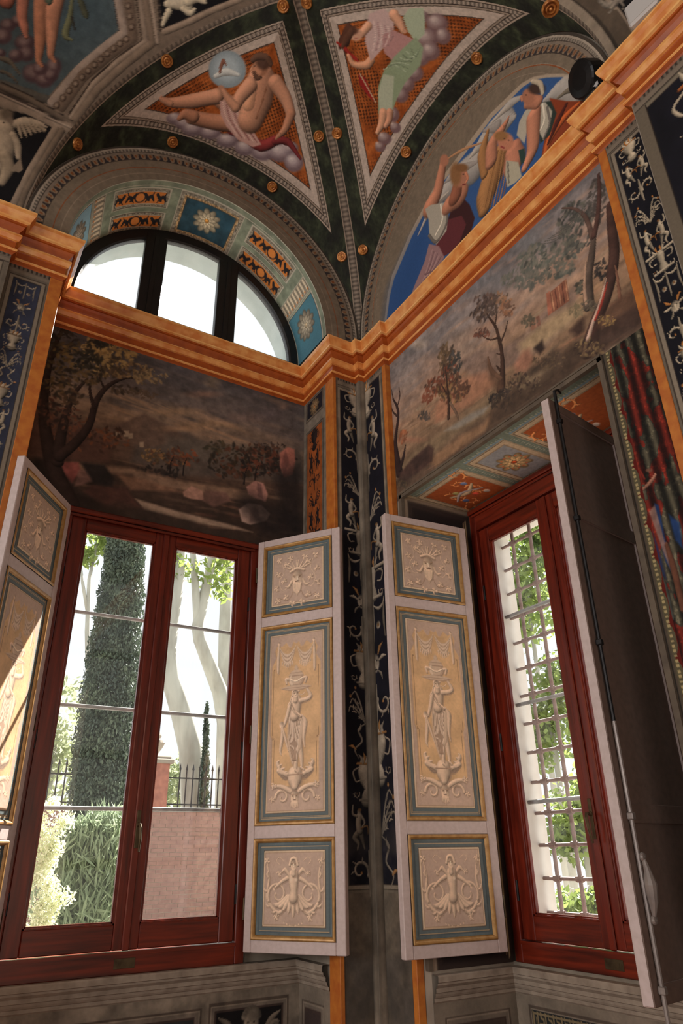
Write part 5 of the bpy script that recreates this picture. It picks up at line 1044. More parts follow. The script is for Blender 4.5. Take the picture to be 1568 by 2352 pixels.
# painted curtain hanging at the right of the window
u, v = plane_grid(-2.598, -2.275, .3, 3.905, int(84*NQ), int(500*NQ)); cv = Canvas(u, v)
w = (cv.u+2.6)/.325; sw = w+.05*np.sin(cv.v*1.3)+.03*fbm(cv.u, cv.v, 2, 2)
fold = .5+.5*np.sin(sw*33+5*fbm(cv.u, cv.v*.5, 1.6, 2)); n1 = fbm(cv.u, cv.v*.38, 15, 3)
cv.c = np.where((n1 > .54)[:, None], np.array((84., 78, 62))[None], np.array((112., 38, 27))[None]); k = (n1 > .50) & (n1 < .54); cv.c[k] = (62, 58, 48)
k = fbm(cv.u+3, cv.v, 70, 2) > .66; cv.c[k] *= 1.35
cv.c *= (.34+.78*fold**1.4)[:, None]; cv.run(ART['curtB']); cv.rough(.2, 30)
e = cv.idx(-9, 9, 0, 9); tt = -2.275-cv.u
k = np.nonzero((tt < .045))[0]; cv.c[k] = np.array((84, 72, 60))[None]*np.where((tt[k] > .018) & (tt[k] < .034), .55, 1)[:, None]
k = np.nonzero((tt >= .045) & (tt < .085))[0]; sc = np.abs(((cv.v[k]/.16) % 1)-.5)*2; cv.c[k] = np.where((tt[k]-.045 < .036*np.sqrt(1-sc**2))[:, None], np.array((92, 84, 62))[None], np.array((96, 26, 18))[None]); 
kk = k[(np.abs(tt[k]-.058) < .007) & ((cv.v[k]*45 % 1) < .5)]; cv.c[kk] = (176, 156, 110)
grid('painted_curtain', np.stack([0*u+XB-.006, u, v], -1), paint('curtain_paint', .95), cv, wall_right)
# moulding round the head of the right-hand recess
MB().box(XB-.02, XB+.01, -2.30, -.41, 3.868, 3.905).box(XB-.026, XB, -2.30, -.41, 3.895, 3.908).box(XB-.02, XB+.01, -2.302, -2.272, .9, 3.9).box(XB-.02, XB+.01, -.438, -.405, .9, 3.9).build('recess_architrave', mat('brown_moulding', rgb(104, 90, 74), .8, rgb(82, 70, 58), 12), wall_right)

# painted soffit of the right-hand recess
u, v = plane_grid(.055, .70, -2.285, -.43, int(112*NQ), int(300*NQ)); cv = Canvas(u, v, (112, 122, 112)); cv.rough(.25, 18)
cv.frame(.03, .75, -2.31, -.405, [(.055, (164, 148, 124)), (.007, (92, 84, 70)), (.045, (104, 116, 106)), (.006, (110, 132, 146))])
for y0 in np.arange(-2.28, -.45, .045):
    for x0 in (.135, ): cv.rect(x0-.018, x0+.014, y0, y0+.006, (140, 146, 132)); cv.rect(x0-.006, x0+.006, y0+.018, y0+.028, (148, 150, 136))
for y0 in (-.995, -1.435):
    cv.rect(.1, .72, y0-.03, y0+.03, (106, 118, 108))
    for x0 in np.arange(.2, .70, .045): cv.rect(x0, x0+.006, y0-.02, y0+.018, (142, 146, 132)); cv.rect(x0+.018, x0+.028, y0-.006, y0+.006, (146, 148, 134))
BD = [(.012, (150, 134, 112)), (.004, (88, 76, 62)), (.03, (172, 154, 128)), (.004, (96, 80, 64)), (.006, (140, 122, 100))]
cv.frame(.158, .70, -.965, -.44, BD+[(0, (150, 78, 40))]); cv.frame(.158, .70, -1.405, -1.025, BD+[(0, (132, 134, 138))]); cv.frame(.158, .70, -2.2, -1.465, BD+[(0, (150, 78, 40))])
for c0, se in (((.43, -.70), 3), ((.43, -1.72), 5)):
    rs = random.Random(se)
    for d in (-1, 1):
        for q in range(3): acanthus(cv, c0[0]+(.05+.05*q)*rs.choice((-1, 1)), c0[1]+d*(.06+.05*q), .07, d, (192, 128, 78), rs.choice((-1, 1)))
    cv.L([(c0[0]-.05, c0[1]-.13), (c0[0]+.02, c0[1]), (c0[0]-.04, c0[1]+.12)], [.02, .05, .02], (170, 150, 120), .5); cv.L([(c0[0]+.06, c0[1]-.12), (c0[0]-.02, c0[1]+.02), (c0[0]+.05, c0[1]+.15)], [.015, .03, .015], (150, 140, 140), .5)
    for du, dv, col in ((.09, .10, (86, 104, 146)), (-.1, -.1, (104, 120, 160)), (.08, -.02, (196, 84, 64)), (-.05, .05, (150, 146, 96)), (.12, -.1, (190, 180, 170))): cv.E((c0[0]+du, c0[1]+dv), (.032, 0, 0, .028), col, 1, .4, .4)
flower(.43, -1.215, .125, 9, (190, 162, 118), (190, 84, 44))
for q in range(14): a = 6.283*q/14; cv.E((.43+.09*math.cos(a), -1.215+.09*math.sin(a)), (.012, 0, 0, .012), (186, 100, 60), .8)
cv.rough(.1, 60); grid('painted_soffit', np.stack([u, v, 0*u+3.8965], -1), paint('soffit_right_fresco', 1.5), cv, wall_right)
# dark left reveal of the recess with a fine painted border
u, v = plane_grid(.055, .70, .9, 3.895, int(60*NQ), int(160*NQ)); cv = Canvas(u, v, (34, 26, 24)); cv.frame(.05, .72, .85, 3.9, [(.035, (120, 104, 88)), (.01, (60, 50, 42)), (.03, (44, 34, 30)), (.008, (150, 128, 96)), (.012, (34, 26, 24)), (.006, (120, 96, 70)), (0, (30, 23, 22))])
grid('painted_reveal', np.stack([u, 0*u-.432, v], -1), LANDB, cv, wall_right)

# ------------------------------------------------------------ painted pilasters
PILA = paint('pilaster_fresco', 1.0)
def strip(cv, u0, u1, v0, v1, navy, light, gold, half, seed, fr=(138, 124, 106)):
    a = cv.frame(u0, u1, v0, v1, [(.014, np.array(fr)*.8), (.005, (70, 60, 50)), (.022, fr), (.006, (64, 54, 46)), (0, navy)])
    k = cv.idx(a[0], a[1], a[2], a[3]); cv.c[k] = np.array(navy)[None]*(.75+.6*fbm(cv.u[k], cv.v[k], 9, 3))[:, None]
    return a
def dentils(cv, u0, u1, z): 
    cv.rect(u0, u1, z-.045, z, (112, 100, 86)); 
    for q in np.arange(u0, u1, .028): cv.rect(q, q+.013, z-.034, z-.004, (60, 52, 44))
    cv.rect(u0, u1, z-.075, z-.045, (126, 112, 96)); cv.rect(u0, u1, z-.082, z-.076, (66, 56, 48))
NAVY, LG, GD = (20, 18, 25), (134, 121, 105), (148, 106, 64)
# corner strip on the left wall: half of a candelabrum, cut by the corner pier
u, v = plane_grid(-.262, -.062, .3, ZC+.02, int(58*NQ), int(860*NQ)); cv = Canvas(u, v, (104, 92, 78)); cv.rough(.2, 14)
a = strip(cv, -.262, .02, 1.28, 5.075, NAVY, LG, GD, -1, 3); dentils(cv, -.27, -.06, 5.16)
grotesque(cv, -.062, 1.3, 5.05, .15, LG, GD, -1, 3); cv.rect(-.262, -.24, 0, 9, (110, 98, 84))
k = cv.idx(-1, 1, 0, 1.9); wv = np.clip((1.9-cv.v[k])/.7, 0, 1)*np.clip((fbm(cv.u[k], cv.v[k], 7, 4)-.33)*4, 0, 1); cv.mix(k, wv*.85, (84, 76, 68)); cv.rough(.25, 12)
grid('pilaster_fresco', np.stack([u, 0*u-.003, v], -1), PILA, cv, wall_left)
u, v = plane_grid(-.318, -.062, .3, ZC+.02, int(58*NQ), int(860*NQ)); cv = Canvas(u, v, (104, 92, 78)); cv.rough(.2, 14)
a = strip(cv, -.318, .02, 1.28, 5.12, (22, 20, 29), LG, GD, -1, 8); dentils(cv, -.33, -.06, 5.16)
grotesque(cv, -.062, 1.3, 5.08, .19, LG, GD, -1, 3); k = cv.idx(-1, 1, 0, 1.9); wv = np.clip((1.9-cv.v[k])/.7, 0, 1)*np.clip((fbm(cv.u[k], cv.v[k], 7, 4)-.33)*4, 0, 1); cv.mix(k, wv*.85, (84, 76, 68)); cv.rough(.25, 12)
grid('pilaster_fresco', np.stack([0*u-.003, u, v], -1), PILA, cv, wall_right)
# square pier in the corner
u, v = plane_grid(0, .12, .3, ZC+.02, 12, int(200*NQ)); cv = Canvas(u, v, (112, 100, 86)); cv.c *= (.8+.35*np.abs(np.sin(cv.u*52)))[:, None]; cv.rough(.3, 10)
px = np.where(u < .06, -.062, -.062+(u-.06)); py = np.where(u < .06, -.062*(u/.06), -.062); grid('corner_pier_fresco', np.stack([px, py, v], -1), PILA, cv, wall_left)
# right return of the left bay: rosette over an orange grotesque panel
u, v = plane_grid(.116, YB, .95, ZC+.02, int(72*NQ), int(420*NQ)); cv = Canvas(u, v, (118, 106, 92)); cv.rough(.18, 14)
cv.frame(.12, .515, 4.885, 5.18, [(.045, (122, 110, 96)), (.008, (60, 52, 46)), (.012, (112, 98, 82)), (0, (28, 26, 34))]); flower(.318, 5.03, .085, 10, (136, 110, 78), (170, 110, 60))
cv.frame(.12, .515, 1.0, 4.875, [(.045, (122, 110, 96)), (.008, (60, 52, 46)), (.014, (116, 102, 86)), (.005, (60, 48, 40)), (0, (150, 78, 34))]); grotesque(cv, .318, 1.1, 4.78, .11, (34, 24, 22), (40, 26, 22), 0, 12); cv.rough(.2, 20)
grid('reveal_fresco', np.stack([0*u+XR-.003, u, v], -1), PILA, cv, wall_left)
# strip and great pilaster at the left edge
u, v = plane_grid(-2.825, XL-.072, .9, ZC+.02, int(56*NQ), int(460*NQ)); cv = Canvas(u, v, (110, 98, 84)); cv.rough(.2, 14)
strip(cv, -2.83, -2.565, .9, 5.085, (52, 55, 70), LG, GD, 0, 4); dentils(cv, -2.83, -2.5, 5.16); grotesque(cv, -2.70, 1.0, 5.02, .085, (154, 140, 120), (150, 108, 70), 0, 5)
grid('pilaster_fresco', np.stack([u, 0*u-.003, v], -1), PILA, cv, wall_left)
u, v = plane_grid(-3.3, -2.83, 3.2, ZC+.02, int(70*NQ), int(200*NQ)); cv = Canvas(u, v, (112, 100, 86)); cv.rough(.2, 14); strip(cv, -3.32, -2.85, 2.6, 5.085, (30, 31, 46), LG, GD, 0, 4); dentils(cv, -3.3, -2.83, 5.16)
grotesque(cv, -3.08, 3.1, 5.0, .17, LG, GD, 0, 6); grid('pilaster_fresco', np.stack([u, 0*u-.083, v], -1), PILA, cv, wall_left)
# strip and great pilaster at the right edge
u, v = plane_grid(-2.888, -2.643, .9, ZC+.02, int(56*NQ), int(560*NQ)); cv = Canvas(u, v, (112, 100, 84)); cv.rough(.18, 14)
strip(cv, -2.90, -2.645, .9, 5.085, (19, 18, 25), LG, GD, 0, 9); dentils(cv, -2.89, -2.64, 5.16); grotesque(cv, -2.775, 1.0, 5.04, .09, (168, 152, 128), (168, 110, 56), 0, 21)
grid('pilaster_fresco', np.stack([0*u-.003, u, v], -1), PILA, cv, wall_right)
u, v = plane_grid(-3.62, -2.895, .9, ZC+.02, int(100*NQ), int(480*NQ)); cv = Canvas(u, v, (112, 100, 84)); cv.rough(.18, 14); strip(cv, -3.7, -2.91, .9, 5.085, (19, 18, 25), LG, GD, 0, 9, (124, 112, 94)); cv.rect(-2.96, -2.90, 0, 5.10, (108, 96, 80)); cv.rect(-2.968, -2.958, 0, 5.07, (44, 36, 30))
dentils(cv, -3.62, -2.89, 5.16); grotesque(cv, -3.27, 1.0, 5.0, .26, (168, 152, 128), (160, 90, 46), 0, 30); grid('pilaster_fresco', np.stack([0*u-.083, u, v], -1), PILA, cv, wall_right)

# ------------------------------------------------------------ dado under the windows
dp = [(-.01, .905), (.055, .905), (.058, .897), (.058, .872), (.050, .868), (.050, .858), (.040, .848), (.034, .842), (.034, .822), (.027, .818), (.024, .806), (.018, .796), (.012, .792), (.012, .776), (.004, .768), (0, .762)]
da = MB().sweep(dp, [(XL, YB), (XR, YB), (XR, .118)]); da.build('dado_moulding', STONE, wall_left)
dp2 = [(q, z-.02) for q, z in dp]; MB().sweep(dp2, [(.05, -.43), (.66, -.43), (.66, -2.09)]).build('dado_moulding', STONE, wall_right)
DADO = paint('dado_fresco', 1.0); SG = (122, 110, 96)
u, v = plane_grid(XL, XR, .2, .775, int(330*NQ), int(96*NQ)); cv = Canvas(u, v, SG); cv.rough(.2, 9)
FR = [(.012, (84, 72, 62)), (.006, (140, 126, 110)), (.02, (112, 100, 88)), (.01, (66, 52, 46))]
cv.frame(-2.4, -.93, -.5, .70, FR+[(.055, (44, 46, 46)), (.016, (140, 120, 96)), (0, (110, 66, 36))]); cv.frame(-.885, -.36, .0, .715, FR+[(0, (20, 17, 17))])
C0 = (-.62, .50); GR = (120, 108, 94)
for d in (-1, 1):
    for q in range(5): cv.L([(C0[0]+d*.07, C0[1]+.0), (C0[0]+d*(.14+.02*q), C0[1]+.10-.02*q), (C0[0]+d*(.20-.005*q), C0[1]+.14-.055*q)], [.035, .04, .01], np.array(GR)*(.8-.06*q), .5)
cv.L([(C0[0], C0[1]-.02), (C0[0]+.01, C0[1]-.15), (C0[0], C0[1]-.3)], [.15, .16, .14], GR, .6); cv.E((C0[0]+.01, C0[1]+.10), (.055, 0, 0, .068), np.array(GR)*1.1, 1, .25, .35)
for q in range(9): a = .2+2.7*q/8; cv.E((C0[0]+.01+.05*math.cos(a), C0[1]+.12+.05*math.sin(a)), (.022, 0, 0, .02), np.array(GR)*(.7+.04*q), 1, .4, .4)
for e in (-.012, .028): cv.E((C0[0]+e, C0[1]+.10), (.009, 0, 0, .006), (50, 42, 36), .9)
cv.L([(C0[0]+.005, C0[1]+.095), (C0[0]-.0, C0[1]+.075)], [.008, .014], np.array(GR)*1.25, .3); cv.L([(C0[0]-.012, C0[1]+.058), (C0[0]+.02, C0[1]+.058)], [.007], (80, 62, 54), 0)
cv.rough(.25, 16); grid('dado_fresco', np.stack([u, 0*u+YB-.003, v], -1), DADO, cv, wall_left)
u, v = plane_grid(.116, YB, .2, .775, int(50*NQ), int(60*NQ)); cv = Canvas(u, v, SG); cv.frame(.19, .47, -.4, .69, FR+[(0, (62, 50, 46))]); cv.rough(.2, 9); grid('dado_fresco', np.stack([0*u+XR-.003, u, v], -1), DADO, cv, wall_left)
u, v = plane_grid(.05, .66, .2, .755, int(90*NQ), int(70*NQ)); cv = Canvas(u, v, SG); cv.frame(.12, .60, -.4, .68, FR+[(0, (74, 62, 54))]); cv.rough(.2, 9); grid('dado_fresco', np.stack([u, 0*u-.433, v], -1), DADO, cv, wall_right)
u, v = plane_grid(-2.09, -.43, .2, .755, int(300*NQ), int(100*NQ)); cv = Canvas(u, v, SG); cv.frame(-1.9, -.53, -.5, .70, FR[:2]+[(.075, (40, 42, 42)), (.006, (140, 120, 96)), (.02, (120, 104, 86)), (0, (92, 64, 48))])
k = cv.idx(-1.89, -.54, 0, .69); w = np.minimum(np.minimum(cv.u[k]+1.9, -.53-cv.u[k]), .70-cv.v[k]); k = k[(w > .024) & (w < .088)]; lu = np.where(.70-cv.v[k] < .09, cv.u[k], cv.v[k]); ww = np.minimum(np.minimum(cv.u[k]+1.9, -.53-cv.u[k]), .70-cv.v[k])-.024
p1 = (lu/.06) % 1; p2 = ww/.064; ln = (np.abs(p2-.15) < .07) | (np.abs(p2-.85) < .07) | ((np.abs(p1-.1) < .07)) | ((np.abs(p2-.5) < .08) & (p1 > .3) & (p1 < .7)) | ((np.abs(p1-.7) < .07) & (p2 < .5)) | ((np.abs(p1-.35) < .07) & (p2 > .5)); cv.c[k[ln]] = (128, 112, 84)
cv.rough(.2, 9); grid('dado_fresco', np.stack([0*u+.657, u, v], -1), DADO, cv, wall_right)
# ------------------------------------------------------------ windows
def window(name, loc, rz, ztop, head_top, num):
    w = struct(empty(name, loc, rz)); g = .058
    f = MB(); 
    f.box(-.735, -.672, -.05, .06, .905, head_top, .004).build('jamb', MAHOG, w); MB().box(.672, .735, -.05, .06, .905, head_top, .004).build('jamb', MAHOG, w)
    MB().box(-.672, .672, -.05, .06, .905, 1.015, .004).box(-.672, .672, -.058, -.05, 1.0, 1.018).build('sill_rail', MAHOGD, w)
    hd = MB().box(-.672, .672, -.05, .06, ztop+.11, head_top, .004).box(-.73, .73, -.072, -.05, head_top-.05, head_top-.012, .006).box(-.70, .70, -.062, -.05, head_top-.075, head_top-.055, .004); hd.build('head_rail', MAHOGD, w)
    lp = MB().box(-.06, .06, -.0535, -.05, .935, .985, .001).box(-.035, .035, -.0545, -.0535, .95, .97); lp.build('latch_plate', BRASS, w)
    for sd in (-1, 1):
        c = empty('casement', (0, 0, 0), 0, w); x0, x1 = sorted((sd*.075, sd*.57)); xi, xo = sorted((sd*.002, sd*.668))
        a, b = (xi, x0), (x1, xo)
        for p, q in (a, b): MB().box(p, q, -.03, .03, 1.022, ztop+.105, .005).build('stile', MAHOG, c)
        MB().box(x0, x1, -.028, .028, 1.022, 1.15, .005).build('bottom_rail', MAHOGD, c); MB().box(x0, x1, -.028, .028, ztop, ztop+.105, .005).build('top_rail', MAHOGD, c)
        bd = MB()
        for k, e in ((0, .008), (1, .016)): 
            y0 = -.022+.010*k
            bd.box(x0, x0+e, y0, y0+.02, 1.15, ztop).box(x1-e, x1, y0, y0+.02, 1.15, ztop).box(x0, x1, y0, y0+.02, 1.15, 1.15+e).box(x0, x1, y0, y0+.02, ztop-e, ztop)
        bd.build('glazing_bead', MAHOG, c)
        MB().box(x0-.005, x1+.005, .002, .006, 1.145, ztop+.005).build('glass_pane', GLASS, c)
        for z in (1.28, 2.15, 3.2): MB().tube([(sd*.670, -.036, z-.055), (sd*.670, -.036, z+.055)], .008, 6).build('hinge', IRON, c)
    MB().box(-.022, .022, -.045, -.03, 1.02, ztop+.1, .006).build('astragal', MAHOG, w)
    h = MB().box(-.012, .012, -.050, -.045, 1.55, 1.76, .002); h.tube([(0, -.05, 1.68), (0, -.085, 1.68), (.004, -.095, 1.66), (.008, -.092, 1.60), (.010, -.078, 1.53)], [.008, .009, .010, .009, .006], 8); h.lathe([(.012, 0), (.014, .006), (.010, .012), (0, .013)], (0, -.05, 1.68), (0, -1, 0), 10); h.build('window_handle', BRASS, w, smooth=False)
    return w
window('window_1', (-1.415, .55, 0), 0, 3.555, 3.70, 1)
window('window_2', (.70, -1.205, 0), -math.pi/2, 3.59, 3.89, 2)
tb = struct(empty('trim_6', (0, .71, 0)))
for z in (3.02, 2.395, 1.779): MB().tube([(-2.2, 0, z), (-.6, 0, z)], .013, 8).build('tie_bar', TIEBAR, tb)
tb = struct(empty('trim_7', (.80, 0, 0)))
for z in (3.02, 2.395, 1.779): MB().tube([(0, -.45, z), (0, -2.05, z)], .013, 8).build('tie_bar', TIEBAR, tb)
gr = tag(empty('window_grille', (.85, -1.35, 1.114)), 'rusty pink iron grille of crossed bars outside the right window', 'grille')
vb = MB().tube([(0, 0, -.25), (0, 0, 2.75)], .0125, 8); me0 = vb.build('vertical_bar', GRILLE, gr)
for k in range(1, 9):
    o = me0.copy(); COL.objects.link(o); o.parent = gr; o.location = (0, .65-.178*k, 0)
me0.location = (0, .65, 0)
hb = MB().tube([(0, -.75, 0), (0, .79, 0)], .011, 8)
for k in range(9): hb.tube([(-.003, .65-.178*k-.024, 0), (-.003, .65-.178*k+.024, 0)], .0185, 8)
hm = hb.build('horizontal_bar', GRILLE, gr); hm.location = (0, 0, .042)
for k in range(1, 14): o = hm.copy(); COL.objects.link(o); o.parent = gr; o.location = (0, 0, .042+.186*k)

# half-round window of the left wall
w3 = struct(empty('window_3', (-1.40, .5, 5.545)))
fr = MB(); n = 48; vs = []; fs = []
for i in range(n+1):
    a = math.pi*i/n; c, s = -math.cos(a), math.sin(a)
    vs += [(1.05*c, .0, 1.05*s), (.965*c, 0, .965*s), (.952*c, .015, .952*s), (.952*c, .06, .952*s), (1.05*c, .06, 1.05*s)]
for i in range(n):
    for j in range(5): fs.append((5*i+j, 5*i+(j+1) % 5, 5*i+5+(j+1) % 5, 5*i+5+j))
fr.add(vs, fs).box(-1.0, 1.0, 0, .06, -.1, .03); fr.build('arched_frame', BLACKF, w3)
for x in (-.375, .305): MB().box(x-.092, x+.092, -.004, .06, 0, math.sqrt(.98**2-x*x), .004).box(x-.02, x+.02, -.014, 0, 0, math.sqrt(.97**2-x*x), .003).build('mullion', BLACKF, w3)
for x0, x1 in ((-.955, -.36), (-.39, .32), (.29, .955)):
    xs = np.linspace(x0, x1, 20); pts = [(x, .03, math.sqrt(max(.96**2-x*x, 0))) for x in xs]+[(x1, .03, 0), (x0, .03, 0)]
    MB().add(pts, [tuple(range(len(pts)))]).build('glass_pane', FROST, w3)

# ------------------------------------------------------------ shutters: four leaves sharing one build
SHP = paint('shutter_panel_paint', 1.15, .6)
BLUE, BLUE2, LINE, TAN, TAN2 = (90, 99, 99), (80, 91, 94), (176, 152, 118), (180, 153, 134), (150, 122, 98)
def spanel(z0, z1, nu, nv):
    u, v = plane_grid(.062, .620, z0, z1, nu, nv); cv = Canvas(u, v, BLUE); cv.rough(.16, 12)
    cv.frame(.062, .620, z0, z1, [(.030, None), (.003, LINE), (.006, BLUE2), (.003, LINE), (.020, BLUE), (.004, (84, 72, 62)), (.008, (206, 180, 150)), (.004, (160, 132, 106)), (0, TAN)])
    i = cv.idx(.14, .542, z0+.078, z1-.078); cv.c[i] = np.array(TAN)[None]*(.93+.14*fbm(cv.u[i], cv.v[i], 8, 3))[:, None]
    e = np.minimum(np.minimum(u-.062, .62-u), np.minimum(v-z0, z1-v)); y = np.where(e > .068, -.008, 0)+np.where((e > .040) & (e <= .068), -.003, 0)
    return cv, np.stack([u, y, v], -1)
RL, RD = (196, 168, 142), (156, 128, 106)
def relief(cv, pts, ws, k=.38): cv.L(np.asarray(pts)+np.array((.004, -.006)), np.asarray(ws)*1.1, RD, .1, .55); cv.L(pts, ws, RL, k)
def leafrose(cv, x, z, r, se):
    rs = random.Random(se)
    for q in range(5): a = 6.283*q/5+rs.random(); relief(cv, [(x, z), (x+r*.6*math.cos(a), z+r*.6*math.sin(a)), (x+r*math.cos(a+.3), z+r*math.sin(a+.3))], [r*.3, r*.55, r*.1])
def face(cv, x, z, w, h):
    cv.E((x, z), (w, 0, 0, h), RD, .7, .25); cv.E((x, z), (w*.92, 0, 0, h*.93), RL, 1, .2, .3)
    for d in (-1, 1):
        cv.E((x+d*w*.42, z+h*.12), (w*.2, 0, 0, h*.09), (110, 84, 66), .9, .5); cv.L([(x+d*w*.15, z+h*.28), (x+d*w*.7, z+h*.26)], [w*.12], (150, 120, 96), .2)
    cv.L([(x, z+h*.15), (x+w*.08, z-h*.2)], [w*.16, w*.3], (220, 196, 170), .5); cv.L([(x-w*.3, z-h*.38), (x+w*.3, z-h*.38)], [h*.08], (116, 86, 70), 0)
def panel_top(z0, z1):
    cv, X = spanel(z0, z1, int(120*NQ), int(120*NQ)); xc, zc = .340, (z0+z1)/2-.02
    for d in (-1, 1):
        for q, (dx, dz) in enumerate(((.09, .13), (.15, .17), (.16, .06), (.17, -.05), (.09, -.13), (.16, -.15), (.06, .17), (.11, .0), (.04, -.18))): leafrose(cv, xc+d*dx, zc+dz, .026, q*7+d)
        cv.L([(xc+d*.05, zc-.04), (xc+d*.12, zc-.07), (xc+d*.15, zc), (xc+d*.11, zc+.07), (xc+d*.13, zc+.14)], [.006], RL, .3); cv.L([(xc+d*.03, zc-.09), (xc+d*.07, zc-.15), (xc+d*.15, zc-.13)], [.006], RD, .3)
        for q in range(4): relief(cv, [(xc+d*.02*q, zc+.09), (xc+d*(.035*q+.01), zc+.15-.012*q)], [.016, .006])
        relief(cv, [(xc+d*.045, zc-.01), (xc+d*.07, zc-.05), (xc+d*.10, zc-.045)], [.02, .02, .006])
    face(cv, xc, zc+.01, .05, .072); relief(cv, [(xc-.055, zc+.065), (xc, zc+.085), (xc+.055, zc+.065)], [.022])
    for q in (-2, -1, 0, 1, 2): relief(cv, [(xc+.014*q, zc-.04), (xc+.010*q, zc-.09), (xc+.006*q, zc-.125+.01*abs(q))], [.022, .02, .005])
    return grid('painted_panel', X, SHP, cv)
def panel_low(z0, z1):
    cv, X = spanel(z0, z1, int(120*NQ), int(120*NQ)); xc, zc = .340, (z0+z1)/2
    for d in (-1, 1):
        st = [(xc+d*.03, zc-.07), (xc+d*.10, zc-.135), (xc+d*.180, zc-.06), (xc+d*.172, zc+.05), (xc+d*.188, zc+.14)]; relief(cv, st, [.014, .022, .020, .014, .007])
        for q, (x, z, an) in enumerate(((.165, -.10, .2), (.186, -.02, .6), (.18, .06, 1.2), (.12, -.125, -.5), (.06, -.10, -1.2))): relief(cv, [(xc+d*x, zc+z), (xc+d*(x+.016*math.cos(an)), zc+z+.016*math.sin(an)), (xc+d*(x+.034*math.cos(an+.4)), zc+z+.034*math.sin(an+.4))], [.008, .016, .003])
        b = np.linspace(-.5, 6.6, 26); rr = .068*(1-b/8.6); relief(cv, np.stack([xc+d*(.108+rr*np.cos(b)), zc-.035+rr*np.sin(b)], 1), [.016, .013, .009])
        relief(cv, [(xc+d*.034, zc+.058), (xc+d*.080, zc+.036), (xc+d*.128, zc+.002)], [.028, .021, .014]); cv.E((xc+d*.134, zc-.003), (.010, 0, 0, .010), RL, 1, .3, .4)
        relief(cv, [(xc+d*.03, zc+.07), (xc+d*.06, zc+.10), (xc+d*.085, zc+.085)], [.016, .026, .004])
        leafrose(cv, xc+d*.19, zc+.15, .022, 3+d); leafrose(cv, xc+d*.115, zc-.155, .022, 5+d); leafrose(cv, xc+d*.10, zc+.08, .018, 9+d)
        for q in (4, 3, 2, 1, 0): relief(cv, [(xc+d*.010*q, zc-.045), (xc+d*.022*q, zc-.085), (xc+d*.030*q, zc-.125+.008*q), (xc+d*.034*q, zc-.155+.018*q)], [.022, .030, .024, .004])
        cv.L([(xc+d*.07, zc+.15), (xc+d*.1, zc+.17), (xc+d*.12, zc+.15), (xc+d*.1, zc+.13)], [.005], RL, .3)
    relief(cv, [(xc, zc+.072), (xc, zc+.03), (xc+.002, zc-.015), (xc, zc-.055)], [.066, .064, .046, .060]); relief(cv, [(xc, zc+.10), (xc, zc+.075)], [.026, .03])
    face(cv, xc, zc+.125, .026, .034); cv.L([(xc-.028, zc+.125), (xc-.015, zc+.16), (xc+.015, zc+.16), (xc+.028, zc+.125)], [.018], RL, .5)
    for d in (-1, 1): cv.E((xc+d*.018, zc+.045), (.013, 0, 0, .012), (220, 196, 170), .8, .6); 
    for q in range(7): cv.E((xc-.06+.02*q, zc-.185-.006*(3-abs(3-q))), (.006, 0, 0, .007), RL, 1, .4, .4)
    return grid('painted_panel', X, SHP, cv)
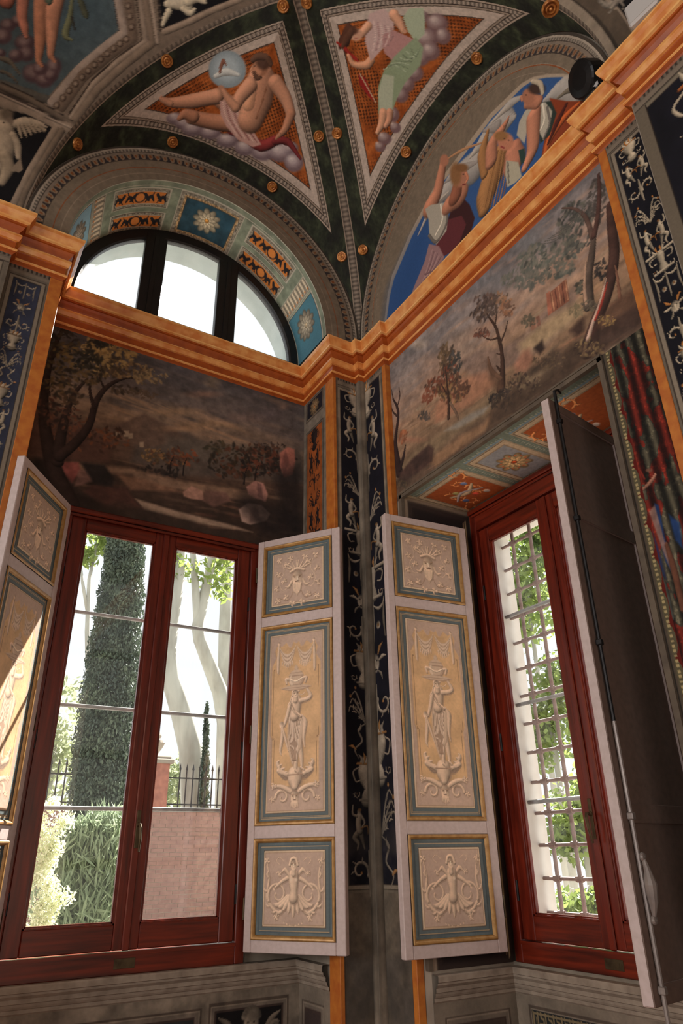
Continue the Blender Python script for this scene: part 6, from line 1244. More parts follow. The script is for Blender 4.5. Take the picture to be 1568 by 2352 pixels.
def panel_mid(z0, z1):
    cv, X = spanel(z0, z1, int(130*NQ), int(300*NQ)); xc = .340; OC, OC2 = (206, 166, 122), (132, 104, 76)
    L = [(.165, 1.90), (.165, 2.25), (.185, 2.29), (.165, 2.33), (.165, 2.70), (.195, 2.77), (.180, 2.81), (.205, 2.855), (.225, 2.83), (.255, 2.862), (.285, 2.83), (.31, 2.83), (.32, 2.865), (.34, 2.85)]
    L = [(.165+.0*0, 1.90), (.165, 2.20), (.150, 2.235), (.150, 2.70), (.185, 2.76), (.172, 2.81), (.195, 2.855), (.225, 2.835), (.26, 2.862), (.285, 2.825), (.305, 2.825), (.318, 2.862), (.34, 2.848)]
    poly = L+[(2*xc-x, z) for x, z in L[::-1]]; cv.P([(x-.003, z-.004) for x, z in poly], (150, 124, 100)); cv.P(poly, OC)
    i = cv.idx(.15, .54, 1.9, 2.87); k = i[np.abs(cv.c[i]-np.array(OC)).sum(1) < 6]; cv.c[k] *= (.86+.24*fbm(cv.u[k], cv.v[k], 10, 4))[:, None]
    for d in (-1, 1):
        cv.L([(xc+d*.160, 1.91), (xc+d*.160, 2.19), (xc+d*.175, 2.235), (xc+d*.175, 2.67)], [.003], OC2, 0); cv.E((xc+d*.172, 2.675), (.006, 0, 0, .006), OC2)
        relief(cv, [(xc+d*.138, 2.85), (xc+d*.142, 2.76), (xc+d*.143, 2.665), (xc+d*.140, 2.645)], [.012, .022, .018, .006]); cv.E((xc+d*.138, 2.862), (.012, 0, 0, .012), RL, 1, .3, .4)
        xx = np.linspace(0, 1, 13); up = [(xc+d*(.004+.130*x), 2.835-.055*(1-(2*x-1)**2)) for x in xx]; dn = [(xc+d*(.010+.118*x), 2.825-.128*(1-(2*x-1)**2)**.8) for x in xx]
        cv.P([(x+.003, z-.006) for x, z in up+dn[::-1]], RD, .9); cv.P(up+dn[::-1], RL)
        for q in range(5): cv.L([(xc+d*(.006+.128*x), 2.832-(.062+.014*q)*(1-(2*x-1)**2)) for x in xx], [.002, .006, .002], RD if q % 2 else (212, 188, 162), 0, .8)
        for q in range(6): cv.L([(xc+d*(.030+.016*q), 2.722-.010*(2.5-abs(q-2.5))), (xc+d*(.030+.016*q), 2.700-.010*(2.5-abs(q-2.5)))], [.013, .007], RL, .3)
        # scroll foot
        b = np.linspace(0, 6.4, 24); rr = .052*(1-b/8.2); relief(cv, np.stack([xc+d*(.09+rr*np.cos(b)), 1.835+rr*np.sin(b)], 1), [.020, .016, .01])
        relief(cv, [(xc+d*.03, 1.87), (xc+d*.08, 1.895), (xc+d*.13, 1.905), (xc+d*.165, 1.89)], [.03, .03, .022, .008]); leafrose(cv, xc+d*.155, 1.91, .022, 2+d); leafrose(cv, xc+d*.165, 1.825, .02, 4+d)
        # bird wings by the globe
        for q in range(4): relief(cv, [(xc+d*.03, 1.962), (xc+d*(.085+.012*q), 1.965+.012*q), (xc+d*(.130-.012*q), 2.045-.02*q), (xc+d*(.118-.02*q), 2.065-.024*q)], [.03, .03, .024, .005])
    face(cv, xc, 1.835, .034, .05)
    for q in (-2, -1, 0, 1, 2): relief(cv, [(xc+.010*q, 1.80), (xc+.012*q, 1.765+.006*abs(q))], [.016, .005])
    relief(cv, [(xc, 1.975), (xc, 1.945), (xc, 1.90)], [.10, .10, .05]); cv.L([(xc-.055, 1.972), (xc+.055, 1.972)], [.010], RD, .3)
    # draped woman carrying a covered dish
    relief(cv, [(xc-.012, 2.30), (xc-.010, 2.18), (xc+.004, 2.08), (xc+.004, 2.0)], [.075, .05, .034, .02]); relief(cv, [(xc+.015, 2.30), (xc+.03, 2.16), (xc+.045, 2.08), (xc+.05, 2.02)], [.07, .045, .03, .016]); relief(cv, [(xc+.045, 2.015), (xc+.065, 2.0)], [.016, .012]); relief(cv, [(xc+.004, 2.0), (xc+.022, 1.985)], [.018, .012])
    DR = [(xc-.055, 2.40), (xc-.058, 2.30), (xc-.06, 2.20), (xc-.045, 2.10), (xc-.02, 2.03), (xc+.008, 2.09), (xc+.04, 2.14), (xc+.052, 2.24), (xc+.06, 2.31), (xc+.035, 2.345), (xc+.0, 2.37)]
    cv.P([(x+.004, z-.006) for x, z in DR], RD, .8); cv.P(DR, RL)
    for q in range(8): cv.L([(xc-.05+.012*q, 2.345-.004*q), (xc-.045+.009*q, 2.2), (xc-.02+.004*q, 2.06)], [.006], (156, 128, 106), .3, .9); cv.L([(xc-.045+.012*q, 2.34-.004*q), (xc-.04+.009*q, 2.2), (xc-.016+.004*q, 2.07)], [.004], (222, 200, 176), .2, .9)
    relief(cv, [(xc+.05, 2.34), (xc+.072, 2.30), (xc+.062, 2.2), (xc+.07, 2.14)], [.02, .034, .02, .006])
    relief(cv, [(xc-.0, 2.445), (xc-.002, 2.40), (xc-.008, 2.345)], [.085, .078, .07]); cv.L([(xc-.04, 2.43), (xc-.01, 2.38), (xc+.04, 2.34)], [.022], RL, .6); cv.L([(xc-.03, 2.42), (xc, 2.37), (xc+.045, 2.335)], [.005], RD, .2)
    relief(cv, [(xc+.035, 2.445), (xc+.09, 2.455), (xc+.112, 2.475), (xc+.085, 2.525)], [.032, .03, .028, .018]); relief(cv, [(xc-.045, 2.43), (xc-.062, 2.36), (xc-.085, 2.295), (xc-.10, 2.285)], [.028, .026, .02, .014])
    cv.E((xc-.105, 2.295), (.02, 0, 0, .024), RL, 1, .3, .4); relief(cv, [(xc-.105, 2.285), (xc-.10, 2.22), (xc-.112, 2.13), (xc-.104, 2.10)], [.014, .026, .018, .005]); relief(cv, [(xc-.10, 2.28), (xc-.075, 2.2), (xc-.05, 2.12)], [.012, .018, .006])
    relief(cv, [(xc-.002, 2.475), (xc-.002, 2.45)], [.03, .036]); face(cv, xc+.0, 2.494, .024, .030); cv.L([(xc-.026, 2.485), (xc-.024, 2.512), (xc, 2.524), (xc+.024, 2.512)], [.014], RL, .5); cv.L([(xc-.03, 2.48), (xc-.045, 2.44), (xc-.06, 2.42)], [.010, .006], RL, .4); cv.L([(xc+.02, 2.49), (xc+.05, 2.485), (xc+.07, 2.50)], [.006], RL, .3)
    for off, col in (((.004, -.005), RD), ((0, 0), RL)):
        ox, oz = off
        cv.P([(xc-.118+ox, 2.540+oz), (xc-.05+ox, 2.524+oz), (xc+.05+ox, 2.524+oz), (xc+.118+ox, 2.540+oz), (xc+.06+ox, 2.554+oz), (xc-.06+ox, 2.554+oz)], col)
        cv.P([(xc-.040+ox, 2.552+oz), (xc+.040+ox, 2.552+oz), (xc+.060+ox, 2.585+oz), (xc+.052+ox, 2.618+oz), (xc-.052+ox, 2.618+oz), (xc-.060+ox, 2.585+oz)], col)
        cv.P([(xc-.058+ox, 2.620+oz), (xc+.058+ox, 2.620+oz), (xc+.040+ox, 2.648+oz), (xc+.012+ox, 2.662+oz), (xc-.012+ox, 2.662+oz), (xc-.040+ox, 2.648+oz)], col)
        cv.P([(xc-.010+ox, 2.660+oz), (xc+.010+ox, 2.660+oz), (xc+.014+ox, 2.676+oz), (xc+.003+ox, 2.694+oz), (xc-.003+ox, 2.694+oz), (xc-.014+ox, 2.676+oz)], col)
    for z, w in ((2.537, .10), (2.556, .045), (2.619, .056), (2.640, .044)): cv.L([(xc-w, z), (xc+w, z)], [.005], RD, 0, .8)
    cv.L([(xc-.03, 2.56), (xc-.045, 2.585), (xc-.038, 2.612)], [.02], (212, 188, 162), .2, .6); cv.L([(xc+.035, 2.56), (xc+.05, 2.585), (xc+.042, 2.612)], [.018], RD, .2, .5)
    for d in (-1, 1): relief(cv, [(xc+d*.06, 2.60), (xc+d*.078, 2.60), (xc+d*.072, 2.57)], [.02, .022, .012])
    cv.L([(xc-.05, 2.60), (xc, 2.58), (xc+.05, 2.60)], [.010], (216, 192, 166), .4)
    return grid('painted_panel', X, SHP, cv)
ZR = [(.968, 1.035), (1.595, 1.67), (3.0, 3.075), (3.635, 3.69)]; PZ = [(1.035, 1.595), (1.67, 3.0), (3.075, 3.635)]
sh = empty('window_shutter')
def part(mb, name, m):
    o = mb.build(name, m, sh)
    if m is SHUT:                       # the back of the leaf is plain brown
        o.data.materials.append(SHUTB)
        for p in o.data.polygons: p.material_index = int(p.normal.y > .5)
    return o
part(MB().box(0, .053, 0, .05, .968, 3.69, .004), 'stile', SHUT); part(MB().box(.625, .69, 0, .05, .968, 3.69, .004), 'stile', SHUT)
for z0, z1 in ZR: part(MB().box(.0535, .6245, .0005, .0495, z0, z1, .003), 'rail', SHUT)
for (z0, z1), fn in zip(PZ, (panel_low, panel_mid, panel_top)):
    g = MB()
    prof = [(0, -.004), (.006, -.009), (.014, -.008), (.020, -.003), (.026, .008)]
    def loop(e): return [(.053+e, z0+e), (.625-e, z0+e), (.625-e, z1-e), (.053+e, z1-e)]
    vs = []; fs = []
    for e, y in prof: vs += [(x, y, z) for x, z in loop(e)]
    for a in range(len(prof)-1):
        for b in range(4): fs.append((4*a+b, 4*a+(b+1) % 4, 4*a+4+(b+1) % 4, 4*a+4+b))
    part(g.add(vs, fs), 'gilt_moulding', GOLDL)
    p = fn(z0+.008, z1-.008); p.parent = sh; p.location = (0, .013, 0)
    part(MB().box(.05, .628, .022, .036, z0-.005, z1+.005), 'panel_back', SHUTB)
def place(o, org, to): o.location = (*org, 0); o.rotation_euler = (0, 0, math.atan2(to[1]-org[1], to[0]-org[0]))
def hinges(o, x):
    for z in (1.2, 2.25, 3.42): MB().tube([(x, .03, z-.07), (x, .03, z+.07)], .010, 8).box(x-.004, x+.004, .0, .03, z-.06, z+.06).build('hinge', BRASS, o)
GRP = 'painted window shutters'
s2 = copy_tree(sh); s3 = copy_tree(sh); s4 = copy_tree(sh)
place(sh, (-.710, .452), (-.312, -.112)); hinges(sh, -.006); tag(sh, 'open painted shutter hinged at the right side of the left window', 'shutter', GRP)
place(s2, (-.150, -.47), (.548, -.54)); hinges(s2, .696); tag(s2, 'open painted shutter at the left side of the right window, next to the corner pilaster', 'shutter', GRP)
place(s3, (-2.494, -.08), (-2.10, .497)); hinges(s3, .696); tag(s3, 'painted shutter at the left edge of the picture, striped by direct sunlight', 'shutter', GRP)
place(s4, (.50, -1.925), (-.19, -2.03)); hinges(s4, -.006); tag(s4, 'shutter seen edge-on with its bare brown back and an iron locking rod', 'shutter', GRP)
# locking rod on the back of the fourth leaf
MB().tube([(.640, .062, .86), (.640, .064, 2.0)], .009, 8).build('locking_rod', RODM, s4); rod = MB().tube([(.640, .064, 2.0), (.640, .064, 3.72)], .009, 8); rod.tube([(.640, .064, 3.70), (.640, .064, 3.745), (.610, .068, 3.765), (.585, .07, 3.75)], [.010, .009, .007, .005], 8); rod.build('locking_rod', IRON, s4)
for z in (1.02, 1.62, 2.35, 2.98, 3.55): MB().box(.626, .654, .05, .078, z-.014, z+.014, .004).build('rod_guide', RODM if z < 2 else IRON, s4)
hd = MB().lathe([(0, 0), (.014, .004), (.018, .012), (.014, .02), (0, .024)], (.640, .070, 1.47), (0, 1, 0), 12).lathe([(0, 0), (.014, .004), (.018, .012), (.014, .02), (0, .024)], (.640, .070, 1.25), (0, 1, 0), 12)
hd.tube([(.640, .085, 1.46), (.640, .092, 1.42), (.640, .094, 1.37), (.640, .092, 1.31), (.640, .085, 1.26)], [.008, .014, .026, .018, .007], 10); hd.build('rod_handle', RODM, s4)

# ------------------------------------------------------------ fittings on the cornice
sp = tag(empty('spotlight', (-0.045, -2.687, 5.51)), 'black spotlight standing on the gilded cornice before the blue lunette', 'lamp')
m_ = MB().box(-.05, .05, -.04, .04, -.005, .03, .006); m_.build('base_plate', BLACKP, sp)
MB().box(-.012, .012, -.05, .05, .02, .05, .002).box(-.012, .012, -.05, -.04, .045, .16, .002).box(-.012, .012, .04, .05, .045, .16, .002).build('yoke', BLACKP, sp)
ax = Vector((-.75, .25, -.35)).normalized(); hc = Vector((-.0, 0, .19))
MB().lathe([(0, -.10), (.05, -.10), (.085, -.07), (.105, -.02), (.108, .07), (.098, .078), (.06, .084), (0, .086)], hc, ax, 20).build('lamp_head', BLACKP, sp)
for d in (-1, 1): MB().lathe([(0, .008), (.010, .008), (.012, 0)], hc+ax*.05+Vector((0, .055*d, .03*d)), ax, 10).build('screw', mat('screw_steel%d' % d, rgb(120, 120, 120), .3, metal=.8), sp)
MB().box(-.02, .03, -.05, .03, .06, .115, .006).build('connector', WHITEP, sp)
fl = tag(empty('floodlight', (-0.12, -3.134, 5.51), 0), 'white box-shaped floodlight clipped on top of the cornice, upper right', 'lamp')
MB().box(-.075, .0, -.085, .085, .0, .17, .01).build('housing', WHITEP, fl); MB().box(-.078, -.075, -.07, .07, .015, .155).build('diffuser', WHITEP, fl); MB().box(-.03, .02, -.06, .06, -.06, .0, .004).build('bracket', BLACKP, fl); fl.rotation_euler = (0, math.radians(0), .1)

# gilded bosses on the green ribs
bs = [(0, .020), (.007, .018), (.010, .008), (.014, .002), (.020, .014), (.025, .014), (.029, .003), (.034, .003), (.040, .015), (.046, .010), (.048, -.004)]
b0 = None
for c, nv in [((-2.117, -0.594, 7.122), (0.239, -0.455, -0.858)), ((-2.586, -0.071, 6.439), (0.685, -0.52, -0.51)), ((-1.879, -0.073, 6.948), (0.287, -0.379, -0.88)), ((-0.953, -0.088, 6.958), (-0.276, -0.378, -0.884)), ((-0.763, -0.617, 7.149), (-0.207, -0.438, -0.875)), ((-1.448, -1.277, 7.396), (-0.238, -0.29, -0.927)), ((-0.231, -0.099, 6.462), (-0.668, -0.533, -0.519)), ((-1.304, -1.39, 7.4), (-0.286, 0.252, -0.925)), ((-0.639, -0.721, 7.151), (-0.451, -0.214, -0.866)), ((-0.1, -0.98, 6.972), (-0.373, -0.256, -0.892)), ((-0.107, -1.916, 6.951), (-0.387, 0.3, -0.872)), ((-0.096, -0.249, 6.483), (-0.525, -0.663, -0.534)), ((-0.597, -2.882, 5.597), (-0.0, 0.0, -1.0))]:
    if b0 is None: o = b0 = MB().lathe(bs, n=16).build('gilded_boss', BRONZE, ceiling, smooth=True)
    else: o = b0.copy(); COL.objects.link(o); o.parent = ceiling
    o.location = c; o.rotation_euler = Vector(nv).to_track_quat('Z', 'Y').to_euler()

# ------------------------------------------------------------ the garden
BRICK = mat('pillar_brick', rgb(172, 112, 94), .9, rgb(146, 94, 80), 9)
struct(MB().box(-20, 40, .82, 40, -.6, -.5).box(1.37, 40, -30, .82, -.6, -.5).build('ground', mat('gravel_ground', rgb(138, 134, 126), .95, rgb(160, 154, 144), 3)))
bw = tag(empty('garden_wall', (4, 12, -.5)), 'weathered brick garden wall with iron railing seen through the left window', 'wall')
MB().box(-9, 5, .012, .4, 0, 2.88).build('mortar_core', mat('lime_mortar', rgb(186, 170, 156), .95), bw)
bk = MB(); rb = random.Random(3)
for j in range(36):
    for i in range(26):
        x = -4.2+.27*i+.135*(j % 2); y = rb.uniform(-.004, .004); bk.box(x, x+.26, y, .02, .005+.08*j, .075+.08*j)
bk.build('brick_courses', mat('garden_brick', rgb(160, 124, 112), .9, rgb(140, 106, 98), 9), bw)['kind'] = 'stuff'; MB().box(-9, 5, -.04, .44, 2.88, 2.95, .01).build('coping', mat('coping_stone', rgb(150, 140, 128), .9), bw)
MB().box(-2.05, -1.55, -.08, .48, 2.95, 3.86).build('pillar', BRICK, bw); MB().box(-2.14, -1.46, -.14, .54, 3.86, 3.96, .02).box(-2.08, -1.52, -.1, .5, 3.96, 4.02, .02).build('pillar_cap', MATS['coping_stone'], bw)
MB().lathe([(.0, 0), (.14, 0), (.1, .05), (.06, .1), (.13, .2), (.18, .3), (.15, .36), (.06, .4), (.09, .46), (.05, .54), (0, .56)], (-1.8, .2, 4.02), n=14).build('urn', MATS['coping_stone'], bw)
fb = MB().tube([(0, .2, 2.95), (0, .2, 3.78)], .016, 6).lathe([(.03, 3.78), (.012, 3.86), (0, 3.92)], (0, .2, 0), n=6); f0 = fb.build('fence_bar', IRON, bw)
xs = [x for x in np.arange(-8.8, 4.9, .155) if not -2.25 < x < -1.35]
for k, x in enumerate(xs):
    o = f0 if k == 0 else f0.copy()
    if k: COL.objects.link(o); o.parent = bw
    o.location = (float(x), 0, 0)
MB().box(-8.9, 4.95, .19, .215, 3.58, 3.61).box(-8.9, 4.95, .19, .215, 3.03, 3.06).build('fence_rail', IRON, bw)
def leafmat(name, c1, c2, tr=.35):
    m = mat(name, rgb(*c1), .6, rgb(*c2), 2.5, 3); nt = m.node_tree; b = nt.nodes['Principled BSDF']; o = nt.nodes['Material Output']
    t = nt.nodes.new('ShaderNodeBsdfTranslucent'); t.inputs[0].default_value = rgb(*c2); mx = nt.nodes.new('ShaderNodeMixShader'); mx.inputs[0].default_value = tr
    nt.links.new(b.outputs[0], mx.inputs[1]); nt.links.new(t.outputs[0], mx.inputs[2]); nt.links.new(mx.outputs[0], o.inputs[0]); return m
def leaves(name, clumps, size, m, parent, asp=.5, up=0.0, shell=.5, seed=1):
    rs = np.random.RandomState(seed); Vs = []
    for c, r, n in clumps:
        d = rs.randn(n, 3); d /= np.linalg.norm(d, axis=1)[:, None]; q = (shell+(1-shell)*rs.rand(n, 1)); P = np.array(c)+d*q*np.array(r)
        a = rs.randn(n, 3); a[:, 2] += up*3; a /= np.linalg.norm(a, axis=1)[:, None]; b = np.cross(a, rs.randn(n, 3)); b /= np.linalg.norm(b, axis=1)[:, None]
        s = size*(.6+.8*rs.rand(n, 1)); Vs.append(np.stack([P-a*s, P+b*s*asp, P+a*s, P-b*s*asp], 1).reshape(-1, 3))
    V = np.concatenate(Vs); k = len(V)//4
    me = bpy.data.meshes.new(name); me.vertices.add(4*k); me.vertices.foreach_set('co', V.astype(np.float32).reshape(-1)); me.loops.add(4*k); me.loops.foreach_set('vertex_index', np.arange(4*k, dtype=np.int32))
    me.polygons.add(k); me.polygons.foreach_set('loop_start', np.arange(0, 4*k, 4, dtype=np.int32))
    try: me.polygons.foreach_set('loop_total', np.full(k, 4, np.int32))
    except Exception: pass
    me.update(calc_edges=True); o = link(name, me, m, parent); o['kind'] = 'stuff'; return o
CYP = leafmat('cypress_leaf', (58, 73, 64), (88, 103, 82), .12); PLN = leafmat('plane_leaf', (104, 124, 60), (140, 158, 84), .45); OLE = leafmat('oleander_leaf', (112, 132, 104), (160, 176, 142), .35); WHF = leafmat('white_blossom', (196, 206, 140), (246, 246, 232), .3); PALE = leafmat('pale_leaf', (140, 152, 112), (176, 184, 146), .4); GRN = leafmat('garden_leaf', (86, 112, 52), (140, 160, 84), .4)
BARK = mat('plane_bark', rgb(184, 184, 174), .9, rgb(146, 144, 134), 3, stretch=(1, 1, .3)); BARKD = mat('dark_bark', rgb(84, 70, 58), .9)
def tree(name, label, base, trunks, clumps, leaf, size, bark, cat='tree', asp=.5, up=0., shell=.5, seed=1, group=None):
    t = tag(empty(name, base), label, cat, group); B = Vector(base); tb = MB()
    for pts, r in trunks: tb.tube([Vector(p)-B for p in pts], r, 10)
    tb.build('trunk', bark, t, smooth=True); leaves('foliage', [(tuple(Vector(c)-B), r, n) for c, r, n in clumps], size, leaf, t, asp, up, shell, seed); return t
tree('cypress_tree','tall dark cypress seen through the left pane of the left window',(0.57, 9.5, -0.5),[([(0.57, 9.5, -0.5),(0.24, 9.5, 8.31)],[.2,.05])],[((0.24, 9.5, 8.31), (0.33, 0.33, 0.5), 2100), ((0.26, 9.5, 8.13), (0.37, 0.37, 0.5), 2100), ((0.27, 9.5, 7.95), (0.4, 0.4, 0.5), 2100), ((0.28, 9.5, 7.77), (0.36, 0.36, 0.5), 2100), ((0.3, 9.5, 7.59), (0.4, 0.4, 0.5), 2100), ((0.31, 9.5, 7.42), (0.36, 0.36, 0.5), 2100), ((0.32, 9.5, 7.25), (0.39, 0.39, 0.5), 2100), ((0.33, 9.5, 7.07), (0.43, 0.43, 0.5), 2100), ((0.34, 9.5, 6.9), (0.39, 0.39, 0.5), 2100), ((0.35, 9.5, 6.73), (0.43, 0.43, 0.5), 2100), ((0.36, 9.5, 6.57), (0.39, 0.39, 0.5), 2100), ((0.36, 9.5, 6.4), (0.43, 0.43, 0.5), 2100), ((0.37, 9.5, 6.19), (0.48, 0.48, 0.5), 2100), ((0.37, 9.5, 5.98), (0.44, 0.44, 0.5), 2100), ((0.37, 9.5, 5.77), (0.49, 0.49, 0.5), 2100), ((0.37, 9.5, 5.57), (0.44, 0.44, 0.5), 2100), ((0.38, 9.5, 5.36), (0.5, 0.5, 0.5), 2100), ((0.38, 9.5, 5.17), (0.55, 0.55, 0.5), 2100), ((0.38, 9.5, 4.98), (0.49, 0.49, 0.5), 2100), ((0.39, 9.5, 4.8), (0.54, 0.54, 0.5), 2100), ((0.39, 9.5, 4.62), (0.48, 0.48, 0.5), 2100), ((0.39, 9.5, 4.45), (0.53, 0.53, 0.5), 2100), ((0.4, 9.5, 4.27), (0.58, 0.58, 0.5), 2100), ((0.4, 9.5, 4.1), (0.52, 0.52, 0.5), 2100), ((0.4, 9.5, 3.93), (0.56, 0.56, 0.5), 2100), ((0.41, 9.5, 3.76), (0.5, 0.5, 0.5), 2100), ((0.41, 9.5, 3.59), (0.55, 0.55, 0.5), 2100), ((0.42, 9.5, 3.42), (0.6, 0.6, 0.5), 2100), ((0.42, 9.5, 3.26), (0.53, 0.53, 0.5), 2100), ((0.43, 9.5, 3.08), (0.58, 0.58, 0.5), 2100), ((0.45, 9.5, 2.91), (0.52, 0.52, 0.5), 2100), ((0.46, 9.5, 2.74), (0.56, 0.56, 0.5), 2100), ((0.47, 9.5, 2.57), (0.61, 0.61, 0.5), 2100), ((0.48, 9.5, 2.4), (0.55, 0.55, 0.5), 2100), ((0.49, 9.5, 2.24), (0.59, 0.59, 0.5), 2100), ((0.51, 9.5, 2.07), (0.52, 0.52, 0.5), 2100), ((0.53, 9.5, 1.91), (0.56, 0.56, 0.5), 2100), ((0.54, 9.5, 1.75), (0.61, 0.61, 0.5), 2100), ((0.56, 9.5, 1.59), (0.54, 0.54, 0.5), 2100), ((0.57, 9.5, 1.44), (0.58, 0.58, 0.5), 2100), ((0.34, 9.5, 9.21), (0.45, 0.45, 1.0), 2600)],CYP,.034,BARKD,asp=.45,up=.6,shell=.75,seed=3)
tree('plane_tree','pale thick plane tree leaning left behind the right-hand pane',(3.82, 13.4, -0.5),[([(3.82, 13.4, -0.5), (3.62, 13.4, 2.6), (3.43, 13.4, 3.9), (3.09, 13.4, 4.83), (2.76, 13.4, 5.56), (2.62, 13.4, 6.33), (2.65, 13.4, 7.27), (2.72, 13.4, 8.27), (2.7, 13.4, 9.42), (2.61, 13.4, 11.05)],[.36,.32,.30,.27,.24,.20,.18,.16,.14,.12]),([(2.72, 13.4, 6.93), (2.51, 13.4, 7.74), (2.46, 13.4, 8.73), (2.43, 13.4, 9.9)],[.12,.09,.08,.06])],[((2.57, 13.4, 8.62), (0.5, 0.5, 0.4), 90), ((2.61, 13.4, 9.6), (0.6, 0.6, 0.5), 120)],PLN,.10,BARK,seed=4,group='plane trees beyond the garden wall')
tree('plane_tree','forked plane tree with a crooked trunk at the right edge of the right-hand pane',(4.94, 14.6, -0.5),[([(4.94, 14.6, -0.5), (4.91, 14.6, 3.23), (4.86, 14.6, 4.58), (4.58, 14.6, 5.62), (4.17, 14.6, 6.44), (3.87, 14.6, 7.03), (3.78, 14.6, 7.4), (3.88, 14.6, 8.2), (4.03, 14.6, 9.17), (4.1, 14.6, 10.18), (4.09, 14.6, 11.99)],[.30,.28,.25,.22,.20,.18,.17,.15,.14,.13,.1]),([(3.89, 14.6, 7.03), (3.72, 14.6, 7.91), (3.55, 14.6, 9.08), (3.34, 14.6, 10.6)],[.15,.12,.11,.08])],[((3.98, 14.6, 9.03), (0.8, 0.6, 0.5), 130), ((4.54, 14.6, 9.41), (0.6, 0.6, 0.5), 110), ((4.46, 14.6, 8.56), (0.4, 0.4, 0.3), 50)],PLN,.11,BARK,seed=5,group='plane trees beyond the garden wall')
tree('plane_tree','slim plane tree trunk standing farthest right in the right-hand pane',(5.78, 16.5, -0.5),[([(5.78, 16.5, -0.5), (5.48, 16.5, 5.92), (5.36, 16.5, 7.98), (5.31, 16.5, 10.22), (5.3, 16.5, 12.16)],[.26,.22,.2,.17,.14])],[((4.95, 16.5, 10.62), (0.5, 0.5, 0.4), 60)],PLN,.12,BARK,seed=6,group='plane trees beyond the garden wall')
tree('plane_tree','thin bare plane tree left of the cypress with leaves above',(2.33, 18.5, -0.5),[([(2.33, 18.5, -0.5), (1.86, 18.5, 5.96), (1.52, 18.5, 7.97), (1.34, 18.5, 9.7), (1.43, 18.5, 11.12)],[.12,.1,.08,.06,.05]),([(1.5, 18.5, 8.4), (1.16, 18.5, 9.52), (0.86, 18.5, 10.69)],[.06,.05,.03])],[((1.31, 18.5, 11.01), (0.9, 0.6, 0.5), 170), ((2.09, 18.5, 11.1), (0.9, 0.6, 0.45), 170), ((1.25, 18.5, 10.38), (0.3, 0.4, 0.3), 50)],PLN,.15,BARK,seed=7,group='plane trees beyond the garden wall')
tree('small_cypress','slim young cypress in front of the plane tree in the right-hand pane',(3.68, 12.8, -0.5),[([(3.68, 12.8, -0.5),(3.55, 12.8, 4.66)],[.08,.02])],[((3.68, 12.8, 1.56), (0.21000000000000002, 0.21000000000000002, 0.3), 420), ((3.66, 12.8, 1.95), (0.19, 0.19, 0.3), 420), ((3.65, 12.8, 2.33), (0.16999999999999998, 0.16999999999999998, 0.3), 420), ((3.63, 12.8, 2.72), (0.15000000000000002, 0.15000000000000002, 0.3), 420), ((3.62, 12.8, 3.11), (0.13, 0.13, 0.3), 420), ((3.6, 12.8, 3.5), (0.11, 0.11, 0.3), 420), ((3.58, 12.8, 3.89), (0.09, 0.09, 0.3), 420), ((3.57, 12.8, 4.27), (0.07, 0.07, 0.3), 420), ((3.55, 12.8, 4.66), (0.05, 0.05, 0.3), 420)],CYP,.05,BARKD,asp=.4,up=.6,shell=.3,seed=8)
tree('oleander_bush','dense green oleander bush with narrow leaves at the foot of the cypress',(-0.76, 4.6, -0.5),[([(-0.76, 4.6, -0.5),(-0.79, 4.6, 1.42)],[.04,.02])],[((-0.79, 4.6, 1.21), (0.52, 0.4, 0.75), 3600), ((-0.57, 4.6, 1.33), (0.42, 0.4, 0.75), 3000), ((-0.47, 4.6, 1.54), (0.2, 0.3, 0.5), 900), ((-0.92, 4.6, 1.05), (0.3, 0.3, 0.5), 900), ((-0.97, 4.6, 1.68), (0.22, 0.25, 0.22), 600), ((-0.68, 4.6, 1.76), (0.3, 0.25, 0.3), 700)],OLE,.085,BARKD,'bush',asp=.13,up=.5,shell=.2,seed=9)
tree('blossoming_shrub','white blossoming shrub at the lower left corner of the window',(-1.56, 3.0, -0.5),[([(-1.56, 3.0, -0.5),(-1.58, 3.0, 1.58)],[.03,.02])],[((-1.7, 3.0, 1.77), (0.088, 0.12, 0.084), 253), ((-1.59, 3.0, 1.83), (0.116, 0.12, 0.139), 284), ((-1.49, 3.0, 1.94), (0.072, 0.12, 0.08), 282), ((-1.37, 3.0, 1.8), (0.116, 0.12, 0.142), 278), ((-1.52, 3.0, 1.71), (0.111, 0.12, 0.147), 416), ((-1.62, 3.0, 1.57), (0.107, 0.12, 0.116), 275), ((-1.45, 3.0, 1.57), (0.125, 0.12, 0.148), 349), ((-1.42, 3.0, 1.62), (0.1, 0.12, 0.149), 409), ((-1.65, 3.0, 1.42), (0.102, 0.12, 0.109), 272), ((-1.52, 3.0, 1.36), (0.063, 0.12, 0.074), 365), ((-1.42, 3.0, 1.3), (0.093, 0.12, 0.101), 439), ((-1.6, 3.0, 1.22), (0.074, 0.12, 0.127), 295), ((-1.46, 3.0, 1.13), (0.082, 0.12, 0.12), 420), ((-1.37, 3.0, 1.13), (0.076, 0.12, 0.139), 363), ((-1.63, 3.0, 1.06), (0.072, 0.12, 0.111), 248), ((-1.47, 3.0, 0.98), (0.127, 0.12, 0.136), 431), ((-1.41, 3.0, 1.02), (0.128, 0.12, 0.14), 322), ((-1.29, 3.0, 1.2), (0.117, 0.12, 0.096), 278), ((-1.51, 3.0, 1.48), (0.087, 0.12, 0.157), 306), ((-1.44, 3.0, 1.47), (0.072, 0.12, 0.141), 312)],WHF,.016,BARKD,'bush',asp=.5,up=.2,shell=.1,seed=10)
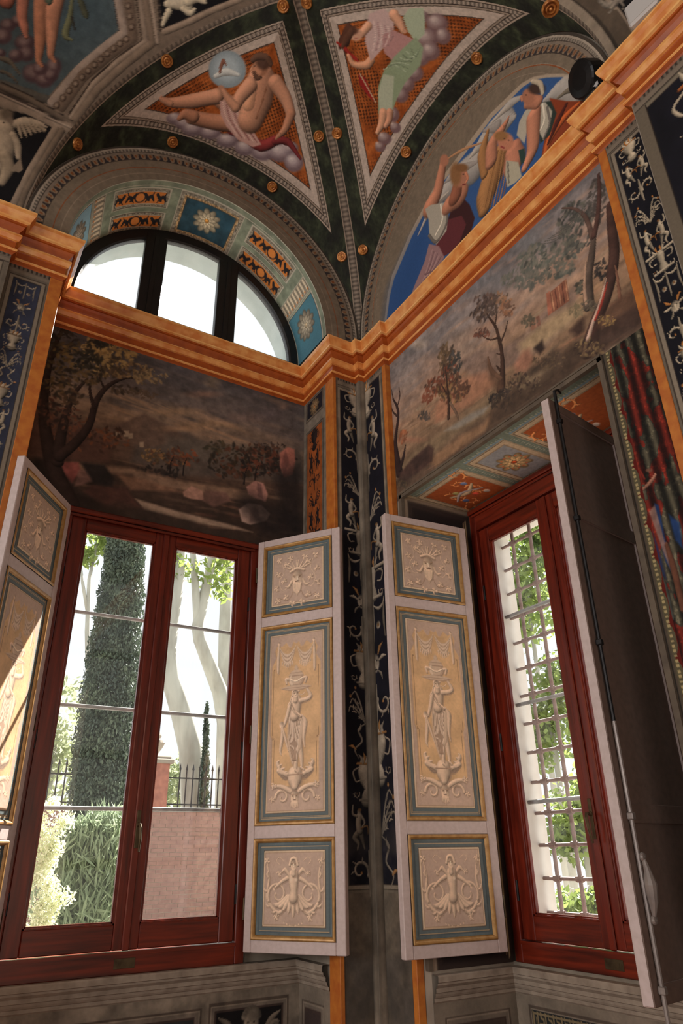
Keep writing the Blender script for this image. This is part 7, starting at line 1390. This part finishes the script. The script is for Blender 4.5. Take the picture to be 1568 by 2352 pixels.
tree('distant_tree','pale leafy tree far behind the iron railing, left of the cypress',(1.92, 22, -0.5),[([(1.92, 22, -0.5),(1.71, 22.0, 5.11)],[.2,.1])],[((1.83, 22.0, 3.87), (1.2, 1, 1.4), 700), ((1.86, 22.0, 5.99), (0.7, 0.8, 1.4), 300), ((1.54, 22.0, 4.82), (0.8, 0.8, 1.2), 300)],PALE,.13,BARK,'tree',seed=11)
tree('distant_tree','pale leafy tree far behind the iron railing, right of the brick pillar',(6.1, 22, -0.5),[([(6.1, 22, -0.5),(6.1, 22.0, 3.86)],[.2,.1])],[((5.95, 22.0, 3.71), (1.2, 1, 1.0), 700), ((6.33, 22.0, 4.02), (0.9, 1, 1.0), 500)],PALE,.13,BARK,'tree',seed=12)
tree('garden_tree','leafy tree crown behind the upper part of the iron grille',(9.0, 6.9, -0.5),[([(9.0, 6.9, -0.5),(9.0, 6.9, 7.25)],[.08,.04])],[((9.0, 6.9, 7.25), (1.2, 1.2, 1.7), 1500), ((9.0, 6.3, 8.1), (0.72, 0.72, 1.02), 750), ((9.0, 7.5, 6.57), (0.72, 0.72, 1.02), 750)],GRN,0.1,BARK,'tree',seed=20,shell=.2)
tree('garden_tree','light green tree behind the middle of the iron grille',(6.2, 4.13, -0.5),[([(6.2, 4.13, -0.5),(6.2, 4.13, 3.49)],[.08,.04])],[((6.2, 4.13, 3.49), (0.55, 0.7, 0.95), 900), ((6.2, 3.78, 3.97), (0.33, 0.42, 0.57), 450), ((6.2, 4.48, 3.11), (0.33, 0.42, 0.57), 450)],GRN,0.07,BARK,'tree',seed=21,shell=.2)
tree('garden_bush','green bush behind the lower part of the iron grille',(4.2, 2.02, -0.5),[([(4.2, 2.02, -0.5),(4.2, 2.02, 1.82)],[.08,.04])],[((4.2, 2.02, 1.82), (0.42, 0.5, 0.5), 1000), ((4.2, 1.77, 2.07), (0.252, 0.3, 0.3), 500), ((4.2, 2.27, 1.62), (0.252, 0.3, 0.3), 500)],GRN,0.05,BARK,'bush',seed=22,shell=.2)
tree('garden_bush','low green hedge at the foot of the iron grille',(2.6, 0.79, -0.5),[([(2.6, 0.79, -0.5),(2.6, 0.79, 0.99)],[.08,.04])],[((2.6, 0.79, 0.99), (0.3, 0.5, 0.22), 1200), ((2.6, 0.54, 1.1), (0.18, 0.3, 0.132), 600), ((2.6, 1.04, 0.9), (0.18, 0.3, 0.132), 600)],GRN,0.035,BARK,'bush',seed=23,shell=.2)
